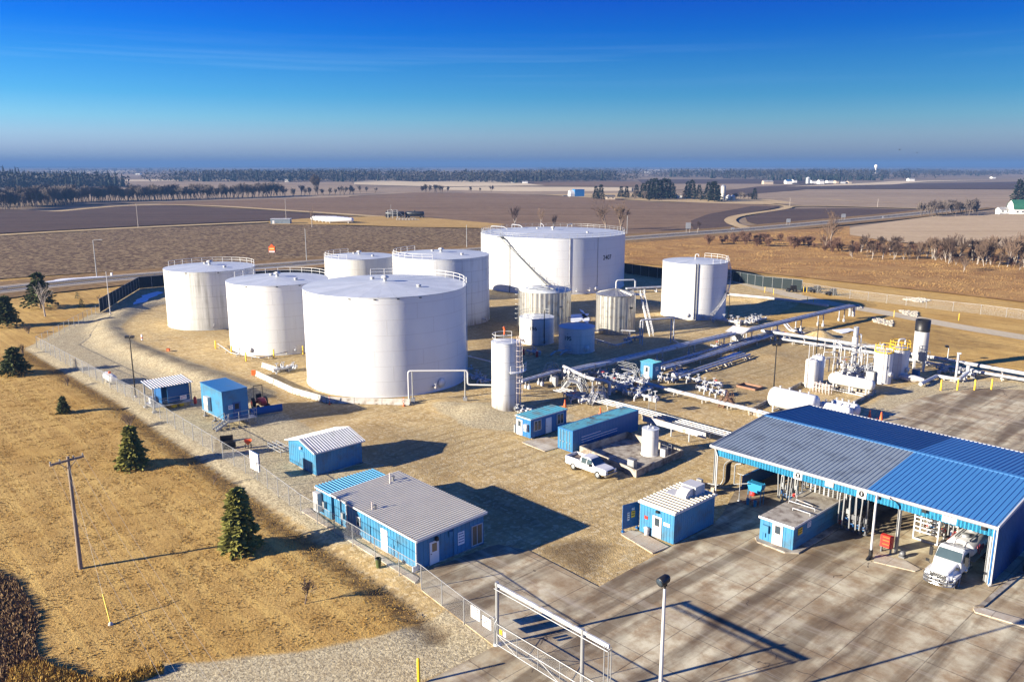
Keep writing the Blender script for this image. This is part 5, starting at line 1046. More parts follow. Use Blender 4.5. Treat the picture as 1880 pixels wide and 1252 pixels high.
# red hose box at the pair of posts
p = cw(18.5, -.15); t = thing('emergency_box', 'red emergency box on short legs at the foot of the canopy posts', 'box', p, YARD); m = MB(); m.box(-.5, -.3, .55, .5, .12, 1.65); m.build('body', MT['red'], t)
for x in (-.4, .4): m = MB(); m.box(x - .05, -.25, 0, x + .05, 0, .55); m.build('leg', MT['grey'], t)
m = MB()
for z in (.8, 1.15, 1.45): m.box(-.3, -.33, z, .3, -.3, z + .1)
m.build('print', MT['orange'], t)
t = thing('small_pump', 'small dark pump on the pad beside the red emergency box', 'pump', p + EX*1.35 + EY*.1, YARD); m = MB(); m.hlathe((0, -.3, .35), (0, .3, .35), [(0, .01), (0, .2), (.4, .22), (.6, .15), (.6, .01)], 12); m.box(-.25, -.3, 0, .25, .3, .15); m.build('motor', MT['grey'], t)
slab('kerb_slab', ccw([(1606,1018),(1662,1030),(1690,1046),(1680,1050),(1604,1032)]), MT['slab_pale'], -.05, .09)
# white cage rack
p = cw(19.0, 4.4); t = thing('access_cage', 'white tubular loading cage with several cross bars beside the tanker truck', 'cage', p, YARD); m = MB()
for x in (0, 2.1):
    for y in (0, 1.6): m.bar((x, y, .05), (x, y, 4.2), .12)
m.bar((0, 0, .1), (2.1, 0, .1), .14); m.bar((2.1, 0, .1), (2.1, 1.6, .1), .14); m.build('frame', MT['white'], t); m = MB()
for z in (.9, 1.3, 1.8, 2.2, 2.7, 3.2, 3.7):
    m.bar((0, -.02, z), (2.1, -.02, z), .06, .13); m.bar((2.12, 0, z), (2.12, 1.6, z), .06, .13)
m.build('cross_bar', MT['white'], t)
# ------------------------------------------------------------------ vehicles
def rr(hw, z0, z1, r=.12, top=0.0, n=3):
    """rounded section in (x, z), narrower at the top"""
    out = []
    for cx, cz, a0 in ((1, 1, 0), (-1, 1, 90), (-1, -1, 180), (1, -1, 270)):
        for i in range(n + 1):
            a = RA(a0 + 90*i/n); h_ = hw - (top if cz > 0 else 0); x = cx*(h_ - r) + r*math.cos(a); z = (z1 - r if cz > 0 else z0 + r) + r*math.sin(a); out.append((x, z))
    return out
def loft(mb, secs, mi=0, sm=False):
    n = len(secs[0][1]); vs = []; fs = []
    for y, pts in secs: vs += [(x, y, z) for x, z in pts]
    for i in range(len(secs) - 1):
        for j in range(n): a = i*n + j; b = i*n + (j+1) % n; fs.append((a, b, b+n, a+n))
    fs.append(tuple(range(n))); fs.append(tuple(range(len(vs) - 1, len(vs) - n - 1, -1))); mb.add(vs, fs, mi, sm)
def wheel(parent, x, y, r, w, rim='galv'):
    m = MB(); s_ = 1 if x > 0 else -1; m.hlathe((x - s_*w, y, r), (x, y, r), [(0, r*.5), (0, r*.9), (.04, r), (w - .04, r), (w, r*.9), (w, r*.6)], 22); o = m.build('wheel', MT['rubber'], parent)
    k = MB(); k.hlathe((x - s_*w*.4, y, r), (x + s_*.01, y, r), [(0, .01), (0, r*.6), (w*.35, r*.62), (w*.4, r*.5), (w*.32, r*.4), (w*.45, r*.2), (w*.45, .01)], 18); k.build('rim', MT[rim], o)
MT['carwhite'] = plain('vehicle_white_paint', (.56,.56,.56), .22, 0, .03, spec=.6)
MT['chrome'] = plain('polished_metal', (.40,.41,.42), .25, .9, .05)
MT['windscreen'] = plain('windscreen_glass', (.05,.075,.085), .04, 0, .2, spec=.9)
MT['lamp'] = plain('headlamp_glass', (.45,.47,.48), .1, spec=.8)
# pickup, nose along +y of its own frame
pc = (G(1042,851) + G(1131,878))/2
t = thing('pickup_truck', 'white crew-cab pickup truck parked beside the concrete bund', 'pickup truck', G(1084,866), YARD - RA(90)); W2 = 1.0
m = MB(); loft(m, [(-2.95, rr(.93, .55, 1.05, .08)), (-2.85, rr(.99, .5, 1.1, .08)), (-.9, rr(1.0, .48, 1.1, .08)), (1.15, rr(1.0, .48, 1.12, .1)), (1.3, rr(1.0, .48, 1.2, .14, .08)), (2.5, rr(.98, .5, 1.16, .16, .12)), (2.85, rr(.93, .52, 1.08, .16, .14)), (2.93, rr(.86, .55, .95, .12, .1))]); m.build('body', MT['carwhite'], t)
m = MB(); loft(m, [(-.92, rr(.93, 1.08, 1.15, .03, .02)), (-.9, rr(.93, 1.08, 1.2, .05, .02)), (-.72, rr(.93, 1.08, 1.86, .12, .16)), (.3, rr(.93, 1.08, 1.92, .14, .18)), (.62, rr(.93, 1.08, 1.82, .14, .18)), (1.32, rr(.93, 1.08, 1.17, .04, .05))]); m.build('cab', MT['carwhite'], t)
m = MB(); m.box(-.99, -2.92, 1.1, -.88, -.95, 1.42); m.box(.88, -2.92, 1.1, .99, -.95, 1.42); m.box(-.88, -1.05, 1.1, .88, -.95, 1.42); m.build('bed', MT['carwhite'], t)
m = MB(); m.box(-.9, -2.98, .75, .9, -2.88, 1.42); m.build('tailgate', MT['carwhite'], t); m = MB(); m.box(-.87, -2.86, 1.105, .87, -1.06, 1.13); m.build('bed_liner', MT['bark'], t)
for s_ in (-1, 1):
    for (y0, y1, za, zb) in ((-.62, .12, 1.78, 1.82), (.2, .92, 1.80, 1.52)):
        m = MB(); o = .012; x0, x1 = s_*(.925 + o), s_*(.785 + o); m.add([(x0, y0, 1.2), (x0, y1 + (.1 if y0 > 0 else 0), 1.2), (x1 + s_*.0, y1 - (.12 if y0 > 0 else 0), zb if y0 < 0 else 1.72), (x1, y0 + .03, za)], [(0, 1, 2, 3), (3, 2, 1, 0)]); m.build('side_window', MT['windscreen'], t)
    m = MB(); m.box(s_*1.02, .75, 1.15, s_*1.2, .95, 1.38); m.build('wing_mirror', MT['black'], t)
    m = MB(); m.box(s_*.55, 2.84, .82, s_*.9, 2.96, 1.02); m.build('headlight', MT['lamp'], t)
    for y in (-1.75, 1.85): wheel(t, s_*1.01, y, .42, .28)
    m = MB()
    for y in (-1.75, 1.85): m.lathe([(.52, 0), (.52, .05)], 16)
    m = MB(); m.box(s_*.995, -.35, .78, s_*1.01, .95, .84); m.build('door_line', MT['galv'], t)
m = MB(); m.add([(-.84, 1.27, 1.25), (.84, 1.27, 1.25), (.70, .69, 1.80), (-.70, .69, 1.80)], [(0, 1, 2, 3)]); m.build('windscreen', MT['windscreen'], t)
m = MB(); m.add([(-.8, -.905, 1.3), (.8, -.905, 1.3), (.72, -.745, 1.75), (-.72, -.745, 1.75)], [(3, 2, 1, 0)]); m.build('rear_window', MT['windscreen'], t)
m = MB(); m.box(-.5, 2.88, .72, .5, 2.97, 1.02); m.build('grille', MT['black'], t); m = MB(); m.box(-.95, 2.8, .42, .95, 3.05, .66); m.box(-.5, 2.96, .85, .5, 2.985, .89); m.build('bumper', MT['chrome'], t); m = MB(); m.box(-.95, -3.12, .48, .95, -2.95, .66); m.build('rear_bumper', MT['chrome'], t)
# tank truck, nose along +y of its own frame (towards the camera side of the canopy)
t = thing('tanker_truck', 'white tanker truck with a polished bull bar standing in the right bay of the canopy', 'tanker truck', cw(23.9, -.9), YARD + math.pi); t.scale = (1, 1, .88)
m = MB(); m.box(-.45, -8.6, .75, .45, 1.6, 1.0); m.build('chassis', MT['black'], t)
m = MB(); loft(m, [(.55, rr(1.0, .9, 2.05, .14, .12)), (1.4, rr(.98, .85, 1.85, .18, .16)), (2.25, rr(.92, .8, 1.62, .2, .2)), (2.5, rr(.84, .8, 1.45, .18, .18))]); m.build('hood', MT['carwhite'], t)
m = MB(); loft(m, [(-1.35, rr(1.12, .95, 2.75, .12, .08)), (-.35, rr(1.14, .95, 3.02, .2, .14)), (.05, rr(1.14, .95, 2.92, .2, .16)), (.62, rr(1.12, .95, 2.02, .1, .08))]); m.build('cab', MT['carwhite'], t)
m = MB(); m.add([(-1.0, .635, 2.06), (1.0, .635, 2.06), (.90, .115, 2.84), (-.90, .115, 2.84)], [(0, 1, 2, 3)]); m.build('windscreen', MT['windscreen'], t)
for s_ in (-1, 1):
    m = MB(); m.add([(s_*1.14, -.95, 1.95), (s_*1.14, .38, 1.95), (s_*1.07, -.05, 2.6), (s_*1.07, -.95, 2.6)], [(0, 1, 2, 3), (3, 2, 1, 0)]); m.build('side_window', MT['windscreen'], t)
    m = MB(); m.box(s_*1.25, .35, 1.9, s_*1.5, .5, 2.75); m.bar((s_*1.1, .3, 2.5), (s_*1.3, .42, 2.5), .05); m.build('wing_mirror', MT['black'], t)
    m = MB(); m.bar((s_*.9, 1.7, 1.7), (s_*1.12, 1.75, 1.95), .04); m.box(s_*1.02, 1.68, 1.9, s_*1.28, 1.82, 2.12); m.build('hood_mirror', MT['black'], t)
    m = MB(); m.hlathe((s_*1.18, 1.4, .55), (s_*.75, 1.4, .55), [(0, .62), (.43, .62), (.43, .55)], 20); m.box(s_*.8, .7, .85, s_*1.18, 2.05, 1.2); m.build('fender', MT['carwhite'], t)
    m = MB(); m.add([(s_*.58, 2.5, 1.0), (s_*.98, 2.2, 1.02), (s_*.95, 2.05, 1.35), (s_*.6, 2.42, 1.3)], [(0, 1, 2, 3), (3, 2, 1, 0)]); m.build('headlight', MT['lamp'], t)
    for y, r in ((1.4, .52), (-5.9, .52), (-7.2, .52)): wheel(t, s_*1.16, y, r, .34 if y > 0 else .6, 'chrome')
    m = MB(); m.hlathe((s_*.85, -2.0, .75), (s_*.85, -.6, .75), [(0, .01), (0, .3), (1.4, .3), (1.4, .01)], 14); m.build('fuel_tank', MT['chrome'], t)
    m = MB(); m.box(s_*.5, -8.2, 1.15, s_*1.2, -2.2, 1.22); m.build('side_tray', MT['galv'], t)
m = MB(); m.box(-.62, 2.42, .85, .62, 2.54, 1.42); m.build('grille', MT['black'], t); m = MB()
for z in (.95, 1.08, 1.21, 1.34): m.box(-.6, 2.53, z, .6, 2.56, z + .04)
m.bar((-.5, 2.57, 1.4), (.45, 2.57, .95), .03, .06); m.build('grille_bar', MT['chrome'], t)
m = MB(); m.box(-1.1, 2.1, .42, 1.1, 2.5, .8); m.build('bumper', MT['grey'], t)
m = MB()
for z in (.5, .8, 1.15): m.tube(bend([(-1.15, 1.9, z), (-1.1, 2.6, z), (-.6, 2.9, z), (.6, 2.9, z), (1.1, 2.6, z), (1.15, 1.9, z)], .3), .045, 6)
for x in (-.6, 0, .6): m.cyl((x, 2.9, .45), (x, 2.9, 1.2), .045, 6)
m.build('bull_bar', MT['chrome'], t); m = MB(); m.box(-.25, 2.9, .55, .25, 2.96, .68); m.build('number_plate', MT['sign'], t)
m = MB(); n = 20; prof = []
def el(y, k=1.0): return (y, [(1.18*k*math.cos(2*math.pi*j/n), 2.15 + .85*k*math.sin(2*math.pi*j/n)) for j in range(n)])
loft(m, [el(-8.55, .55), el(-8.4, .9), el(-8.2), el(-2.2), el(-2.0, .93), el(-1.85, .6)], sm=True); tk = m.build('tank', MT['carwhite'], t)
m = MB()
for y in (-3.2, -4.8, -6.4): m.lathe([(.35, 0), (.35, .2), (.28, .26), (.01, .28)], 14, (0, y, 2.98))
m.box(-.6, -8, 2.95, -.55, -2.3, 3.1); m.box(.55, -8, 2.95, .6, -2.3, 3.1); m.build('hatch_walkway', MT['galv'], tk)
m = MB()
for x in (-.4, .4): m.tube(bend([(x, -1.75, 1.6), (x, -1.75, 2.95), (x, -2.6, 3.15)], .2), .03, 6)
for z in (1.7, 2.0, 2.3, 2.6): m.cyl((-.4, -1.75, z), (.4, -1.75, z), .03, 5)
m.build('ladder', MT['carwhite'], tk)
for s_ in (-1, 1): text('Vyn', 1.15, MT['maroon'], tk, face((s_*1.19, -3.4, 2.2), (0, s_*1, 0), (s_, 0, 0)), 'lettering', depth=.02)
# blue tank trailer and wheels beyond the right end wall
t = thing('hose_reel_trailer', 'blue cabinet with a black tyre standing against the canopy end wall at the right edge', 'cabinet', cw(27.9, 4.6), YARD); m = MB(); m.box(.5, 0, 0, 2.6, 3.2, 2.4); m.box(.4, -.08, 2.4, 2.7, 3.3, 2.5); m.build('body', MT['blue_dark'], t); m = MB(); m.hlathe((.55, -.32, .55), (.55, -.05, .55), [(0, .3), (0, .5), (.05, .55), (.22, .55), (.27, .3)], 18); m.build('tyre', MT['rubber'], t)
slab('kerb', ccw([(1786,1115),(1797,1112),(1870,1052),(1880,1049),(1880,1054),(1806,1116)]), MT['concrete_old'], -.05, .14)
slab('kerb', ccw([(1786,1118),(1806,1118),(1900,1145),(1900,1158),(1790,1125)]), MT['slab_pale'], -.05, .12)
# tractor with the blue blade
hd_ = Vector((math.cos(RA(-58)), math.sin(RA(-58)), 0)); p = G(490,760) - hd_*2.5; t = thing('tractor', 'small red tractor with a dark blue snow blade beside the raised hut', 'tractor', p, RA(8))
m = MB(); loft(m, [(-.3, rr(.35, .7, 1.35, .1)), (.2, rr(.38, .7, 1.4, .1)), (1.0, rr(.33, .7, 1.25, .1)), (1.2, rr(.28, .75, 1.1, .08))]); m.build('hood', MT['red'], t)
m = MB(); m.box(-.55, -1.3, .7, .55, -.3, 1.0); m.build('body', MT['red'], t); m = MB(); m.box(-.3, -1.1, 1.0, .3, -.6, 1.2); m.box(-.3, -1.15, 1.2, .3, -1.0, 1.6); m.build('seat', MT['black'], t)
m = MB()
for s_ in (-1, 1): m.cyl((s_*.5, -1.2, 1.0), (s_*.5, -1.2, 2.5), .04, 6)
m.cyl((-.5, -1.2, 2.5), (.5, -1.2, 2.5), .04, 6); m.build('roll_bar', MT['black'], t)
for s_ in (-1, 1): wheel(t, s_*.85, -.9, .62, .35, 'red'); wheel(t, s_*.7, .75, .4, .25, 'red')
m = MB(); m.extr([(0, 0), (.08, 0), (.2, .25), (.14, .6), (0, .85), (-.05, .8), (.05, .5), (.08, .25)], (-1.75, 1.9, .05), (0, 1, 0), (0, 0, 1), (3.5, 0, 0)); m.box(-.4, 1.0, .4, .4, 1.9, .6); o = m.build('blade', MT['blue_dark'], t); t.rotation_euler = (0, 0, RA(-148)); t.scale = (1.25, 1.25, 1.25)
# loader buckets and the orange spreader
for i, (px, py) in enumerate(((416,808), (421,821))):
    u = thing('loader_bucket', ('upper' if i == 0 else 'lower') + ' of two dark loader buckets lying beside the orange spreader', 'loader bucket', G(px, py), RA(20), 'loader buckets lying on the gravel'); m = MB()
    m.extr([(0, 0), (.75, 0), (.75, .08), (.12, .1), (.08, .6), (0, .65)], (-.75, 0, 0), (0, -1, 0), (0, 0, 1), (1.5, 0, 0)); m.build('shell', MT['black'], u)
    for x in (-.78, .75): k = MB(); k.extr([(0, 0), (.75, 0), (.1, .62), (0, .65)], (x, 0, 0), (0, -1, 0), (0, 0, 1), (.04, 0, 0)); k.build('side_plate', MT['bark'], u)
p = G(456,823); t = thing('salt_spreader', 'orange push salt spreader on two dark wheels', 'spreader', p, RA(20)); m = MB(); m.lathe([(.08, .45), (.55, .95), (.6, 1.05), (.56, 1.05), (.1, .55)], 4, a0=RA(45), a1=RA(405), sm=False); m.build('hopper', MT['orange'], t)
for s_ in (-1, 1): wheel(t, s_*.4, .25, .24, .12, 'grey')
m = MB(); m.tube([(-.3, .2, .5), (-.3, 1.1, .95), (.3, 1.1, .95), (.3, .2, .5)], .025, 5); m.bar((0, 0, 0), (0, 0, .5), .06); m.build('handle', MT['black'], t)
# white board by the fence
p = G(470,878); t = thing('site_board', 'two-sided white site board on a wooden post by the fence', 'sign board', p, YARD + RA(90)); m = MB(); m.box(-.1, -1.0, 1.0, -.02, 1.0, 3.0); m.build('panel', MT['sign'], t); m = MB(); m.box(.02, -1, 1.0, .1, 1.0, 3.0); m.build('rear_panel', MT['blue_dark'], t)
for y in (-.8, .8): m = MB(); m.box(-.02, y - .06, 0, .02, y + .06, 3.0); m.build('post', MT['wood'], t)
m = MB(); m.box(-.11, -.95, 1.95, -.1, .95, 2.0); m.build('print', MT['blue_dark'], t)
# pipe rack next to the gable shed and drums etc.
p = G(516,838); t = thing('trailer_frame', 'grey flat steel rack lying left of the gable shed', 'rack', p, YARD + RA(90)); m = MB()
for x in (0, .55, 1.1): m.bar((x, 0, .5), (x, 3.2, .5), .08); m.bar((x, 0, .9), (x, 3.2, .9), .08)
for y in (0, 1.6, 3.2): m.bar((0, y, .05), (0, y, 1.0), .08); m.bar((1.1, y, .05), (1.1, y, 1.0), .08); m.bar((0, y, .5), (1.1, y, .5), .08)
m.build('frame', MT['galv'], t)
t = thing('litter_bin', 'dark green litter bin standing outside the fence by the office', 'bin', G(695,1041)); m = MB(); m.lathe([(.2, 0), (.26, .75), (.27, .78), (.22, .76), (.01, .74)], 16); m.build('body', MT['needle'], t); m = MB(); m.lathe([(.27, .78), (.28, .85), (.22, .85)], 16); m.build('rim', MT['black'], t)
# propane tank
p = G(203,703); t = thing('propane_tank', 'white horizontal propane tank with an orange valve cover on the gravel', 'propane tank', p, RA(-48)); m = MB(); m.hlathe((-2.1, 0, .95), (2.1, 0, .95), [(0, .01), (.05, .3), (.25, .55), (.55, .65), (3.65, .65), (3.95, .55), (4.15, .3), (4.2, .01)], 22); m.build('vessel', MT['white'], t); m = MB(); m.lathe([(.22, 0), (.22, .22), (.16, .3), (.01, .32)], 14, (0, 0, 1.57)); m.build('valve_cover', MT['orange'], t)
for x in (-.9, .9): m = MB(); m.box(x - .1, -.4, -.05, x + .1, .4, .4); m.build('leg', MT['concrete'], t)
# ------------------------------------------------------------------ fences and gate
def fence(name, label, pts, h, gap=3.0, mat='chain', prail=True, pr=.035, pmat='galv', wpts=None, thick=0):
    P_ = wpts or [G(*p) for p in pts]; o = P_[0]; t = thing(name, label, 'fence', (o.x, o.y, 0)); Q = [p - Vector((o.x, o.y, 0)) for p in P_]
    L = sum((b - a).length for a, b in zip(Q, Q[1:])); gap = max(gap, L/96)
    m = MB(); uv = []; s0 = 0.0
    for a, b in zip(Q, Q[1:]):
        l = (b - a).length; za, zb = gz(a.x + o.x, a.y + o.y), gz(b.x + o.x, b.y + o.y)
        m.quad((a.x, a.y, .04 + za), (b.x, b.y, .04 + zb), (b.x, b.y, h + zb), (a.x, a.y, h + za)); uv += [(s0, 0), (s0 + l, 0), (s0 + l, h), (s0, h)]; s0 += l
        n = max(1, round(l/gap))
        for i in range(n + (1 if b is Q[-1] else 0)):
            p = a.lerp(b, i/n); zz = gz(p.x + o.x, p.y + o.y); k = MB(); k.cyl((p.x, p.y, zz - .1), (p.x, p.y, h + .05 + zz), pr*1.3, 6); k.build('post', MT[pmat], t)
    mesh = m.build('mesh_panel', MT[mat], t); ul = mesh.data.uv_layers.new(name='UVMap')
    for i, c in enumerate(uv): ul.data[i].uv = c
    if prail:
        k = MB(); k.tube([(q.x, q.y, h + gz(q.x + o.x, q.y + o.y)) for q in Q], pr*.8, 5); k.build('top_rail', MT[pmat], t)
    return t
fence('chain_link_fence', 'grey chain-link fence between the dry lawn and the gravel yard', FENCE[1:], 2.1)
fence('chain_link_fence', 'short chain-link fence from the far corner up to the dark screened fence', [(68,638),(184,574)], 2.1)
fence('chain_link_fence', 'low inner chain-link fence running beside the outer one near the propane tank', [(130,673),(140,678),(190,700),(242,730)], 1.5, pr=.03)
fence('screened_fence', 'tall dark screened fence at the far left corner of the yard', [(184,574),(256,530),(302,526)], 3.2, 3.0, 'screen')
fence('screened_fence', 'dark screened fence along the back of the yard behind the tanks', None, 3.2, 3.4, 'screen', wpts=[G(302,526), Vector((-62,243,0)), Vector((-12,272,0)), Vector((25,272,0)), Vector((44,246,0)), Vector((62,234,0))])
fence('screened_fence', 'dark screened fence on the right, behind the tank numbered 362', [(1332,514),(1400,527),(1472,534)], 3.0, 3.0, 'screen')
fence('chain_link_fence', 'thin chain-link fence between the marsh grass and the right service lane', [(1472,534),(1560,548),(1700,566),(1800,577),(2000,603)], 2.2, 5)
# cantilever gate
g0 = G(913,1183); gd = EX; GH = 4.8
t = thing('sliding_gate', 'tall galvanised cantilever gate with an overhead white beam', 'gate', g0, YARD)
for x in (0, 8.1): m = MB(); m.cyl((x, 0, -.1), (x, 0, GH + .1), .13, 12); m.lathe([(.3, -.1), (.3, .12), (.13, .16)], 10, (x, 0, 0)); m.build('post', MT['galv'], t)
m = MB(); m.bar((-.15, 0, GH - .1), (10.3, 0, GH - .1), .13, .22); m.build('beam', MT['white_pipe'], t)
m = MB()
for y in (-.14, .14): m.cyl((-.15, y, GH - .42), (10.3, y, GH - .42), .035, 6)
m.build('track', MT['galv'], t)
m = MB(); 
for x, y in ((9.9, 0), (10.25, 0), (10.25, .25)): m.cyl((x, y, .1), (x, y, GH - .3), .035, 6)
m.build('guide_post', MT['galv'], t)
m = MB(); y = -.25; x0, x1 = .3, 14.5
for z in (.25, 1.05, 1.85): m.cyl((x0, y, z), (x1, y, z), .032, 6)
for i in range(8): x = x0 + (x1 - x0)*i/7; m.cyl((x, y, .25), (x, y, 1.85), .028, 6)
for i in range(7): xa, xb = x0 + (x1-x0)*i/7, x0 + (x1-x0)*(i+1)/7; m.cyl((xa, y, .25 if i % 2 else 1.05), (xb, y, 1.05 if i % 2 else .25), .02, 5)
leaf = m.build('gate_leaf', MT['galv'], t)
m = MB(); m.quad((x0, y, .25), (x1, y, .25), (x1, y, 1.85), (x0, y, 1.85)); ml = m.build('mesh_panel', MT['chain'], leaf); ul = ml.data.uv_layers.new(name='UVMap')
for i, c in enumerate([(0, 0), (14.2, 0), (14.2, 1.6), (0, 1.6)]): ul.data[i].uv = c
for x, mt in ((.55, 'yellow'), (.95, 'sign')): plaque(leaf, 'y', y - .03, x, x + .28, 1.25, 1.6, -1, mt, 2, seed=int(x*9), dep=.02)
m = MB(); m.tube([(.12, -.12, .9), (.12, -.3, 1.9), (.12, -.12, 2.1)], .05, 6); m.build('latch', MT['galv'], t)
d = (G(852,1144) - g0); L_ = d.length
for i, (f0_, f1_, za, zb, r_) in enumerate(((.77, .50, 1.0, 1.95, 5), (.42, .17, .85, 1.7, 4))):
    t = thing('fence_sign', ('larger' if i == 0 else 'smaller') + ' white printed notice hung on the fence beside the gate', 'sign', g0 + d*f1_ + Vector((0, -.06, 0)), math.atan2(-d.y, -d.x)); plaque(t, 'y', 0, 0, -(f1_ - f0_)*L_ if f0_ < f1_ else -(f0_ - f1_)*L_, za, zb, -1, 'sign', r_, seed=31 + i, dep=.03)
# ------------------------------------------------------------------ poles and lamps
p = G(1209.5,1332); t = thing('floodlight_pole', 'tall white pole with a black floodlight head beside the gate', 'light pole', p); m = MB(); m.tube([(0, 0, 0), (0, 0, 9.2)], .14, 12, r2=.085); m.build('pole', MT['white'], t)
m = MB(); m.cyl((0, 0, 9.1), (0, 0, 9.55), .07, 8); m.hlathe((-.38, -.3, 9.70), (.3, .22, 9.86), [(0, .01), (0, .27), (.06, .29), (.62, .27), (.78, .16), (.86, .01)], 18); m.box(-.12, -.12, 9.4, .12, .12, 9.6); h_ = m.build('lamp_head', MT['black'], t); m = MB(); m.hlathe((-.385, -.304, 9.699), (-.40, -.315, 9.695), [(0, .24), (.015, .24), (.015, .01)], 16); m.build('lens', MT['glass'], h_)
p = G(148,1043); t = thing('utility_pole', 'leaning grey wooden utility pole with a crossarm standing in the dry lawn', 'utility pole', p); tp = Vector((-.15, .35, 9.9))
m = MB(); m.tube([(0, 0, -.2), tp*.5, tp], .19, 10, r2=.125); m.build('pole', MT['wood'], t)
ad = (G(146,832,9.5) - G(86,848,9.5)).normalized(); m = MB(); c_ = tp - Vector((0, 0, .3)); m.bar(c_ - ad*1.35 + Vector((0, -.2, 0)), c_ + ad*1.35 + Vector((0, -.2, 0)), .14, .17); m.build('crossarm', MT['wood'], t)
m = MB(); m.bar(c_ + ad*.8 + Vector((0, -.15, 0)), tp - Vector((0, 0, 1.1)), .05); m.bar(c_ - ad*.8 + Vector((0, -.15, 0)), tp - Vector((0, 0, 1.1)), .05); m.build('arm_brace', MT['wood'], t)
ins = []
for k in (-1.3, -.55, .55, 1.3): q = c_ + ad*k + Vector((0, -.2, .09)); ins.append(p + q + Vector((0, 0, .2))); m = MB(); m.lathe([(.05, 0), (.08, .06), (.05, .12), (.06, .2), (.01, .22)], 8, q); m.build('insulator', MT['grey'], t)
MT['wire'] = plain('overhead_wire', (.34,.33,.31), .5, .3, 0)
wd = Vector((.60, -.80, 0)).normalized()
for i, q in enumerate(ins):
    e = q + wd*70 + Vector((0, 0, .4)); wpts = [q.lerp(e, j/16) - Vector((0, 0, 4*1.3*(j/16)*(1 - j/16))) for j in range(17)]; u = thing('power_line', ['outermost left', 'inner left', 'inner right', 'outermost right'][i] + ' of the four wires leaving the leaning wooden pole', 'wire', q, 0, 'wires of the wooden utility pole'); m = MB(); m.tube([v - q for v in wpts], .006, 4); m.build('cable', MT['wire'], u)
a = G(203,1145); t = thing('guy_wire', 'guy wire with a yellow guard anchored in the lawn below the leaning pole', 'guy wire', a); m = MB(); v = p + tp*.93 - a; m.cyl((0, 0, 0), v, .008, 4); m.build('cable', MT['wire'], t); m = MB(); vd = v.normalized(); m.cyl(vd*.15, vd*2.5, .045, 6); m.build('guard', MT['yellow'], t); m = MB(); m.lathe([(.2, -.05), (.12, .12), (.01, .15)], 8); m.build('anchor', MT['concrete'], t)
def yardlight(label, px, py, top, dark=True, heads=2, mat=None):
    h_ = hgt(px, py, top); o = G(px, py); o.z = gz(o.x, o.y); t = thing('yard_light', label, 'light pole', o); m = MB(); m.tube([(0, 0, 0), (0, 0, h_)], .11, 8, r2=.07); m.build('pole', MT[mat or ('black' if dark else 'white')], t)
    m = MB(); m.lathe([(.25, -.05), (.25, .25), (.15, .3)], 10); m.build('base', MT['concrete'], t)
    for i in range(heads): k = MB(); s_ = -1 if i == 0 else 1; k.box(s_*.15, -.25, h_ - .05, s_*.62, .25, h_ + .28); k.bar((0, 0, h_ - .1), (s_*.3, 0, h_), .06); k.build('lamp_head', MT['black'], t)
    return t
yardlight('black twin-headed yard light beside the open shelter', 249, 729, 620)
yardlight('white yard light pole at the top of the gravel berm near the screened fence', 203, 580, 502, False, 0)
yardlight('dark yard light in front of the small tank numbered 196', 999, 634, 570, True, 0)
yardlight('dark yard light at the near bund corner left of the big horizontal tank', 1420, 719, 634, True, 2)
yardlight('tall dark yard light standing behind the two upright vessels', 1497, 668, 590, True, 0)
yardlight('black yard light beside the tank numbered 362', 1337, 592, 540, True, 1)
yardlight('small white yard light beyond the raised pipeline at the right', 1739, 665, 637, False, 1)
def roadlamp(label, px, py, top, arm=True, group='street lamps along the highway'):
    h_ = hgt(px, py, top); t = thing('street_lamp', label, 'street lamp', G(px, py), 0, group); m = MB(); m.tube([(0, 0, 0), (0, 0, h_)], .15, 6, r2=.1); m.build('pole', MT['galv'], t)
    if arm: m = MB(); m.tube(bend([(0, 0, h_ - .6), (.1, 0, h_), (2.2, 0, h_ + .1)], .4), .06, 5); m.box(1.8, -.15, h_ + .02, 2.8, .15, h_ + .18); m.build('lamp_arm', MT['galv'], t)
roadlamp('street lamp with a curved arm beside the highway at the far left', 178, 510, 441); roadlamp('street lamp between the orange sign and the off-white tank', 563, 479, 420, False); roadlamp('street lamp left of the widest tank, beyond the highway', 857, 455, 413, False); roadlamp('street lamp right of the widest tank before the two bare trees', 1151, 430, 396, False)
def fieldpole(label, px, py, top):
    h_ = hgt(px, py, top); t = thing('power_pole', label, 'utility pole', G(px, py), 0, 'power poles in the fields'); m = MB(); m.tube([(0, 0, 0), (0, 0, h_)], .2, 6, r2=.13); m.build('pole', MT['bark_pale'], t); m = MB(); m.bar((-1.3, 0, h_ - .5), (1.3, 0, h_ - .5), .14); m.build('crossarm', MT['bark'], t)
fieldpole('power pole on the tan lane in the far left field', 254, 418, 374); fieldpole('power pole beside the low grey hut on the pad', 526, 411, 366); fieldpole('power pole by the tan lane fork', 1450, 379, 363); fieldpole('power pole in the pale stubble field at the right', 1611, 381, 365)
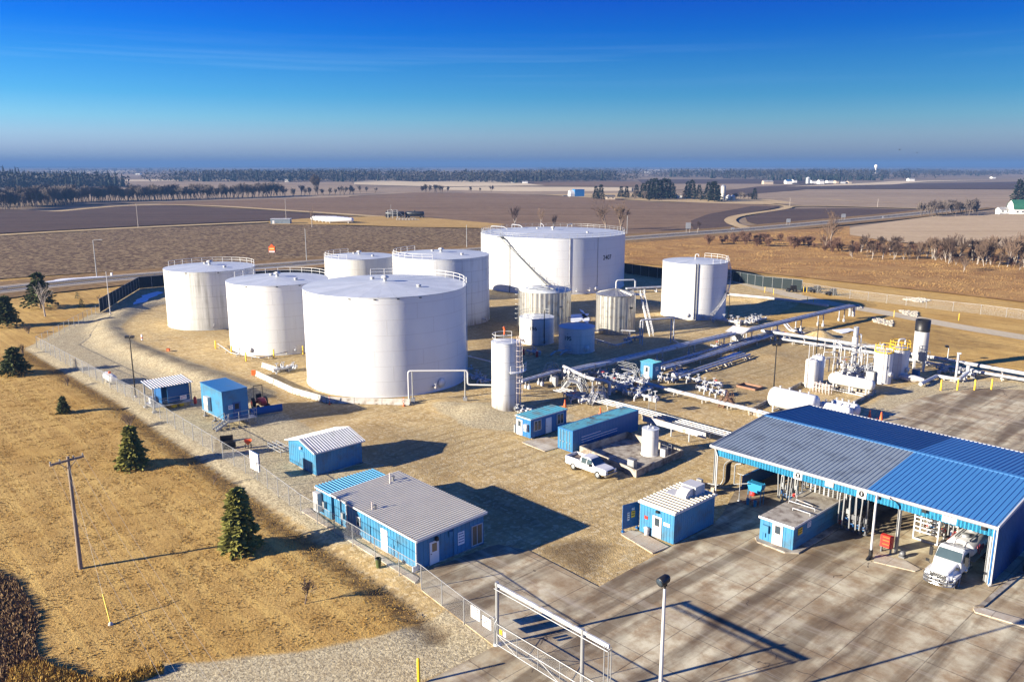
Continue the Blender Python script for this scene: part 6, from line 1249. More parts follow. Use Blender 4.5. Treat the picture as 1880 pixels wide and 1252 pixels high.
# ------------------------------------------------------------------ bollards, cones, barriers
def bollard(px, py, h_, label, group, r=.1):
    t = thing('bollard', label, 'bollard', G(px, py), 0, group); m = MB(); m.lathe([(r, -.1), (r, h_ - .06), (r*.7, h_), (.01, h_ + .02)], 12); m.build('post', MT['yellow'], t); return t
g1 = 'yellow bollards on the edge of the paved lot'
for i, (x, y) in enumerate(((1727,716), (1757.5,715.5), (1789,716), (1820,715))): bollard(x, y, 1.65, ['leftmost', 'second', 'third', 'rightmost'][i] + ' of the four yellow bollards by the paved lot', g1, .12)
bollard(769, 1254, 1.85, 'single tall yellow bollard at the driveway edge in front of the gate', None, .11)
g2 = 'yellow bollards around the clean white tank'
for i, (x, y) in enumerate(((396,640), (425.5,650), (452,663), (503,657), (556.5,650))): bollard(x, y, 1.55, ['leftmost', 'second', 'third', 'fourth', 'rightmost'][i] + ' of the yellow bollards at the foot of the clean white tank', g2, .13)
g3 = 'slim yellow marker posts along the service lane'
for i, (x, y) in enumerate(((1404,537), (1420,541), (1475,536), (1481,537), (1482,556), (1493,560), (1641,582), (1760,588))): bollard(x, y, 1.5, 'slim yellow marker post along the right service lane, number %s from the left' % ['one','two','three','four','five','six','seven','eight'][i], g3, .07)
def cone(px, py, label, group, lying=False, s_=1.0):
    t = thing('traffic_cone', label, 'traffic cone', G(px, py), rnd.random()*6, group); m = MB(); m.lathe([(.17*s_, .03), (.04*s_, .85*s_), (.01, .86*s_)], 12); m.build('cone', MT['orange'], t); m = MB(); m.box(-.22*s_, -.22*s_, 0, .22*s_, .22*s_, .04); m.build('foot', MT['orange'], t); m = MB(); m.lathe([(.115*s_, .36*s_), (.085*s_, .52*s_)], 12, (0, 0, 0)); m.build('band', MT['sign'], t)
    if lying: t.rotation_euler = (RA(82), 0, RA(30)); t.location.z = .16
    return t
g4 = 'orange cones behind the canopy roof'
cone(1596, 769, 'left orange cone standing behind the canopy roof', g4, s_=1.5); cone(1617, 774, 'right orange cone standing behind the canopy roof', g4, s_=1.6); cone(1608, 775, 'orange cone lying on its side between two standing ones', g4, True, 1.4)
cone(1037, 746, 'orange cone beside the dark pump set near the site cabin', None, s_=1.2); cone(1102, 761, 'orange cone behind the long container', None, s_=1.2)
cone(309, 644, 'orange cone lying flat on the wheel-marked soil', None, True, 1.4)
t = thing('delineator', 'white and orange stub marker on the gravel berm', 'marker', G(261,627) + Vector((0, 0, .3))); m = MB(); m.lathe([(.16, 0), (.14, 1.1), (.01, 1.12)], 10); m.build('tube', MT['sign'], t); m = MB(); m.lathe([(.17, .35), (.165, .6)], 10); m.build('band', MT['orange'], t)
g5 = 'red drums in the shade between the tall tank and the small tanks'
for i, (x, y) in enumerate(((961,651), (986,655))): t = thing('red_drum', ['left', 'right'][i] + ' red drum in the shade below the tank numbered 196', 'drum', G(x, y), 0, g5); m = MB(); m.lathe([(.24, 0), (.22, .5), (.2, 1.0), (.01, 1.05)], 12); m.build('body', MT['red'], t)
def barrier(a, b, label, group):
    d = b - a; l = d.length - .06; t = thing('concrete_barrier', label, 'barrier', a, math.atan2(d.y, d.x), group); m = MB(); prof = [(-.3, 0), (.3, 0), (.3, .08), (.14, .35), (.09, .85), (-.09, .85), (-.14, .35), (-.3, .08)]
    m.extr(prof, (.03, 0, 0), (0, 1, 0), (0, 0, 1), (l, 0, 0)); m.build('block', MT['concrete'], t); k = MB()
    for x in (.7, l - .7): k.box(x - .15, -.305, .0, x + .15, -.28, .09)
    k.build('slot', MT['dark'], t); return t
g6 = 'concrete barriers curving round the foot of the biggest front tank'; A = [G(471.5,690), G(540,722), G(600.6,739), G(753,743)]; words = ['first','second','third','fourth','fifth','sixth','seventh','eighth','ninth','tenth','eleventh','twelfth']
seg = []
for a, b, n in ((A[0], A[1], 4), (A[1], A[2], 3), (A[2], A[3], 3)): seg += [(a.lerp(b, i/n), a.lerp(b, (i+1)/n)) for i in range(n)]
for i, (a, b) in enumerate(seg): barrier(a, b, words[i] + ' concrete barrier from the left in the row before the biggest front tank', g6)
barrier(G(482,674), G(513,684), 'lone grey concrete barrier behind the left end of the barrier row', None)
for i, (x, y, l) in enumerate(((606,741,'left'), (742,744,'right'))):
    t = thing('delineator', l + ' orange striped marker tube in front of the concrete barriers', 'marker', G(x, y) + Vector((0, -.35, 0)), 0, 'orange marker tubes at the barrier row'); m = MB(); m.lathe([(.2, 0), (.2, .05), (.06, .08), (.05, 1.25), (.01, 1.27)], 10); m.build('tube', MT['orange'], t)
    for z in (.6, .95): k = MB(); k.lathe([(.062, z), (.06, z + .12)], 10); k.build('band', MT['sign'], t)
t = thing('orange_plate', 'orange warning plate on the left end of the barrier row', 'marker', G(466,690)); m = MB(); m.box(-.35, -.05, .1, .35, .05, .95); m.build('plate', MT['orange'], t)
# low concrete bund round the slim tank
c = [G(1066,831), G(1151,804), G(1252,838), G(1168,876)]; o = c[0]; t = thing('concrete_bund', 'low weathered concrete bund wall around the slim white tank', 'bund wall', o); Q = [q - o for q in c]
for i in range(4): a, b = Q[i], Q[(i+1) % 4]; m = MB(); d = (b - a).normalized()*.09; m.bar(a - d + Vector((0, 0, .42)), b - d + Vector((0, 0, .42)), .18, .85); m.build('wall', MT['concrete_old'], t)
m = MB(); m.prism([(q.x, q.y) for q in (Q if (Q[1]-Q[0]).cross(Q[2]-Q[1]).z > 0 else Q[::-1])], -.1, .03); m.build('floor', MT['concrete_old'], t)
def cabinet(label, px, py, w, d, h_, mat='galv', rz=YARD, name='cabinet', z=0):
    t = thing(name, label, 'cabinet', G(px, py) + Vector((0, 0, z)), rz); m = MB(); m.box(-w/2, -d/2, .0, w/2, d/2, h_); m.build('box', MT[mat], t); m = MB(); m.box(-w*.4, -d/2 - .03, h_*.1, w*.4, -d/2, h_*.9); m.build('door', MT[mat], t); m = MB(); m.box(-w/2 - .05, -d/2 - .06, h_, w/2 + .05, d/2 + .05, h_ + .05); m.build('lid', MT['grey'], t); return t
cabinet('grey cabinet on a stand inside the front corner of the bund', 1160, 866, .9, .6, 1.5)
cabinet('small grey cabinet by the crossing stairs near the tall tank', 1019, 709, .8, .6, 1.5); cabinet('white pump box right of the slim tank in the bund', 1219, 838, .7, .6, 1.0, 'white')
t = thing('pump_stand', 'tangled steel pump stand between the slim tank and the bund wall', 'pump', G(1222,836), YARD); m = MB()
for x in (-.5, .5):
    for y in (-.4, .4): m.cyl((x, y, 0), (x, y, 1.4), .035, 5)
for z in (.5, 1.0, 1.4): m.tube([(-.5, -.4, z), (.5, -.4, z), (.5, .4, z), (-.5, .4, z), (-.5, -.4, z)], .03, 5)
m.build('frame', MT['galv'], t); m = MB(); m.hlathe((-.5, 0, .3), (.5, 0, .3), [(0, .01), (0, .22), (.6, .22), (.9, .12), (.9, .01)], 12); m.build('motor', MT['grey'], t)
# ------------------------------------------------------------------ pipelines
def pipeline(label, pts, r, n=1, gap=.6, sup=6.0, mat='white_pipe', foot='concrete', name='pipeline', grp=None, rad=.5):
    W_ = []
    for q in pts:
        if q[0] == 'z': W_.append(Vector((W_[-1].x, W_[-1].y, q[1])))
        else: W_.append(G(*q))
    o = Vector((W_[0].x, W_[0].y, 0)); Q = [q - o for q in W_]; t = thing(name, label, 'pipeline', o, 0, grp)
    long_ = max(zip(Q, Q[1:]), key=lambda e: (e[1] - e[0]).length); d = long_[1] - long_[0]; sd_ = Vector((-d.y, d.x, 0)).normalized()
    for i in range(n):
        off = sd_*gap*(i - (n - 1)/2); m = MB(); m.tube(bend([q + off for q in Q], rad), r, 10); m.build('pipe', MT[mat if n < 4 or i % 2 == 0 else 'galv'], t)
    if sup:
        cnt = 0
        for a, b in zip(Q, Q[1:]):
            h2 = Vector((b.x - a.x, b.y - a.y)).length
            if h2 < 1.5: continue
            k = max(1, int(h2/sup))
            for i in range(k + 1):
                if cnt > 60: break
                p = a.lerp(b, (i + .5)/(k + 1)); m = MB(); w_ = max(.35, gap*(n - 1)/2 + r)
                if p.z > .9:
                    for s_ in ((-1, 1) if n > 1 else (0,)): q = p + sd_*w_*.8*s_; m.cyl((q.x, q.y, 0), (q.x, q.y, p.z - r), .11, 6); m.lathe([(.27, -.05), (.27, min(.6, p.z*.35)), (.11, min(.65, p.z*.38))], 8, (q.x, q.y, 0))
                    m.bar(p - sd_*w_*1.1 - Vector((0, 0, r + .06)), p + sd_*w_*1.1 - Vector((0, 0, r + .06)), .14, .12)
                else: m.bar(p - sd_*w_*1.2 + Vector((0, 0, -r - .08)), p + sd_*w_*1.2 + Vector((0, 0, -r - .08)), .12, .12); [m.bar(p + sd_*w_*s_ + Vector((0, 0, -p.z)), p + sd_*w_*s_ + Vector((0, 0, -r - .1)), .14) for s_ in (-1, 1)]
                m.build('pipe_support', MT['white_pipe' if p.z > .9 else foot], t); cnt += 1
    return t
pipeline('pair of fat overhead pipes crossing the whole yard to the upper right', [(1040,682,2.0), (1114,666,2.0), (1400,600,2.5), (1565,561,3.0), ('z', .6)], .33, 2, .82, 9)
pipeline('white pipe bridge bending down in front of the overhead pipes', [(1033,694,.2), ('z', 2.2), (1078,693,2.2), (1119,702,2.2), ('z', .3)], .26, 1, .5, 9)
pipeline('pair of white pipes running low toward the canopy roof', [(1166,698,.7), (1216,712,.7), (1320,738,.7), (1400,757,.7), (1440,770,.7)], .2, 2, .5, 7)
pipeline('bundle of four thin pipes passing behind the long container', [(1024,714,.75), (1107,736,.75), (1178,754,.75), (1220,766,.75), (1345,800,.75)], .085, 4, .62, 6)
pipeline('pipe leaving the tall narrow tank toward the crossing stairs', [(956,700,1.4), (1027,680,1.6)], .2, 2, .55, 4)
pipeline('upper pipe of the raised right line running to the photo edge', [(1398,607,1.5), (1564,631,1.5), (1735,660,1.5), (1960,700,1.5)], .3, 1, .5, 8)
pipeline('lower pipe of the raised right line, nearer the yard', [(1432,622,.75), (1590,645,.75), (1735,672,.75), (1960,711,.75)], .24, 1, .5, 8)
pipeline('two slim pipes parallel to the overhead pair, behind the meter shack', [(1140,690,.8), (1216,668,.8), (1400,614,.8), (1428,606,.8)], .17, 2, .5, 7)
pipeline('two pipes at knee height in front of the slim pair', [(1217,676,.9), (1300,652,.9), (1400,620,.9), (1436,610,.9)], .24, 2, .75, 7)
pipeline('two short pipes resting on three concrete sleepers', [(1243,692,.6), (1300,673,.6), (1372,650,.6)], .21, 2, .95, 5)
hh = hgt(751, 738, 681); h3 = hgt(854, 737, 706)
pipeline('white pipe portal standing before the shaded side of the biggest front tank', [(751,738,.2), ('z', hh), (853,737,0), ], .01, 1, .1, 0) if False else None
o = G(751,738); e = G(854,737); t = thing('pipe_portal', 'white pipe portal standing before the shaded side of the biggest front tank', 'pipeline', o); Q = [Vector((0, 0, .1)), Vector((0, 0, hh)), (e - o) + Vector((.4, 0, hh)), (e - o) + Vector((.4, 0, h3)), (G(902, 707, h3) - o)]
m = MB(); m.tube(bend(Q, .4), .13, 10); m.build('pipe', MT['white'], t)
for q in (Vector((.55, .05, 0)), e - o): m = MB(); m.cyl(q, q + Vector((0, 0, hh - .1)), .1, 8); m.box(q.x - .3, q.y - .3, -.1, q.x + .3, q.y + .3, .6); m.build('post', MT['galv'], t)
h4 = hgt(1177.6, 634, 588); o = G(1177.6,634); e = G(1233,629); t = thing('pipe_portal', 'slim pipe portal in front of the stairs of the conical-roofed steel tank', 'pipeline', o); Q = [Vector((-.3, 0, .3)), Vector((-.3, 0, h4)), e - o + Vector((.3, 0, h4)), e - o + Vector((.3, 0, .5)), G(1250,633,.5) - o]
m = MB(); m.tube(bend(Q, .4), .16, 10); m.build('pipe', MT['white_pipe'], t)
for q in (Vector((.15, 0, 0)), e - o - Vector((.2, 0, 0))): m = MB(); m.cyl(q, q + Vector((0, 0, h4 - .1)), .13, 8); m.build('post', MT['white_pipe'], t)
pipeline('pipe running low along the foot of the conical-roofed steel tank', [(1090,622,.6), (1130,634,.6), (1160,625,.6)], .15, 1, .5, 4)
pipeline('long white pipe leaving the foot of the clean white tank to the left', [(400,631,.5), (424,648,.4), (480,657,.4), (545,641,.7)], .08, 1, .4, 5)
pipeline('thick pipe behind the tank numbered 362 toward the widest tank', [(1150,530,1.2), (1215,527,1.2)], .25, 2, .6, 5)
pipeline('thin slanting pipe between the biggest front tank and the tall tank', [(858,653,4.2), (902,664,3.2)], .1, 1, .4, 0)
pipeline('insulated pipe bending across the ground in front of the tall stack', [(1690,705,.5), (1720,690,.5), (1760,697,.5), (1777,683,1.2), ('z', 2.3)], .3, 1, .4, 4)
pipeline('white pipe dipping to the ground at the far end of the overhead pair', [(1440,592,1.4), (1452,606,.4), (1475,612,.4)], .2, 2, .7, 0)
def manifold(label, px, py, n, sp, seed, rz=YARD, sc=1.0, mat='white_pipe', rows=1):
    """pump and valve group: header pipes, flanged valves with handwheels, bends dropping to the ground"""
    r = random.Random(seed); t = thing('valve_group', label, 'valves', G(px, py), rz, 'valve groups among the pipelines')
    for row in range(rows):
        y0 = row*1.5*sc; m = MB(); L_ = n*sp*sc; m.cyl((-.5*sc, y0, .55*sc), (L_, y0, .55*sc), .17*sc, 10)
        for x in (-.5*sc, L_*.48, L_): m.cyl((x - .05, y0, .55*sc), (x + .05, y0, .55*sc), .28*sc, 12)
        for x in (0, L_*.6): m.box(x - .12, y0 - .12, -.05, x + .12, y0 + .12, .4*sc)
        m.build('header_pipe', MT[mat], t)
        for i in range(n):
            x = (i + .3)*sp*sc; s_ = r.choice((-1, 1)); k = MB(); l = r.uniform(.8, 1.5)*sc; z = .55*sc
            k.tube(bend([(x, y0, z), (x, y0 + s_*l, z), (x, y0 + s_*l, -.05 if r.random() < .6 else z*1.8)], .3*sc), .12*sc, 8); c_ = y0 + s_*l*.45
            k.ball((x, c_, z), .22*sc, .26*sc, .22*sc, 10, 6); k.cyl((x, c_ - .28*sc, z), (x, c_ - .2*sc, z), .24*sc, 12); k.cyl((x, c_ + .2*sc, z), (x, c_ + .28*sc, z), .24*sc, 12); k.cyl((x, c_, z), (x, c_, z + .75*sc), .06*sc, 6)
            o_ = k.build('valve', MT[mat if r.random() < .8 else 'galv'], t); w_ = MB(); zz = z + .75*sc
            w_.tube([(x + .24*sc*math.cos(2*math.pi*j/12), c_ + .24*sc*math.sin(2*math.pi*j/12), zz) for j in range(13)], .03*sc, 5, caps=False); w_.bar((x - .24*sc, c_, zz), (x + .24*sc, c_, zz), .03*sc); w_.build('handwheel', MT['red' if r.random() < .04 else mat], o_)
        if r.random() < .7: k = MB(); x = L_*.8; k.hlathe((x - .5*sc, y0 + .7*sc, .5*sc), (x + .6*sc, y0 + .7*sc, .5*sc), [(0, .01), (0, .26*sc), (.7*sc, .26*sc), (.8*sc, .34*sc), (1.05*sc, .34*sc), (1.1*sc, .01)], 14); k.box(x - .4*sc, y0 + .45*sc, -.05, x + .5*sc, y0 + .95*sc, .25*sc); k.build('pump', MT['grey' if r.random() < .5 else mat], t)
    return t
VG = [('valve group left of the meter shack under the overhead pipes', 1085, 690, 5, .9, 1, 1.0, 2), ('dense valve group between the pipe bridge and the meter shack', 1100, 704, 6, .8, 2, 1.0, 2), ('cluster of tall valves in front of the pipe bridge', 1128, 722, 4, .9, 3, 1.1, 1),
  ('big-bodied valves at the start of the low pipe pair', 1150, 726, 5, .95, 4, 1.2, 1), ('row of valves just left of the meter shack door', 1140, 700, 5, .85, 5, 1.0, 2), ('curved-pipe valve set nearest the long container', 1165, 730, 3, 1.0, 6, 1.3, 1),
  ('dark pump set between the site cabin and the pipe bundle', 1046, 734, 4, .9, 7, 1.1, 1), ('two valves right of the meter shack', 1215, 700, 2, .9, 8, 1.2, 1), ('blue-shaded pump at the near end of the sleeper pipes', 1240, 695, 2, 1.1, 9, 1.3, 1),
  ('valve row on the thin line right of the meter shack', 1265, 700, 6, 1.0, 10, 1.0, 1), ('valves on the short fat pipe near the crossing stile', 1285, 718, 4, 1.0, 11, 1.1, 1), ('valve set at the left foot of the clean white tank behind the barriers', 508, 686, 3, 1.0, 12, 1.2, 1),
  ('shaded valve set right of the biggest front tank', 868, 697, 4, 1.0, 13, 1.2, 1), ('frosted valve set at the shaded foot of the tank numbered 362', 1310, 592, 4, 1.1, 14, 1.5, 1), ('valve row beyond the overhead pair below the shelter roof', 1370, 598, 6, 1.2, 15, 1.1, 2),
  ('valve set under the middle of the overhead pair', 1310, 640, 4, 1.0, 16, 1.0, 1), ('small shaded valve set below the tank numbered 196', 972, 650, 2, .9, 17, 1.0, 1), ('valve set at the foot of the conical-roofed steel tank', 1150, 628, 4, 1.0, 18, 1.1, 1),
  ('valve set where the knee-high pipes meet the right line', 1420, 620, 4, .9, 19, 1.0, 1), ('valve set on the concrete by the tall narrow tank', 952, 757, 2, .9, 20, 1.0, 1), ('valve group behind the pipe bridge left post', 1050, 700, 4, .85, 21, .9, 2)]
for lb, x, y, n, sp, sd_, sc, rows in VG: manifold(lb, x, y, n, sp, sd_, YARD if sd_ % 3 else YARD + RA(90), sc, 'white_pipe', rows)
t = thing('sleeper', 'x', 'x') if False else None
for i, (x, y) in enumerate(((1290,681), (1325,670), (1364,658))):
    u = thing('concrete_sleeper', ['nearest', 'middle', 'farthest'][i] + ' of three concrete sleepers carrying the two short pipes', 'sleeper', G(x, y), YARD, 'concrete sleepers under the short pipes'); m = MB(); m.extr([(-.25, 0), (.25, 0), (.18, .38), (-.18, .38)], (-1.1, 0, 0), (0, 1, 0), (0, 0, 1), (2.6, 0, 0)); m.build('block', MT['concrete'], u)
def stile(label, px, py, rz, span, h_, mat='galv', w=.8):
    t = thing('crossing_stairs', label, 'stairs', G(px, py), rz, 'crossing stairs over the pipes'); a = h_*.8
    stairflight((-span/2 - a, 0, 0), (-span/2, 0, h_), w, 6, mat=mat, parent=t, name='flight'); stairflight((span/2 + a, 0, 0), (span/2, 0, h_), w, 6, mat=mat, parent=t, name='flight')
    m = MB(); m.box(-span/2, -w/2, h_ - .06, span/2, w/2, h_)
    for x in (-span/2, span/2):
        for y in (-w/2, w/2): m.cyl((x, y, 0), (x, y, h_ + 1.05), .035, 5)
    for y in (-w/2, w/2):
        for z in (.55, 1.05): m.cyl((-span/2, y, h_ + z), (span/2, y, h_ + z), .03, 5)
    m.build('platform', MT[mat], t)
MT['rust'] = plain('rusted_handrail', (.22,.12,.075), .7, .2, .2, 3)
stile('grey crossing stairs with a broad platform behind the pipe bundle', 1055, 718, YARD, 2.0, 1.5, 'galv', 1.2); stile('tall pale crossing stairs over the four-pipe bundle', 1098, 740, YARD + RA(90), .9, 1.6, 'white_pipe'); stile('rust-railed crossing stairs over the low white pipe pair', 1334, 745, YARD + RA(90), 1.0, 1.2, 'rust'); stile('steel crossing platform right of the tall narrow tank', 1012, 695, YARD + RA(90), 1.4, 1.5, 'galv'); stile('long low crossing stairs under the overhead pipes', 1150, 690, YARD, 3.0, 1.1, 'galv')
t = thing('sump_box', 'rust-coloured open sump frame in the yard right of the meter shack', 'sump', G(1352,710), YARD); m = MB()
for a, b in (((0, 0), (3.2, 0)), ((3.2, 0), (3.2, 2.2)), ((3.2, 2.2), (0, 2.2)), ((0, 2.2), (0, 0))): m.bar((*a, .15), (*b, .15), .08, .3)
m.build('frame', MT['rust'], t); m = MB(); m.box(.05, .05, -.02, 3.15, 2.15, .04); m.build('floor', MT['dark'], t)
t = thing('signal_stand', 'thin double-box instrument stand between the pipe bundle and the low pipe pair', 'instrument stand', G(1191,756), YARD); m = MB(); m.cyl((0, 0, 0), (0, 0, 2.2), .04, 6); m.cyl((1.2, 0, 0), (1.2, 0, 2.2), .04, 6); m.build('frame', MT['galv'], t)
for x in (0, .75): m = MB(); m.box(x - .05, -.15, 1.6, x + .5, .1, 2.2); m.build('box', MT['galv'], t)
t = thing('sun_shelter', 'small tilted sheet roof on two posts over grey cabinets near the tank numbered 362', 'shelter', G(1342,632), YARD)
for x in (0, 2.6): m = MB(); m.box(x - .07, -.07, 0, x + .07, .07, 2.9); m.build('post', MT['galv'], t)
m = MB(); m.sheet((-.6, -1.3, 2.6), (3.8, 0, 0), (0, 2.6, .8), (0, 0, 1), .4, .04, .08); m.build('roof', MT['white_roof'], t)
for x in (.3, 1.4): m = MB(); m.box(x, -.2, .9, x + .9, .25, 2.3); m.build('cabinet', MT['galv'], t)
# shaded low sign board behind the slim tank
t = thing('long_board', 'long white board on posts behind the slim tank in the bund', 'board', G(1180,786), YARD); m = MB(); m.bar((0, 0, 1.35), (9.6, 0, 1.35), .12, .75); m.build('panel', MT['white_pipe'], t)
for x in (.8, 4.5, 7.2): m = MB(); m.cyl((x, 0, 0), (x, 0, 1.0), .09, 8); m.build('post', MT['white_pipe'], t)
# ------------------------------------------------------------------ process equipment at the right
ST = ((67.76, 132.24), 1.12, 8.6); t = thing('vent_stack', 'tall white stack with a black top standing on short legs', 'stack', (*ST[0], 0)); m = MB(); m.lathe([(.3, 1.5), (ST[1], 2.0), (ST[1], 6.7)], 32); m.build('shell', MT['white'], t); m = MB(); m.lathe([(ST[1] + .03, 6.7), (ST[1] + .03, ST[2]), (ST[1] - .1, ST[2]), (ST[1] - .1, 6.9), (.01, 6.9)], 32); m.build('black_top', MT['black'], t)
for an in (200, 290, 20, 110): a = RA(an); m = MB(); m.bar((1.0*math.cos(a), 1.0*math.sin(a), 0), (1.0*math.cos(a), 1.0*math.sin(a), 2.1), .3); m.build('leg', MT['white'], t)
m = MB(); m.tube(bend([(.2, -1.3, 1.2), (.2, -1.3, 3.6), (1.0, -1.3, 3.6), (1.0, -1.3, 2.0)], .2), .05, 6); m.build('side_pipe', MT['galv'], t)
def ytank(label, c, R_, H_, seed):
    t = thing('process_tank', label, 'process tank', (*c, 0)); m = MB(); m.lathe([(R_, 0), (R_, H_)], 32); m.build('shell', MT['tank_clean'], t); m = MB(); m.lathe([(R_ + .05, H_ - .12), (R_ + .1, H_ - .1), (R_ + .1, H_ + .06), (R_*.9, H_ + .08)], 32); m.build('rim', MT['yellow'], t); m = MB(); m.lathe([(R_*.93, H_ + .05), (.01, H_ + .22)], 32); m.build('roof', MT['white'], t)
    m = MB(); rail_arc(m, R_ + .02, H_, 0, 360, 10, 1.1, .04); m.build('handrail', MT['yellow'], t); m = MB(); m.tube(bend([(-.3, 0, H_ + .1), (-.3, 0, H_ + 1.35), (.9, .3, H_ + 1.35), (.9, .3, H_ + .4)] if seed else [(0, 0, H_ + .1), (0, 0, H_ + 1.2), (-.6, -.3, H_ + 1.2), (-.6, -.3, H_ + .6)], .35), .14, 8); m.build('vent_pipe', MT['white'], t)
    a = RA(-110); d = Vector((math.cos(a), math.sin(a), 0)); q = Vector((-d.y, d.x, 0)); m = MB()
    for s_ in (-.22, .22): m.cyl(d*(R_ + .15) + q*s_ + Vector((0, 0, .3)), d*(R_ + .15) + q*s_ + Vector((0, 0, H_ + .9)), .03, 5)
    for i in range(13): z = .5 + i*.37; m.cyl(d*(R_ + .15) - q*.22 + Vector((0, 0, z)), d*(R_ + .15) + q*.22 + Vector((0, 0, z)), .02, 4)
    m.build('ladder', MT['door_pink'], t); a = RA(-60); d = Vector((math.cos(a), math.sin(a), 0)); m = MB(); m.hlathe(d*(R_ - .05) + Vector((0, 0, 1.6)), d*(R_ + .3) + Vector((0, 0, 1.6)), [(0, .3), (.25, .3), (.25, .42), (.33, .42), (.33, .01)], 14); m.build('manway', MT['white'], t)
    return t
t = ytank('white process tank with yellow railing, in front of its twin', (58.26, 124.58), 1.34, 5.0, 0); text('7', .6, MT['ink'], t, name='tank_number', cyl=(1.34, RA(-85), 2.6)); ytank('white process tank with yellow railing, behind and right of its twin', (62.2, 127.8), 1.5, 4.9, 1)
t = thing('process_column', 'slim white column with a bare metal top between pipes', 'column', (57.52, 133.84, 0)); m = MB(); m.lathe([(.5, 0), (.5, 5.4)], 20); m.build('shell', MT['white'], t); m = MB(); m.lathe([(.42, 5.4), (.42, 7.1), (.36, 7.1), (.36, 6.8)], 20); m.build('flue', MT['galv'], t); m = MB(); m.tube(bend([(.9, -.1, .4), (.9, -.1, 5.8), (.5, -.1, 5.8)], .4), .14, 8); m.build('side_pipe', MT['white_pipe'], t)
rr_ = random.Random(5)
t = thing('pipe_rack', 'open frame of white pipes around the slim column', 'pipe rack', (55.5, 131.0, 0), YARD); 
for i in range(14):
    x, y = rr_.uniform(-2.5, 3.2), rr_.uniform(-3, 3); hh = rr_.uniform(1.2, 5.0); m = MB(); x2, y2 = x + rr_.choice((-1.8, 0, 1.8)), y + rr_.choice((-1.6, 0, 1.6)); m.tube(bend([(x, y, 0), (x, y, hh), (x2, y2, hh), (x2, y2, hh*.4)], .25), rr_.uniform(.05, .11), 6); m.build('pipe', MT['white_pipe'], t)
m = MB()
for (x, y) in ((-4.4, -5), (-3.7, -5), (3.2, 4), (3.8, 4)): m.cyl((x, y, 0), (x, y, 5.0), .07, 6)
m.bar((-4.2, -5, 4.6), (3.6, 4, 4.6), .09, .2); m.bar((-4.2, -5, 2.6), (3.6, 4, 2.6), .07, .12); m.build('frame', MT['white_pipe'], t)
for i, (x, y, rz, n) in enumerate(((1540,692,YARD,5), (1570,690,YARD + RA(90),5), (1590,684,YARD,4), (1725,688,YARD + RA(90),4), (1755,690,YARD,3), (1545,676,YARD,4))): manifold(['piping skid left of the slim column', 'crowded valve skid in front of the slim column', 'valve skid between the slim column and the railed tanks', 'shaded valve skid right of the tall stack', 'small valve skid by the leaning insulated pipe', 'valve skid behind the long horizontal vessel'][i], x, y, n, .8, 40 + i, rz, 1.1, 'white_pipe', 2 if i < 3 else 1)
def vvessel(label, c, R_, H_, mt):
    t = thing('upright_vessel', label, 'vessel', (*c, .35)); m = MB(); m.lathe([(R_*.9, -.35), (R_, .2), (R_, H_ - .25), (R_*.92, H_ - .08), (R_*.6, H_ + .05), (.01, H_ + .1)], 28); m.build('shell', MT[mt], t); m = MB()
    for i in range(8): m.cyl((-.2 - R_*.75, -R_*.72, .3 + i*.42), (.2 - R_*.75, -R_*.76, .3 + i*.42), .02, 4)
    for x in (-.2, .2): m.cyl((x - R_*.75, -R_*.74, .1), (x - R_*.75, -R_*.74, H_ + .3), .025, 5)
    m.build('ladder', MT['door_pink'], t); m = MB()
    for x, y in ((.2, .3), (-.3, -.1), (.35, -.3)): m.cyl((x, y, H_), (x, y, H_ + .35), .1, 8)
    m.build('nozzle', MT['white'], t)
vvessel('cream upright vessel in front, with two dark slots near its top', (46.14, 121.98), .98, 4.0, 'tank_small'); vvessel('shaded upright vessel just behind the cream one', (47.9, 124.3), .98, 4.0, 'tank_clean')
def hvessel(label, a, b, R_, z, mt, legs=2, frame=False):
    d = b - a; L_ = d.length; rz = math.atan2(d.y, d.x); t = thing('horizontal_vessel', label, 'vessel', a, rz); m = MB(); m.hlathe((0, 0, z), (L_, 0, z), [(0, .01), (.05, R_*.55), (.22, R_*.85), (.45, R_), (L_ - .45, R_), (L_ - .22, R_*.85), (L_ - .05, R_*.55), (L_, .01)], 28); m.build('shell', MT[mt], t)
    for i in range(legs): x = L_*(.14 + .72*i/(max(1, legs - 1))); m = MB(); m.box(x - .1, -R_*.7, -.05, x + .1, -R_*.55, z); m.box(x - .1, R_*.55, -.05, x + .1, R_*.7, z); m.box(x - .1, -R_*.7, .1, x + .1, R_*.7, .28); m.build('saddle', MT['white'], t)
    if frame: m = MB(); m.bar((L_*.05, -R_*.7, .1), (L_*.95, -R_*.7, .1), .14); m.bar((L_*.05, R_*.7, .1), (L_*.95, R_*.7, .1), .14); m.build('skid', MT['white'], t)
    for x in (.2, .4, .62, .8): m = MB(); m.cyl((L_*x, 0, z + R_*.95), (L_*x, 0, z + R_ + .3), .09, 8); m.cyl((L_*x, 0, z + R_ + .25), (L_*x, 0, z + R_ + .32), .17, 10); m.build('nozzle', MT['white'], t)
    return t
a, b = G(1413,750), G(1499,766); hvessel('big white horizontal tank right behind the canopy roof', a, a + EX*7.0, 1.38, 1.9, 'tank_clean', 3); a = G(1498,766); hvessel('smaller shaded white tank behind the big horizontal one', a + EY*.6, a + EY*.6 + EX*4.6, .95, 1.3, 'tank_clean', 2); hvessel('third white tank with a piped end, right of the shaded one', a + EY*2.8 + EX*.6, a + EY*2.8 + EX*4.6, .9, 1.3, 'tank_clean', 2)
a = G(1521,713); hvessel('long horizontal vessel on a white skid frame in front of the railed tanks', a, a + EX*6.9, .82, 1.75, 'tank_small', 3, True)
t = thing('vessel_cradle', 'pink-white lattice stand at the foot of the cream upright vessel', 'stand', (45.2, 119.6, 0), YARD); m = MB()
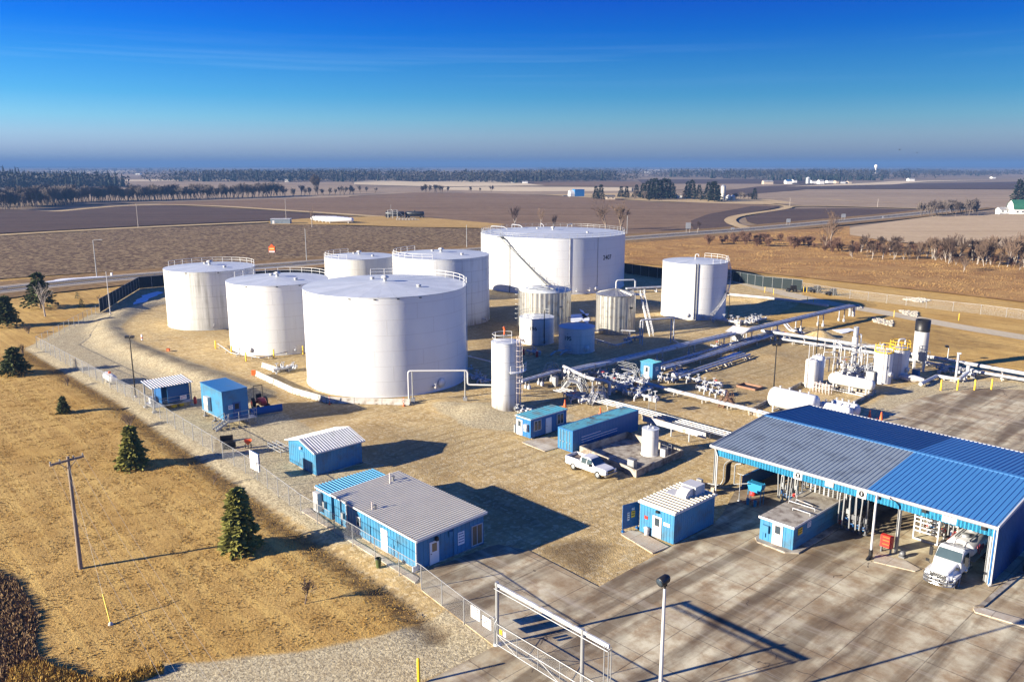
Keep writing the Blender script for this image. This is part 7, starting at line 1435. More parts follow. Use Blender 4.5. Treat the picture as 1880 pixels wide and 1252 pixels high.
for i in range(7): m.cyl((i*.5, 0, 0), (i*.5, 0, 1.5 + .4*(i % 2)), .05, 5); m.cyl((i*.5, .8, 0), (i*.5, .8, 1.3), .05, 5)
for z in (.7, 1.3): m.cyl((0, 0, z), (3, 0, z), .05, 5); m.cyl((0, .8, z), (3, .8, z), .05, 5)
m.build('frame', MT['door_pink'], t)
pts = [G(1374,758), G(1470,707), G(1607,722), G(1540,757), G(1455,790)]; t = thing('bund_kerb', 'low dark-edged bund kerb around the white vessels', 'bund wall', pts[0]); Q = [q - pts[0] for q in pts]
for a, b in zip(Q, Q[1:] + Q[:1]): m = MB(); m.bar(a + Vector((0, 0, .25)), b + Vector((0, 0, .25)), .2, .5); m.build('wall', MT['concrete_old'], t)
cabinet('grey transformer box beside the long vessel on its skid', 1598, 703, 1.2, 1.0, 1.9); cabinet('blue pump box at the foot of the tall stack', 1681, 690, 1.0, .8, 1.1, 'blue_cont')
t = thing('insulated_lump', 'sagging frosted insulated joint on the ground before the tall stack', 'pipe joint', G(1672,700), YARD); m = MB(); m.hlathe((-1.6, -.6, .5), (1.9, .3, .5), [(0, .2), (.3, .42), (1.2, .55), (2.2, .6), (3.0, .45), (3.6, .3)], 12); m.build('jacket', MT['white_pipe'], t)
t = thing('vent_post', 'white upright vent pipe beyond the four yellow bollards', 'pipe', G(1755,693), YARD); m = MB(); m.cyl((0, 0, 0), (0, 0, 4.0), .2, 10); m.cyl((-.2, 0, 4.0), (.4, 0, 4.0), .14, 8); m.build('pipe', MT['white_pipe'], t)
# rock piles at the lane and dark implements behind it
def rocks(label, poly, n, seed):
    r = random.Random(seed); pl = W(poly); x0, x1 = min(p[0] for p in pl), max(p[0] for p in pl); y0, y1 = min(p[1] for p in pl), max(p[1] for p in pl); m = MB(); k = 0
    while k < n:
        x, y = r.uniform(x0, x1), r.uniform(y0, y1)
        if poly_sd(np.array([x]), np.array([y]), pl)[0] < 0: s_ = r.uniform(.12, .32); m.ball((x, y, s_*.35), s_*r.uniform(.7, 1.3), s_, s_*r.uniform(.5, .8), 5, 4); k += 1
    o = m.build('rock_bed', MT['lane_rock']); o['kind'] = 'stuff'; o['label'] = label
MT['lane_rock'] = plain('pale_field_stone', (.36,.33,.27), .9, 0, .45, .9)
for i, pl in enumerate(([(1545,562),(1575,560),(1584,567),(1560,569)], [(1655,550),(1690,547),(1710,552),(1690,556)], [(1600,583),(1640,590),(1638,600),(1605,592)], [(1650,570),(1685,573),(1684,583),(1660,578)])): rocks('pale riprap stones beside the service lane', pl, 260, 50 + i)
def implement(label, px, py, rz, seed):
    r = random.Random(seed); t = thing('farm_implement', label, 'machine', G(px, py), rz, 'dark machines parked by the lane'); m = MB(); m.box(-1.3, -.5, .5, 1.3, .5, .95); m.box(-.3, -.5, .95, 1.2, .5, 1.7); m.build('body', MT['black'], t)
    for x in (-.9, .9):
        for s_ in (-1, 1): wheel_m = MB(); wheel_m.hlathe((x, s_*.75, .42), (x, s_*.5, .42), [(0, .01), (0, .4), (.04, .44), (.22, .44), (.25, .4)], 14); wheel_m.build('wheel', MT['rubber'], t)
    m = MB(); m.bar((-1.3, 0, .7), (-2.4, 0, .5), .12); m.build('drawbar', MT['grey'], t)
implement('dark machine parked at the end of the right screened fence', 1453, 536, 0, 1); implement('taller dark machine between two yellow posts by the lane', 1497, 537, .3, 2); implement('low dark trailer right of the taller dark machine', 1526, 542, .2, 3)
# ------------------------------------------------------------------ trees
def spruce_parts(seed, H_, R_, nw, nb, ns, leaf, base=.06):
    r = random.Random(seed); c = MB(); tr = MB(); tr.tube([(0, 0, -.1), (0, 0, H_*.5), (0, 0, H_*.97)], H_*.022 + .03, 7, r2=.015)
    for w_ in range(nw):
        f = (w_ + .5)/nw; z = H_*(base + (1 - base)*f**.92); rad = R_*(1 - f)**.82*r.uniform(.72, 1.16) + .05*R_
        if f > .93: rad *= .7
        k = max(4, int(nb*(.45 + .55*(1 - f)))); a0 = r.random()*6.28
        for b in range(k):
            a = a0 + 2*math.pi*b/k + r.uniform(-.22, .22); l = rad*r.uniform(.72, 1.12); dr = r.uniform(.16, .34) if f < .75 else -r.uniform(.1, .6)
            d = Vector((math.cos(a), math.sin(a), 0)); s_ = Vector((-d.y, d.x, 0)); tr.tube([(0, 0, z), d*l*.85 + Vector((0, 0, z - dr*l*.7))], .018*H_/5 + .006, 3, r2=.006)
            for i in range(ns):
                u = (.22 + .78*(i + r.random())/ns); p = d*l*u + Vector((0, 0, z - dr*l*u*u + r.uniform(-.05, .05)*H_/6)); sd = s_*r.uniform(-1, 1)*l*.30*(1.15 - u) ; p = p + sd
                g = leaf*r.uniform(.6, 1.25); dirn = (d*1.0 + s_*r.uniform(-.9, .9) + Vector((0, 0, r.uniform(-.45, .25)))).normalized(); up = Vector((r.uniform(-.4, .4), r.uniform(-.4, .4), 1)); q = dirn.cross(up).normalized()*g*.36
                tip = p + dirn*g; mid = p + dirn*g*.45; c.add([p, mid + q, tip, mid - q], [(0, 1, 2, 3)])
                if r.random() < .5: q2 = q.cross(dirn).normalized()*g*.3; c.add([p, mid + q2, tip, mid - q2], [(0, 1, 2, 3)])
    for i in range(6): p = Vector((0, 0, H_*(.93 + .012*i))); d = Vector((r.uniform(-1, 1), r.uniform(-1, 1), 2.2)).normalized()*leaf*.7; q = d.orthogonal().normalized()*leaf*.15; c.add([p, p + d*.5 + q, p + d, p + d*.5 - q], [(0, 1, 2, 3)])
    return tr, c
def spruce(name, label, px, py, top, rpx, seed, mat='needle', group='spruces on the dry lawn', dens=1.0, base=.06):
    H_ = hgt(px, py, top); o = G(px, py); R_ = rpx*math.hypot(o.x, o.y)/FPX; t = thing(name, label, 'tree', o, 0, group); tr, c = spruce_parts(seed, H_, R_, int(19*dens), int(15*dens), int(11*dens), .085*H_ + .1, base); tr.build('trunk', MT['bark'], t); c.build('crown', MT[mat], t); return t
spruce('spruce_tree', 'olive green spruce nearest the office, right of the leaning wooden pole', 442, 1011, 897, 37, 1, 'needle_gold')
spruce('spruce_tree', 'yellowish spruce in mid lawn below the raised hut', 244, 856, 783, 25, 2, 'needle_gold')
spruce('spruce_tree', 'small lone dark spruce between the mid-lawn one and the propane tank', 117, 758, 728, 12, 3, 'needle', dens=.8)
spruce('spruce_tree', 'broad dark spruce at the left edge below the fence corner', 28, 687, 638, 27, 4, 'needle', base=.12)
spruce('spruce_tree', 'ragged dark spruce cut by the left edge of the photo', 14, 600, 544, 20, 5, 'needle', base=.15)
spruce('spruce_tree', 'tallest ragged spruce behind a pale bare tree near the highway', 75, 566, 501, 27, 6, 'needle', base=.16, dens=.85)
spruce('spruce_tree', 'knee-high spruce between the tallest one and the screened fence', 150, 565, 550, 6, 7, 'needle', dens=.5); spruce('spruce_tree', 'tiny round spruce close to the highway', 143, 549, 537, 6, 8, 'needle', dens=.45)
def bare_parts(seed, H_, spread=.42, levels=5, tw=1.0, low=.28, trunks=1, rt=None, fan=(2, 3)):
    r = random.Random(seed); tr = MB(); tw_ = MB()
    def grow(p, d, l, rad, lv):
        n = 2; pts = [p]; q = p
        for i in range(n): d = (d + Vector((r.uniform(-1, 1), r.uniform(-1, 1), r.uniform(-.2, .5)))*.13).normalized(); q = q + d*l/n; pts.append(q)
        (tr if lv >= levels - 1 else tw_).tube(pts, rad, 5 if lv >= levels - 1 else 3, r2=rad*.62, caps=False)
        if lv == 0: return
        for i in range(r.randint(*fan) + (1 if lv >= levels - 1 else 0)):
            a = r.random()*6.283; e = spread*r.uniform(.6, 1.35); o_ = d.orthogonal().normalized(); o2 = d.cross(o_); nd = (d*math.cos(e) + (o_*math.cos(a) + o2*math.sin(a))*math.sin(e) + Vector((0, 0, .12))).normalized()
            grow(pts[-1] if r.random() < .65 else pts[1], nd, l*r.uniform(.62, .86), max(rad*.56, .006*tw), lv - 1)
    for k in range(trunks):
        a = r.random()*6.28; d = Vector((math.cos(a)*.25*(trunks > 1), math.sin(a)*.25*(trunks > 1), 1)).normalized(); grow(Vector((0, 0, -.1)) + Vector((d.x, d.y, 0))*.3, d, H_*low, rt or H_*.022, levels)
    zz = max([v[2] for v in tw_.v] + [v[2] for v in tr.v]); f_ = H_/max(zz, .1)
    for q in (tr, tw_): q.v = [(a*f_, b*f_, c*f_) for a, b, c in q.v]
    return tr, tw_
def bare(name, label, px, py, top, seed, mat=('bark', 'twig'), group=None, cat='tree', **kw):
    H_ = hgt(px, py, top); o = G(px, py); o.z = gz(o.x, o.y) if o.y < 330 else 0; t = thing(name, label, cat, o, seed, group); tr, c = bare_parts(seed, H_, **kw); tr.build('trunk', MT[mat[0]], t); c.build('crown', MT[mat[1]], t); return t
bare('bare_tree', 'pale leafless tree in front of the tallest ragged spruce', 83, 581, 518, 21, ('bark_pale', 'bark_pale'))
bare('bare_sapling', 'thin leafless sapling left of the litter bin with a long shadow', 560, 1108, 1068, 22, ('bark', 'twig'), spread=.5, levels=5, low=.2, tw=2)
bare('bare_bush', 'twiggy brown bush above the mid-lawn spruce', 237, 782, 760, 23, ('bark', 'twig'), 'bare bushes on the dry lawn', 'bush', trunks=7, low=.3, levels=3, rt=.03, tw=2); bare('bare_bush', 'small round twiggy bush below the ragged spruce at the left edge', 52, 612, 597, 24, ('bark', 'twig'), 'bare bushes on the dry lawn', 'bush', trunks=7, low=.3, levels=3, rt=.03, tw=2)
bare('bare_sapling', 'thin leafless sapling above the office-side spruce near the fence', 392, 888, 868, 25, ('bark', 'twig'), levels=4, tw=2); bare('bare_bush', 'low twiggy bush right of the small lone spruce', 123, 708, 690, 26, ('bark', 'twig'), 'bare bushes on the dry lawn', 'bush', trunks=5, low=.3, levels=3, rt=.025, tw=2); bare('bare_bush', 'twiggy bush behind the broad dark spruce at the left', 42, 648, 630, 27, ('bark', 'twig'), 'bare bushes on the dry lawn', 'bush', trunks=6, low=.3, levels=3, rt=.03, tw=2); bare('bare_sapling', 'leafless sapling near the left end of the screened fence', 180, 552, 541, 28, ('bark', 'twig'), levels=4, tw=2)
# marsh edge
bare('bare_tree', 'big leafless tree standing alone in the marsh grass at the right', 1527, 462, 383, 31, ('bark', 'twig'), levels=6, spread=.5, low=.2, tw=5.5); bare('bare_tree', 'leafless tree leaning left of the big one in the marsh grass', 1516, 459, 412, 32, ('bark', 'twig'), levels=5, spread=.46, tw=5)
bare('bare_tree', 'left of two tall leafless trees behind the widest tank', 1113, 424, 362, 33, ('bark', 'twig'), levels=6, spread=.46, low=.2, tw=7); bare('bare_tree', 'right of two tall leafless trees behind the widest tank', 1140, 426, 364, 34, ('bark', 'twig'), levels=6, spread=.48, low=.2, tw=7)
for i, (x, y, tp, lb) in enumerate(((945,424,377,'tall slim poplar rising behind the left part of the widest tank'), (993,424,380,'second slim poplar behind the widest tank'), (1017,424,393,'shortest slim poplar behind the widest tank'), (573,418,376,'slim poplar in front of the white gas cylinders'), (1280,428,405,'thin sapling by the white road sign right of the widest tank'))): bare('bare_poplar', lb, x, y, tp, 41 + i, ('bark_pale', 'twig'), 'slim leafless poplars', levels=6, spread=.2, low=.3, tw=4)
V = []
for i in range(4):
    t = bare('thicket_tree', 'grey-barked young leafless tree in the thicket behind the marsh grass', 1600 + 20*i, 478, 445, 60 + i, ('bark_pale', 'twig'), 'young trees in the marsh thicket', levels=5, spread=.26, low=.3, tw=4.5, rt=.11, fan=(2, 4), trunks=2); V.append(t)
rr2 = random.Random(9)
def gsc(px, py): p = G(px, py); return math.hypot(p.x, p.y)
for i in range(105):
    f = rr2.random(); x = 1545 + 345*f**.8; y = 462 + (x - 1545)/335*27 + rr2.gauss(-2, 6.5); k = rr2.choice(V); dup(k, G(x, y), rr2.random()*6, sc=rr2.choice((.4, .55, .7, .9, 1.1, 1.35))*(.75 + .6*f))
V2 = []
for i in range(3): V2.append(bare('thicket_bush', 'low russet leafless bush among the marsh grass', 1330 + 20*i, 445, 430, 70 + i, ('twig_red', 'twig_red'), 'russet bushes along the marsh', 'bush', trunks=9, low=.32, levels=4, rt=.06, tw=5))
for i in range(58):
    x = rr2.uniform(1290, 1900); y = (447 if x < 1420 else 448 + (x - 1420)*.085) + rr2.uniform(-5, 7); dup(rr2.choice(V2), G(x, y), rr2.random()*6, sc=rr2.uniform(.7, 1.5))
# far hedgerow of bare trees: one of each kind, then copies
HV = []; HL = 'bare leafless tree in the long hedgerow between the far ploughed fields'; HG = 'bare trees of the far hedgerow'
for i in range(5): HV.append(bare('hedgerow_tree', HL, 60 + 30*i, 374 - i, 346 - i, 80 + i, ('twig_far', 'twig_far'), HG, levels=5, spread=.3, low=.26, tw=11 + i, trunks=3, fan=(2, 4), rt=.2))
def hedge(n, x0, x1, ya, yb, jit, s0, s1, label=None, group=None):
    for i in range(n): f = (i + rr2.random())/n; x = x0 + (x1 - x0)*f; dup(rr2.choice(HV), G(x, ya + (yb - ya)*f + rr2.uniform(-jit, jit)), rr2.random()*6, label, group, sc=rr2.uniform(s0, s1))
hedge(80, -10, 140, 383, 372, 4, .85, 1.3); hedge(100, 140, 520, 372, 361, 1.5, .75, 1.2); hedge(16, 520, 665, 361, 356, 1.0, .5, .9)
hedge(9, 768, 824, 353.5, 354, .8, .6, .85, 'bare leafless tree in the small clump left of the poplars, at the field edge', 'bare trees of the small field clump'); hedge(2, 655, 700, 355, 354, .5, .4, .6); hedge(3, 860, 905, 353, 353, .5, .4, .7)
dup(HV[2], G(583, 358), 1.0, 'tallest leafless tree standing out of the far hedgerow', sc=1.75)
hedge(18, 1690, 1800, 398, 392, 3, .55, .85, 'bare leafless tree in the clump left of the green-roofed barn', 'bare trees by the green barn')
# conifers around the farmstead
FV = []
for i in range(4):
    t = thing('farm_conifer', 'x', 'tree', G(1180 + 12*i, 366), 0, 'dark conifers around the far farmstead'); tr, c = spruce_parts(90 + i, 17, 4.6 + .5*i, 13, 9, 7, 1.9, .08); tr.build('trunk', MT['bark'], t); c.build('crown', MT['far_leaf'], t); FV.append(t)
FC = [(1094,366,.75),(1103,366.5,.85),(1140,363,.68),(1168,363,.78),(1180,365,.9),(1188,366,1.05),(1196,364,1.15),(1203,366,1.2),(1211,365,1.1),(1218,366,1.2),(1226,365,1.15),(1233,366,.95),(1262,365,1.0),(1270,366,1.1),(1283,367,.85),(1300,368,1.0),(1308,369,1.05),(1316,370,.9),(1311,371,1.1),(1199,368,.9),(1150,364,.7)]
for i, (x, y, s_) in enumerate(FC):
    k = FV[i] if i < 4 else FV[i % 4]; lb = 'dark conifer in the dense stand around the far farmstead' if i > 3 else ['leftmost dark conifer of the far farmstead', 'second dark conifer from the left at the far farmstead', 'dark conifer by the farmhouse, apart from the stand', 'dark conifer at the left end of the dense stand'][i]
    if i < 4: k.location = G(x, y); k.scale = (s_,)*3; k['label'] = lb
    else: dup(k, G(x, y), rr2.random()*6, lb, sc=s_)
hedge(5, 1150, 1260, 366, 366, 1, .45, .7, 'bare leafless tree among the farmstead conifers', 'bare trees of the farmstead'); hedge(8, 1345, 1385, 367, 366, 1, .4, .6, 'bare leafless tree right of the farm silo', 'bare trees right of the silo')
dup(FV[1], G(1385, 367), 1, 'lone dark conifer at the right end of the farmstead', sc=.65); dup(FV[0], G(1868, 372), 1, 'dark conifer behind the green-roofed barn at the right edge', sc=1.2); dup(FV[2], G(1882, 370), 2, 'second dark conifer behind the green-roofed barn, cut by the photo edge', sc=1.3)
# woods too far to tell their trees apart
def wood(name, label, x0, x1, ya, yb, depth, Hm, n, con, seed, mat='far_wood'):
    r = random.Random(seed); a, b = G(x0, ya), G(x1, yb); d = b - a; nr = Vector((-d.y, d.x, 0)).normalized(); m = MB()
    for i in range(n):
        p = a + d*r.random() + nr*depth*r.random()**1.3; h_ = Hm*r.uniform(.6, 1.15)
        if r.random() < con:
            w_ = h_*.2; h_ *= 1.15; m.lathe([(w_*.8, h_*.05), (w_, h_*.12), (w_*.55, h_*.5), (.02, h_)], 5, (p.x, p.y, 0), 1, a0=r.random(), a1=r.random()*0 + 2*math.pi + .0 if False else 2*math.pi)
        else:
            for k in range(26):
                c_ = p + Vector((r.gauss(0, h_*.3), r.gauss(0, h_*.3), h_*r.uniform(.12, 1.0))); s_ = h_*r.uniform(.1, .2); v = [c_ + Vector((r.uniform(-s_, s_), r.uniform(-s_, s_), r.uniform(-s_, s_))) for _ in range(3)]; v = [Vector((q.x, q.y, max(.1, q.z))) for q in v]; m.add(v, [(0, 1, 2)])
    o = m.build(name, [MT['far_wood'], MT['far_leaf']]); o['kind'] = 'stuff'; o['label'] = label; return o
wood('wood', 'dark blue wood at the far left', -60, 232, 349, 345, 300, 20, 420, .22, 1); wood('wood', 'dark blue wood behind the far left wood', -60, 90, 336, 333, 500, 26, 160, .5, 2); wood('wood', 'long dark wood left of centre on the horizon', 262, 645, 334, 335, 500, 20, 620, .12, 3); wood('wood', 'long dark wood in the centre of the horizon', 640, 952, 332, 337, 500, 19, 520, .08, 4); wood('wood', 'bare wood right of the centre wood', 930, 1160, 334, 333, 500, 18, 330, .05, 5)
wood('wood', 'wood behind the little village at the right', 1400, 1730, 331, 328, 600, 20, 520, .1, 6); wood('wood', 'conifer row beside the little village', 1460, 1625, 333, 332, 120, 13, 120, .9, 7)
rw_ = random.Random(77)
for i in range(34):
    l_ = rw_.uniform(50, 260); x0 = rw_.uniform(-90, 1900); y0 = rw_.choice((312.5, 314, 315.5, 317, 319, 321.5, 324)) + rw_.uniform(-.6, .6); wood('wood', 'far hazy strip of woodland below the horizon', x0, x0 + l_, y0, y0 + rw_.uniform(-.7, .7), rw_.uniform(80, 500), rw_.uniform(11, 18), int(l_*.55), .04, 20 + i)
m = MB(); rh = random.Random(4); n = 160; top = [];
for i in range(n + 1): a = RA(50 + 80*i/n); z = 12 + 16*mnoise.noise((i*.09, 1.3, 0)) + 9*mnoise.noise((i*.33, 4, 0)); top.append((11500*math.cos(a), 11500*math.sin(a), max(2, z)))
for p, q in zip(top, top[1:]):
    k = 1.08; m.add([(p[0], p[1], -.3), (q[0], q[1], -.3), q, p, (q[0]*k, q[1]*k, q[2]), (p[0]*k, p[1]*k, p[2]), (q[0]*k, q[1]*k, -.3), (p[0]*k, p[1]*k, -.3)], [(0, 1, 2, 3), (3, 2, 4, 5), (5, 4, 6, 7)])
struct(m.build('hills', MT['far_wood']))
# ------------------------------------------------------------------ far buildings and plant
MT['farm_white'] = plain('farm_white_wall', (.62,.61,.58), .6); MT['farm_tan'] = plain('farm_tan_wall', (.42,.34,.25), .7); MT['farm_roof'] = plain('farm_grey_roof', (.17,.16,.16), .6); MT['green_roof'] = plain('faded_green_roof', (.06,.24,.15), .55, 0, .15, .3); MT['blue_far'] = plain('bright_blue_roof', (.02,.16,.42), .5)
def farm(name, label, px, py, wpx, hpx, wall='farm_white', roof='farm_roof', depth=9, rz=0.0, rise=.5, group=None, win=True):
    o = G(px, py); k = math.hypot(o.x, o.y)/FPX; w_, h_ = wpx*k, hpx*k; hw = h_*(1 - rise*.6); t = thing(name, label, 'building', o, rz, group); m = MB(); m.box(-w_/2, 0, -.3, w_/2, depth, hw)
    m.extr([(0, hw), (depth, hw), (depth/2, h_)], (-w_/2, 0, 0), (0, 1, 0), (0, 0, 1), (w_, 0, 0)); m.build('wall', MT[wall], t)
    for s_ in (0, 1):
        m = MB(); y0, y1 = (-.5, depth/2) if s_ == 0 else (depth + .5, depth/2); m.add([(-w_/2 - .4, y0, hw - .15), (w_/2 + .4, y0, hw - .15), (w_/2 + .4, y1, h_ + .12), (-w_/2 - .4, y1, h_ + .12)], [(0, 1, 2, 3), (3, 2, 1, 0)]); m.build('roof', MT[roof], t)
    if win:
        for i in range(2): x = w_*(-.25 + .5*i); m = MB(); m.box(x - w_*.06, -.08, hw*.4, x + w_*.06, -.01, hw*.75); m.build('window', MT['glass'], t)
    return t
farm('farm_house', 'tan farmhouse low among the farmstead conifers', 1121, 367, 16, 8, 'farm_tan', 'farm_roof', 10); farm('farm_house', 'cream farmhouse behind the right half of the farmstead conifers', 1243, 364, 17, 8, 'farm_white', 'farm_tan', 10); farm('barn', 'tan barn beside the grey farm silo', 1317, 367, 11, 13, 'farm_tan', 'farm_roof', 12)
t = thing('silo', 'grey concrete farm silo with a domed cap right of the farmstead', 'silo', G(1327, 367)); m = MB(); m.lathe([(2.3, 0), (2.3, 12.5)], 18); m.build('wall', MT['concrete'], t); m = MB(); m.lathe([(2.35, 12.5), (2.0, 13.6), (1.0, 14.3), (.01, 14.5)], 18); m.build('cap', MT['galv'], t)
for i, (x, lb) in enumerate(((1337, 'left of two pale grain bins right of the silo'), (1345, 'right of two pale grain bins right of the silo'))): t = thing('grain_bin', lb, 'grain bin', G(x, 368), 0, 'grain bins of the farmstead'); m = MB(); m.lathe([(2.5, 0), (2.5, 3.6)], 18); m.build('wall', MT['galv'], t); m = MB(); m.lathe([(2.6, 3.6), (.4, 5.2), (.01, 5.3)], 18); m.build('roof', MT['white_roof'], t)
p = G(1056, 361); t = thing('farm_shed', 'bright blue-ended farm building with a white arched front left of the farmstead', 'building', p, RA(15)); m = MB(); m.extr([(-4, 0), (4, 0), (4, 3), (3, 5.4), (0, 6.6), (-3, 5.4), (-4, 3)], (-7, 0, 0), (0, 1, 0), (0, 0, 1), (5, 0, 0)); m.build('arched_front', MT['farm_white'], t); m = MB(); m.box(-1.9, -4.2, 0, 9, 4.2, 7.2); m.build('body', MT['blue_far'], t); m = MB(); m.box(-2, -4.4, 7.2, 9.2, 4.4, 7.6); m.build('roof', MT['blue_far'], t); m = MB(); m.box(-14, -1, .4, -8.5, 1, 1.3); m.build('flat_wagon', MT['grey'], t)
# green barn at the right edge
p = G(1880, 394); t = thing('barn', 'white barn with a big green gambrel roof at the right edge', 'barn', p, RA(-4)); m = MB(); m.box(-7, 0, 0, 16, 10, 3.6); m.extr([(0, 3.6), (10, 3.6), (8.5, 7.2), (5, 9.6), (1.5, 7.2)], (-7, 0, 0), (0, 1, 0), (0, 0, 1), (23, 0, 0)); m.build('wall', MT['farm_white'], t)
for prof in ([(-.4, 3.5), (1.4, 7.35)], [(1.4, 7.35), (5, 9.8)], [(5, 9.8), (8.6, 7.35)], [(8.6, 7.35), (10.4, 3.5)]): m = MB(); (y0, z0), (y1, z1) = prof; m.add([(-7.4, y0, z0), (16.4, y0, z0), (16.4, y1, z1), (-7.4, y1, z1)], [(0, 1, 2, 3), (3, 2, 1, 0)]); m.build('roof', MT['green_roof'], t)
for i in range(5): m = MB(); m.box(-5 + 3.5*i, -.06, 1.3, -3.9 + 3.5*i, -.01, 2.3); m.build('window', MT['glass'], t)
farm('shed', 'small white gable shed left of the green-roofed barn', 1845, 393, 15, 10, 'farm_white', 'white_roof', 6); farm('shed', 'low green-topped lean-to behind the small white shed', 1849, 388, 12, 5, 'farm_white', 'green_roof', 6)
# little village on the right horizon and scattered white houses
VH = [(1411,339,16,7,'farm_tan','white_roof'), (1449,338,10,7,'farm_white','blue_far'), (1460,336,6,6,'farm_white','farm_roof'), (1495,337,9,6,'farm_white','farm_roof'), (1509,338,8,7,'farm_white','white_roof'), (1527,336,13,4,'farm_white','white_roof'), (1538,337,5,5,'farm_tan','farm_roof'), (1548,337,8,4,'farm_white','farm_roof'), (1561,337,5,4,'farm_tan','farm_roof')]
for i, (x, y, w_, h_, wa, ro) in enumerate(VH): farm('village_house', words[i] + ' building from the left in the little village on the right horizon', x, y, w_, h_, wa, ro, 14, group='buildings of the little village', win=False)
t = thing('silo', 'pale grain silo standing in the little village', 'silo', G(1483, 337.5)); m = MB(); m.lathe([(4.2, 0), (4.2, 10)], 16); m.build('wall', MT['galv'], t); m = MB(); m.lathe([(4.3, 10), (1, 12), (.01, 12.1)], 16); m.build('roof', MT['white_roof'], t)
t = thing('water_tower', 'tiny white water tower above the horizon wood at the right', 'water tower', G(1607, 322)); m = MB(); m.lathe([(2.2, 0), (1.6, 20), (4.5, 25), (6, 29), (4.5, 33), (.01, 35)], 16); m.build('tank', MT['farm_white'], t)
for i, (x, y, w_, h_, lb) in enumerate(((527,334.5,8,6,'square white house before the long left wood'), (942,336,7,5,'tiny white house at the foot of the centre wood'), (964,337,10,4,'long tan shed beside the tiny white house at the centre wood'), (253,321,8,3,'tiny white house on the left horizon'), (1674,333,9,5,'white-roofed shed on the pale field at the right horizon'), (1825,328,5,3,'tiny house on the far right horizon'), (662,322,3,2.5,'white speck of a house in the long wood'), (1105,318,5,3,'white farm on the centre horizon'), (1158,319,6,3,'second white farm on the centre horizon'), (1190,317,12,2.5,'long pale shed on the centre horizon'), (1000,360,0,0,''))):
    if w_: farm('far_house', lb, x, y, w_, h_, 'farm_white', 'farm_roof' if i % 2 else 'white_roof', 12, win=False)
# gas depot beyond the highway
gl = G(570, 409); MT['gas_white'] = plain('gas_cylinder_white', (.62,.63,.65), .45, 0, .05)
for i in range(5):
    a = G(571, 407.5) + Vector((i*2.9, -3.5*i, 0)); t = thing('gas_cylinder', ['leftmost', 'second', 'third', 'fourth', 'rightmost'][i] + ' of five long white gas cylinders lying beyond the highway', 'gas tank', a, RA(-3), 'white gas cylinders beyond the highway'); m = MB(); m.hlathe((0, 0, 2.1), (17, 0, 2.1), [(0, .01), (.1, .7), (.5, 1.15), (1.2, 1.4), (15.8, 1.4), (16.5, 1.15), (16.9, .7), (17, .01)], 18); m.build('vessel', MT['gas_white'], t)
    for x in (3, 14): m = MB(); m.box(x - .3, -1.1, 0, x + .3, 1.1, 1.1); m.build('saddle', MT['concrete'], t)
p = G(497, 412); t = thing('depot_hut', 'low grey-blue hut on the pad left of the gas cylinders', 'hut', p, RA(4)); m = MB(); m.box(0, 0, 0, 11, 5, 2.9); m.build('wall', MT['grey_roof'], t); m = MB(); m.box(-.2, -.2, 2.9, 11.2, 5.2, 3.1); m.build('roof', MT['white_roof'], t); opening(t, 'y', 0, 1, 2.2, 0, 2.1, 'door', None, 'door', -1)
for i in range(2):
    a = G(708 + 36*i, 400.5 - 0*i); t = thing('rail_tank_car', ['left', 'right'][i] + ' black rail tank car standing beyond the field pad', 'tank car', a, RA(-8), 'black rail tank cars'); m = MB(); m.hlathe((0, 0, 2.9), (12.5, 0, 2.9), [(0, .01), (.1, .9), (.5, 1.4), (12, 1.4), (12.4, .9), (12.5, .01)], 16); m.build('tank', MT['rail_tank'], t); m = MB(); m.lathe([(.6, 0), (.6, .6), (.01, .7)], 12, (6.2, 0, 4.2)); m.build('dome', MT['rail_tank'], t); m = MB(); m.box(-.3, -1.2, 1.1, 12.8, 1.2, 1.4); m.build('frame', MT['black'], t)
    for x in (1.6, 10.9):
        for q in (-.9, .9): m = MB(); m.hlathe((x + q, -.8, .5), (x + q, .8, .5), [(0, .01), (0, .5), (1.6, .5), (1.6, .01)], 12); m.build('wheelset', MT['black'], t)
t = thing('loading_gantry', 'grey lattice loading gantry at the left of the rail tank cars', 'gantry', G(712, 402)); m = MB()
for x in (0, 3, 6):
    for y in (0, 2): m.cyl((x, y, 0), (x, y, 5.5), .12, 5)
for z in (3, 4.4, 5.5): m.cyl((0, 0, z), (6, 0, z), .08, 5); m.cyl((0, 2, z), (6, 2, z), .08, 5); m.cyl((0, 0, z), (0, 2, z), .08, 5); m.cyl((6, 0, z), (6, 2, z), .08, 5)
m.bar((6, 1, 5), (11, 1, .5), .6, .1); m.cyl((2, 1, 0), (2, 1, 9), .08, 5); m.build('frame', MT['galv'], t)
t = thing('depot_piping', 'low white piping in front of the rail tank cars', 'pipeline', G(728, 405)); m = MB()
for i in range(6): m.tube(bend([(i*2, 0, 0), (i*2, 0, 1.4), (i*2 + 1.5, 0, 1.4), (i*2 + 1.5, 0, 0)], .3), .12, 5)
m.cyl((0, .5, .5), (14, .5, .5), .15, 6); m.build('pipe', MT['white_pipe'], t)
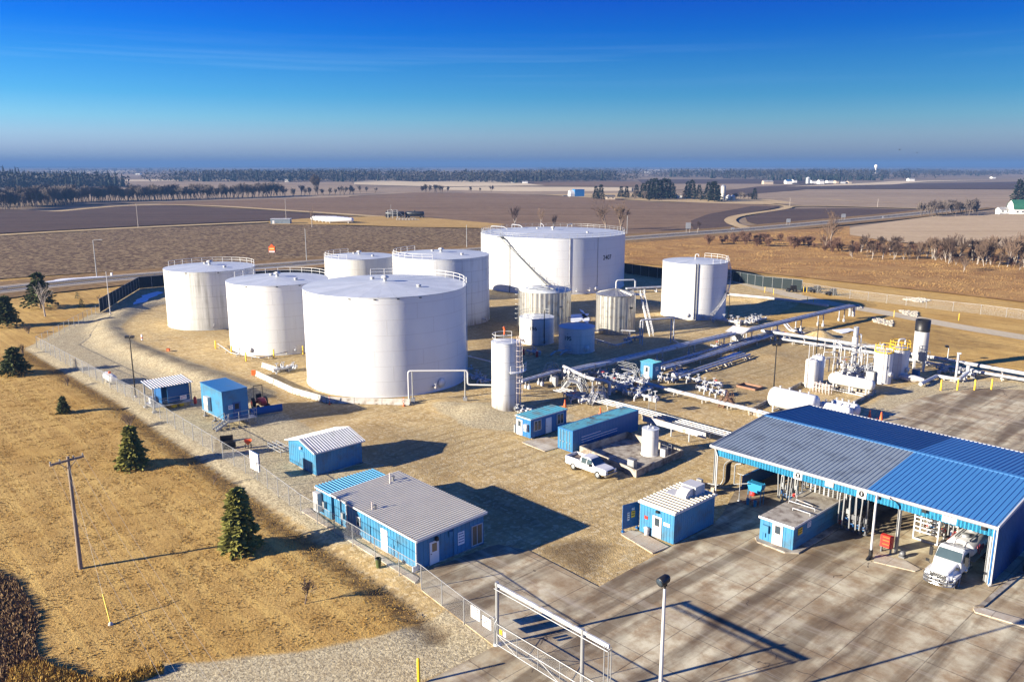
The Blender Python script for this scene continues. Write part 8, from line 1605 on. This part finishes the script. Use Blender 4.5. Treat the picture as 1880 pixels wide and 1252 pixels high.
# road signs
t = thing('roadside_sign', 'orange roadside sign with a pointed top beside the highway', 'sign', G(500, 470)); m = MB(); m.prism([(-1.15, -.2), (1.15, -.2), (1.15, .2), (-1.15, .2)], 1.3, 3.6); m.extr([(-.8, 0), (.8, 0), (.35, .55), (0, .9), (-.35, .55)], (0, -.15, 3.6), (1, 0, 0), (0, 0, 1), (0, .3, 0)); m.build('panel', MT['orange'], t); plaque(t, 'y', -.2, -1.0, 1.0, 1.35, 1.95, -1, 'sign', 1, 'orange', seed=2, dep=.03); plaque(t, 'y', -.2, -.9, .9, 2.4, 3.0, -1, 'yellow', 1, 'sign', seed=3, dep=.02)
for x in (-1.3, 1.3): m = MB(); m.box(x - .12, -.12, -.1, x + .12, .12, 3.4); m.build('post', MT['bark'], t)
for i, (x, y, w_, tp, lb) in enumerate(((1263, 429, 9, 409, 'white two-post billboard beside the highway, right of the widest tank'), (1447, 414, 7, 402, 'small white two-post road sign left of the big bare tree'), (1548, 405, 7, 393, 'white road sign behind the crown of the big bare tree'), (1345, 424, 6, 418, 'low blue-white road sign by the tan lane mouth'), (1621, 402, 3, 397, 'tiny white marker sign far along the highway'))):
    o = G(x, y); k = math.hypot(o.x, o.y)/FPX; h_ = hgt(x, y, tp); w_ *= k; t = thing('road_sign', lb, 'sign', o); m = MB(); m.box(-w_/2, -.1, h_*.45, w_/2, .1, h_); m.build('panel', MT['galv'], t)  # white sign faces coloured grey to paint in their shade
    for s_ in (-.35, .35): m = MB(); m.cyl((w_*s_, .12, 0), (w_*s_, .12, h_*.6), .09, 5); m.build('post', MT['bark_pale'], t)
t = thing('marker_post', 'small white box post beside the highway at the far left', 'post', G(205, 508)); m = MB(); m.box(-.25, -.2, 0, .25, .2, 1.2); m.build('box', MT['sign'], t)
t = thing('bird', 'small dark bird gliding above the right horizon', 'bird', G(1684, 330) + Vector((0, 0, 0)))
o_, d_ = ray(1684, 281); bp = d_*(300/d_.y); bp.z += CAMH; t.location = bp; m = MB(); m.add([(-.9, 0, .25), (-.3, .25, .05), (0, .3, 0), (.3, .25, .05), (.9, 0, .3), (.3, -.1, .03), (0, -.35, 0), (-.3, -.1, .03)], [(0, 1, 7), (1, 2, 6, 7), (2, 3, 5, 6), (3, 4, 5)]); m.ball((0, .05, -.03), .09, .42, .1, 8, 6); m.build('body', MT['black'], t)
o_, d_ = ray(1652, 275); bp = d_*(300/d_.y); bp.z += CAMH; dup(t, bp, .6, 'second small dark bird left of and above the other one', sc=.9)
# ------------------------------------------------------------------ grasses (stuff)
def tufts(name, poly, n, h0, h1, wd, mat, seed, excl=(), clump=0.0, zf=True):
    rs = np.random.RandomState(seed); pl = W(poly); x0, x1 = min(p[0] for p in pl), max(p[0] for p in pl); y0, y1 = min(p[1] for p in pl), max(p[1] for p in pl)
    X = rs.uniform(x0, x1, n*3); Y = rs.uniform(y0, y1, n*3); ok = poly_sd(X, Y, pl) < 0
    for e in excl: ok &= poly_sd(X, Y, e) > .3
    X, Y = X[ok][:n], Y[ok][:n]; n = len(X); Z = height(X, Y) - .05; base = np.stack([X, Y, Z], 1); hh = rs.uniform(h0, h1, n); vs = []; 
    if clump: hh *= .5 + 1.0*np.array([mnoise.noise((x*clump, y*clump, 0))*.5 + .5 for x, y in zip(X, Y)])
    for k in range(3):
        a = rs.uniform(0, 2*np.pi, n); w_ = wd*rs.uniform(.6, 1.3, n); dx, dy = np.cos(a)*w_, np.sin(a)*w_; ln = rs.uniform(-.5, .5, (n, 2))*hh[:, None]
        v = np.zeros((n, 3, 3)); v[:, 0] = base - np.stack([dx, dy, 0*dx], 1); v[:, 1] = base + np.stack([dx, dy, 0*dx], 1); v[:, 2] = base + np.stack([ln[:, 0], ln[:, 1], hh*rs.uniform(.8, 1.2, n)], 1); vs.append(v)
    v = np.concatenate(vs).reshape(-1, 3); me = bpy.data.meshes.new(name); me.vertices.add(len(v)); me.vertices.foreach_set('co', v.ravel()); f = np.arange(len(v)); me.loops.add(len(v)); me.loops.foreach_set('vertex_index', f); me.polygons.add(len(v)//3); me.polygons.foreach_set('loop_start', np.arange(len(v)//3)*3); me.update(); me.materials.append(mat); o = link(name, me); o['kind'] = 'stuff'; return o
def grassmat(name, a, b, c, sc=.12):
    m, t = newmat(name); p = t.pos(); n = t.noise(t.scale(p, (.5, 1.6, 1)), sc, 6, .7); n2 = t.noise(p, 3.0, 2); col = t.mix(t.ramp(n, [(.38, (0,0,0)), (.62, (1,1,1))]), c4(a), c4(b)); col = t.mix(t.math('MULTIPLY', n2, .5), col, c4(c)); t.out(col, .9, 0, None, .1); return m
GM1 = grassmat('straw_lawn_blades', (.40,.25,.06), (.30,.175,.04), (.50,.34,.11)); GM2 = grassmat('marsh_reed_blades', (.36,.235,.085), (.15,.065,.028), (.34,.23,.10), .045); GM3 = grassmat('dark_ditch_brush', (.26,.165,.085), (.11,.06,.035), (.40,.28,.14), .3)
LAWN = [(-300,1600),(-300,560),(60,575),(180,548),(240,531),(183,574),(66,637),(128,673),(243,736),(320,789),(470,884),(550,946),(646,1005),(731,1060),(800,1128),(700,1163),(560,1192),(300,1217),(190,1250),(180,1600)]
LAWN2 = [(-20,1330),(-20,650),(50,645),(225,750),(440,900),(610,1020),(695,1075),(780,1135),(700,1160),(560,1189),(300,1214),(190,1248),(150,1330)]
tufts('lawn_grass', LAWN2, 60000, .03, .10, .05, GM1, 1); tufts('marsh_grass', [(1125,449),(1300,438),(1440,428),(1560,420),(1560,434),(1640,448),(1760,457),(1960,462),(1960,562),(1760,540),(1560,518),(1470,508),(1340,495),(1150,482)], 60000, .15, .5, .16, GM2, 2, clump=.08)
tufts('ditch_brush', [(-60,1030),(30,1065),(72,1130),(66,1200),(130,1250),(100,1330),(-60,1330)], 7000, .08, .38, .09, GM3, 3, clump=.3); tufts('rough_grass', [(20,1230),(60,1215),(190,1250),(300,1222),(300,1235),(190,1275),(120,1330),(0,1330)], 5000, .15, .5, .08, GM1, 4, clump=.3)
#tufts('slope_grass', [(1500,592),(1640,590),(1760,600),(1880,625),(1900,690),(1735,656),(1600,632),(1530,615)], 12000, .08, .22, .09, GM1, 5)
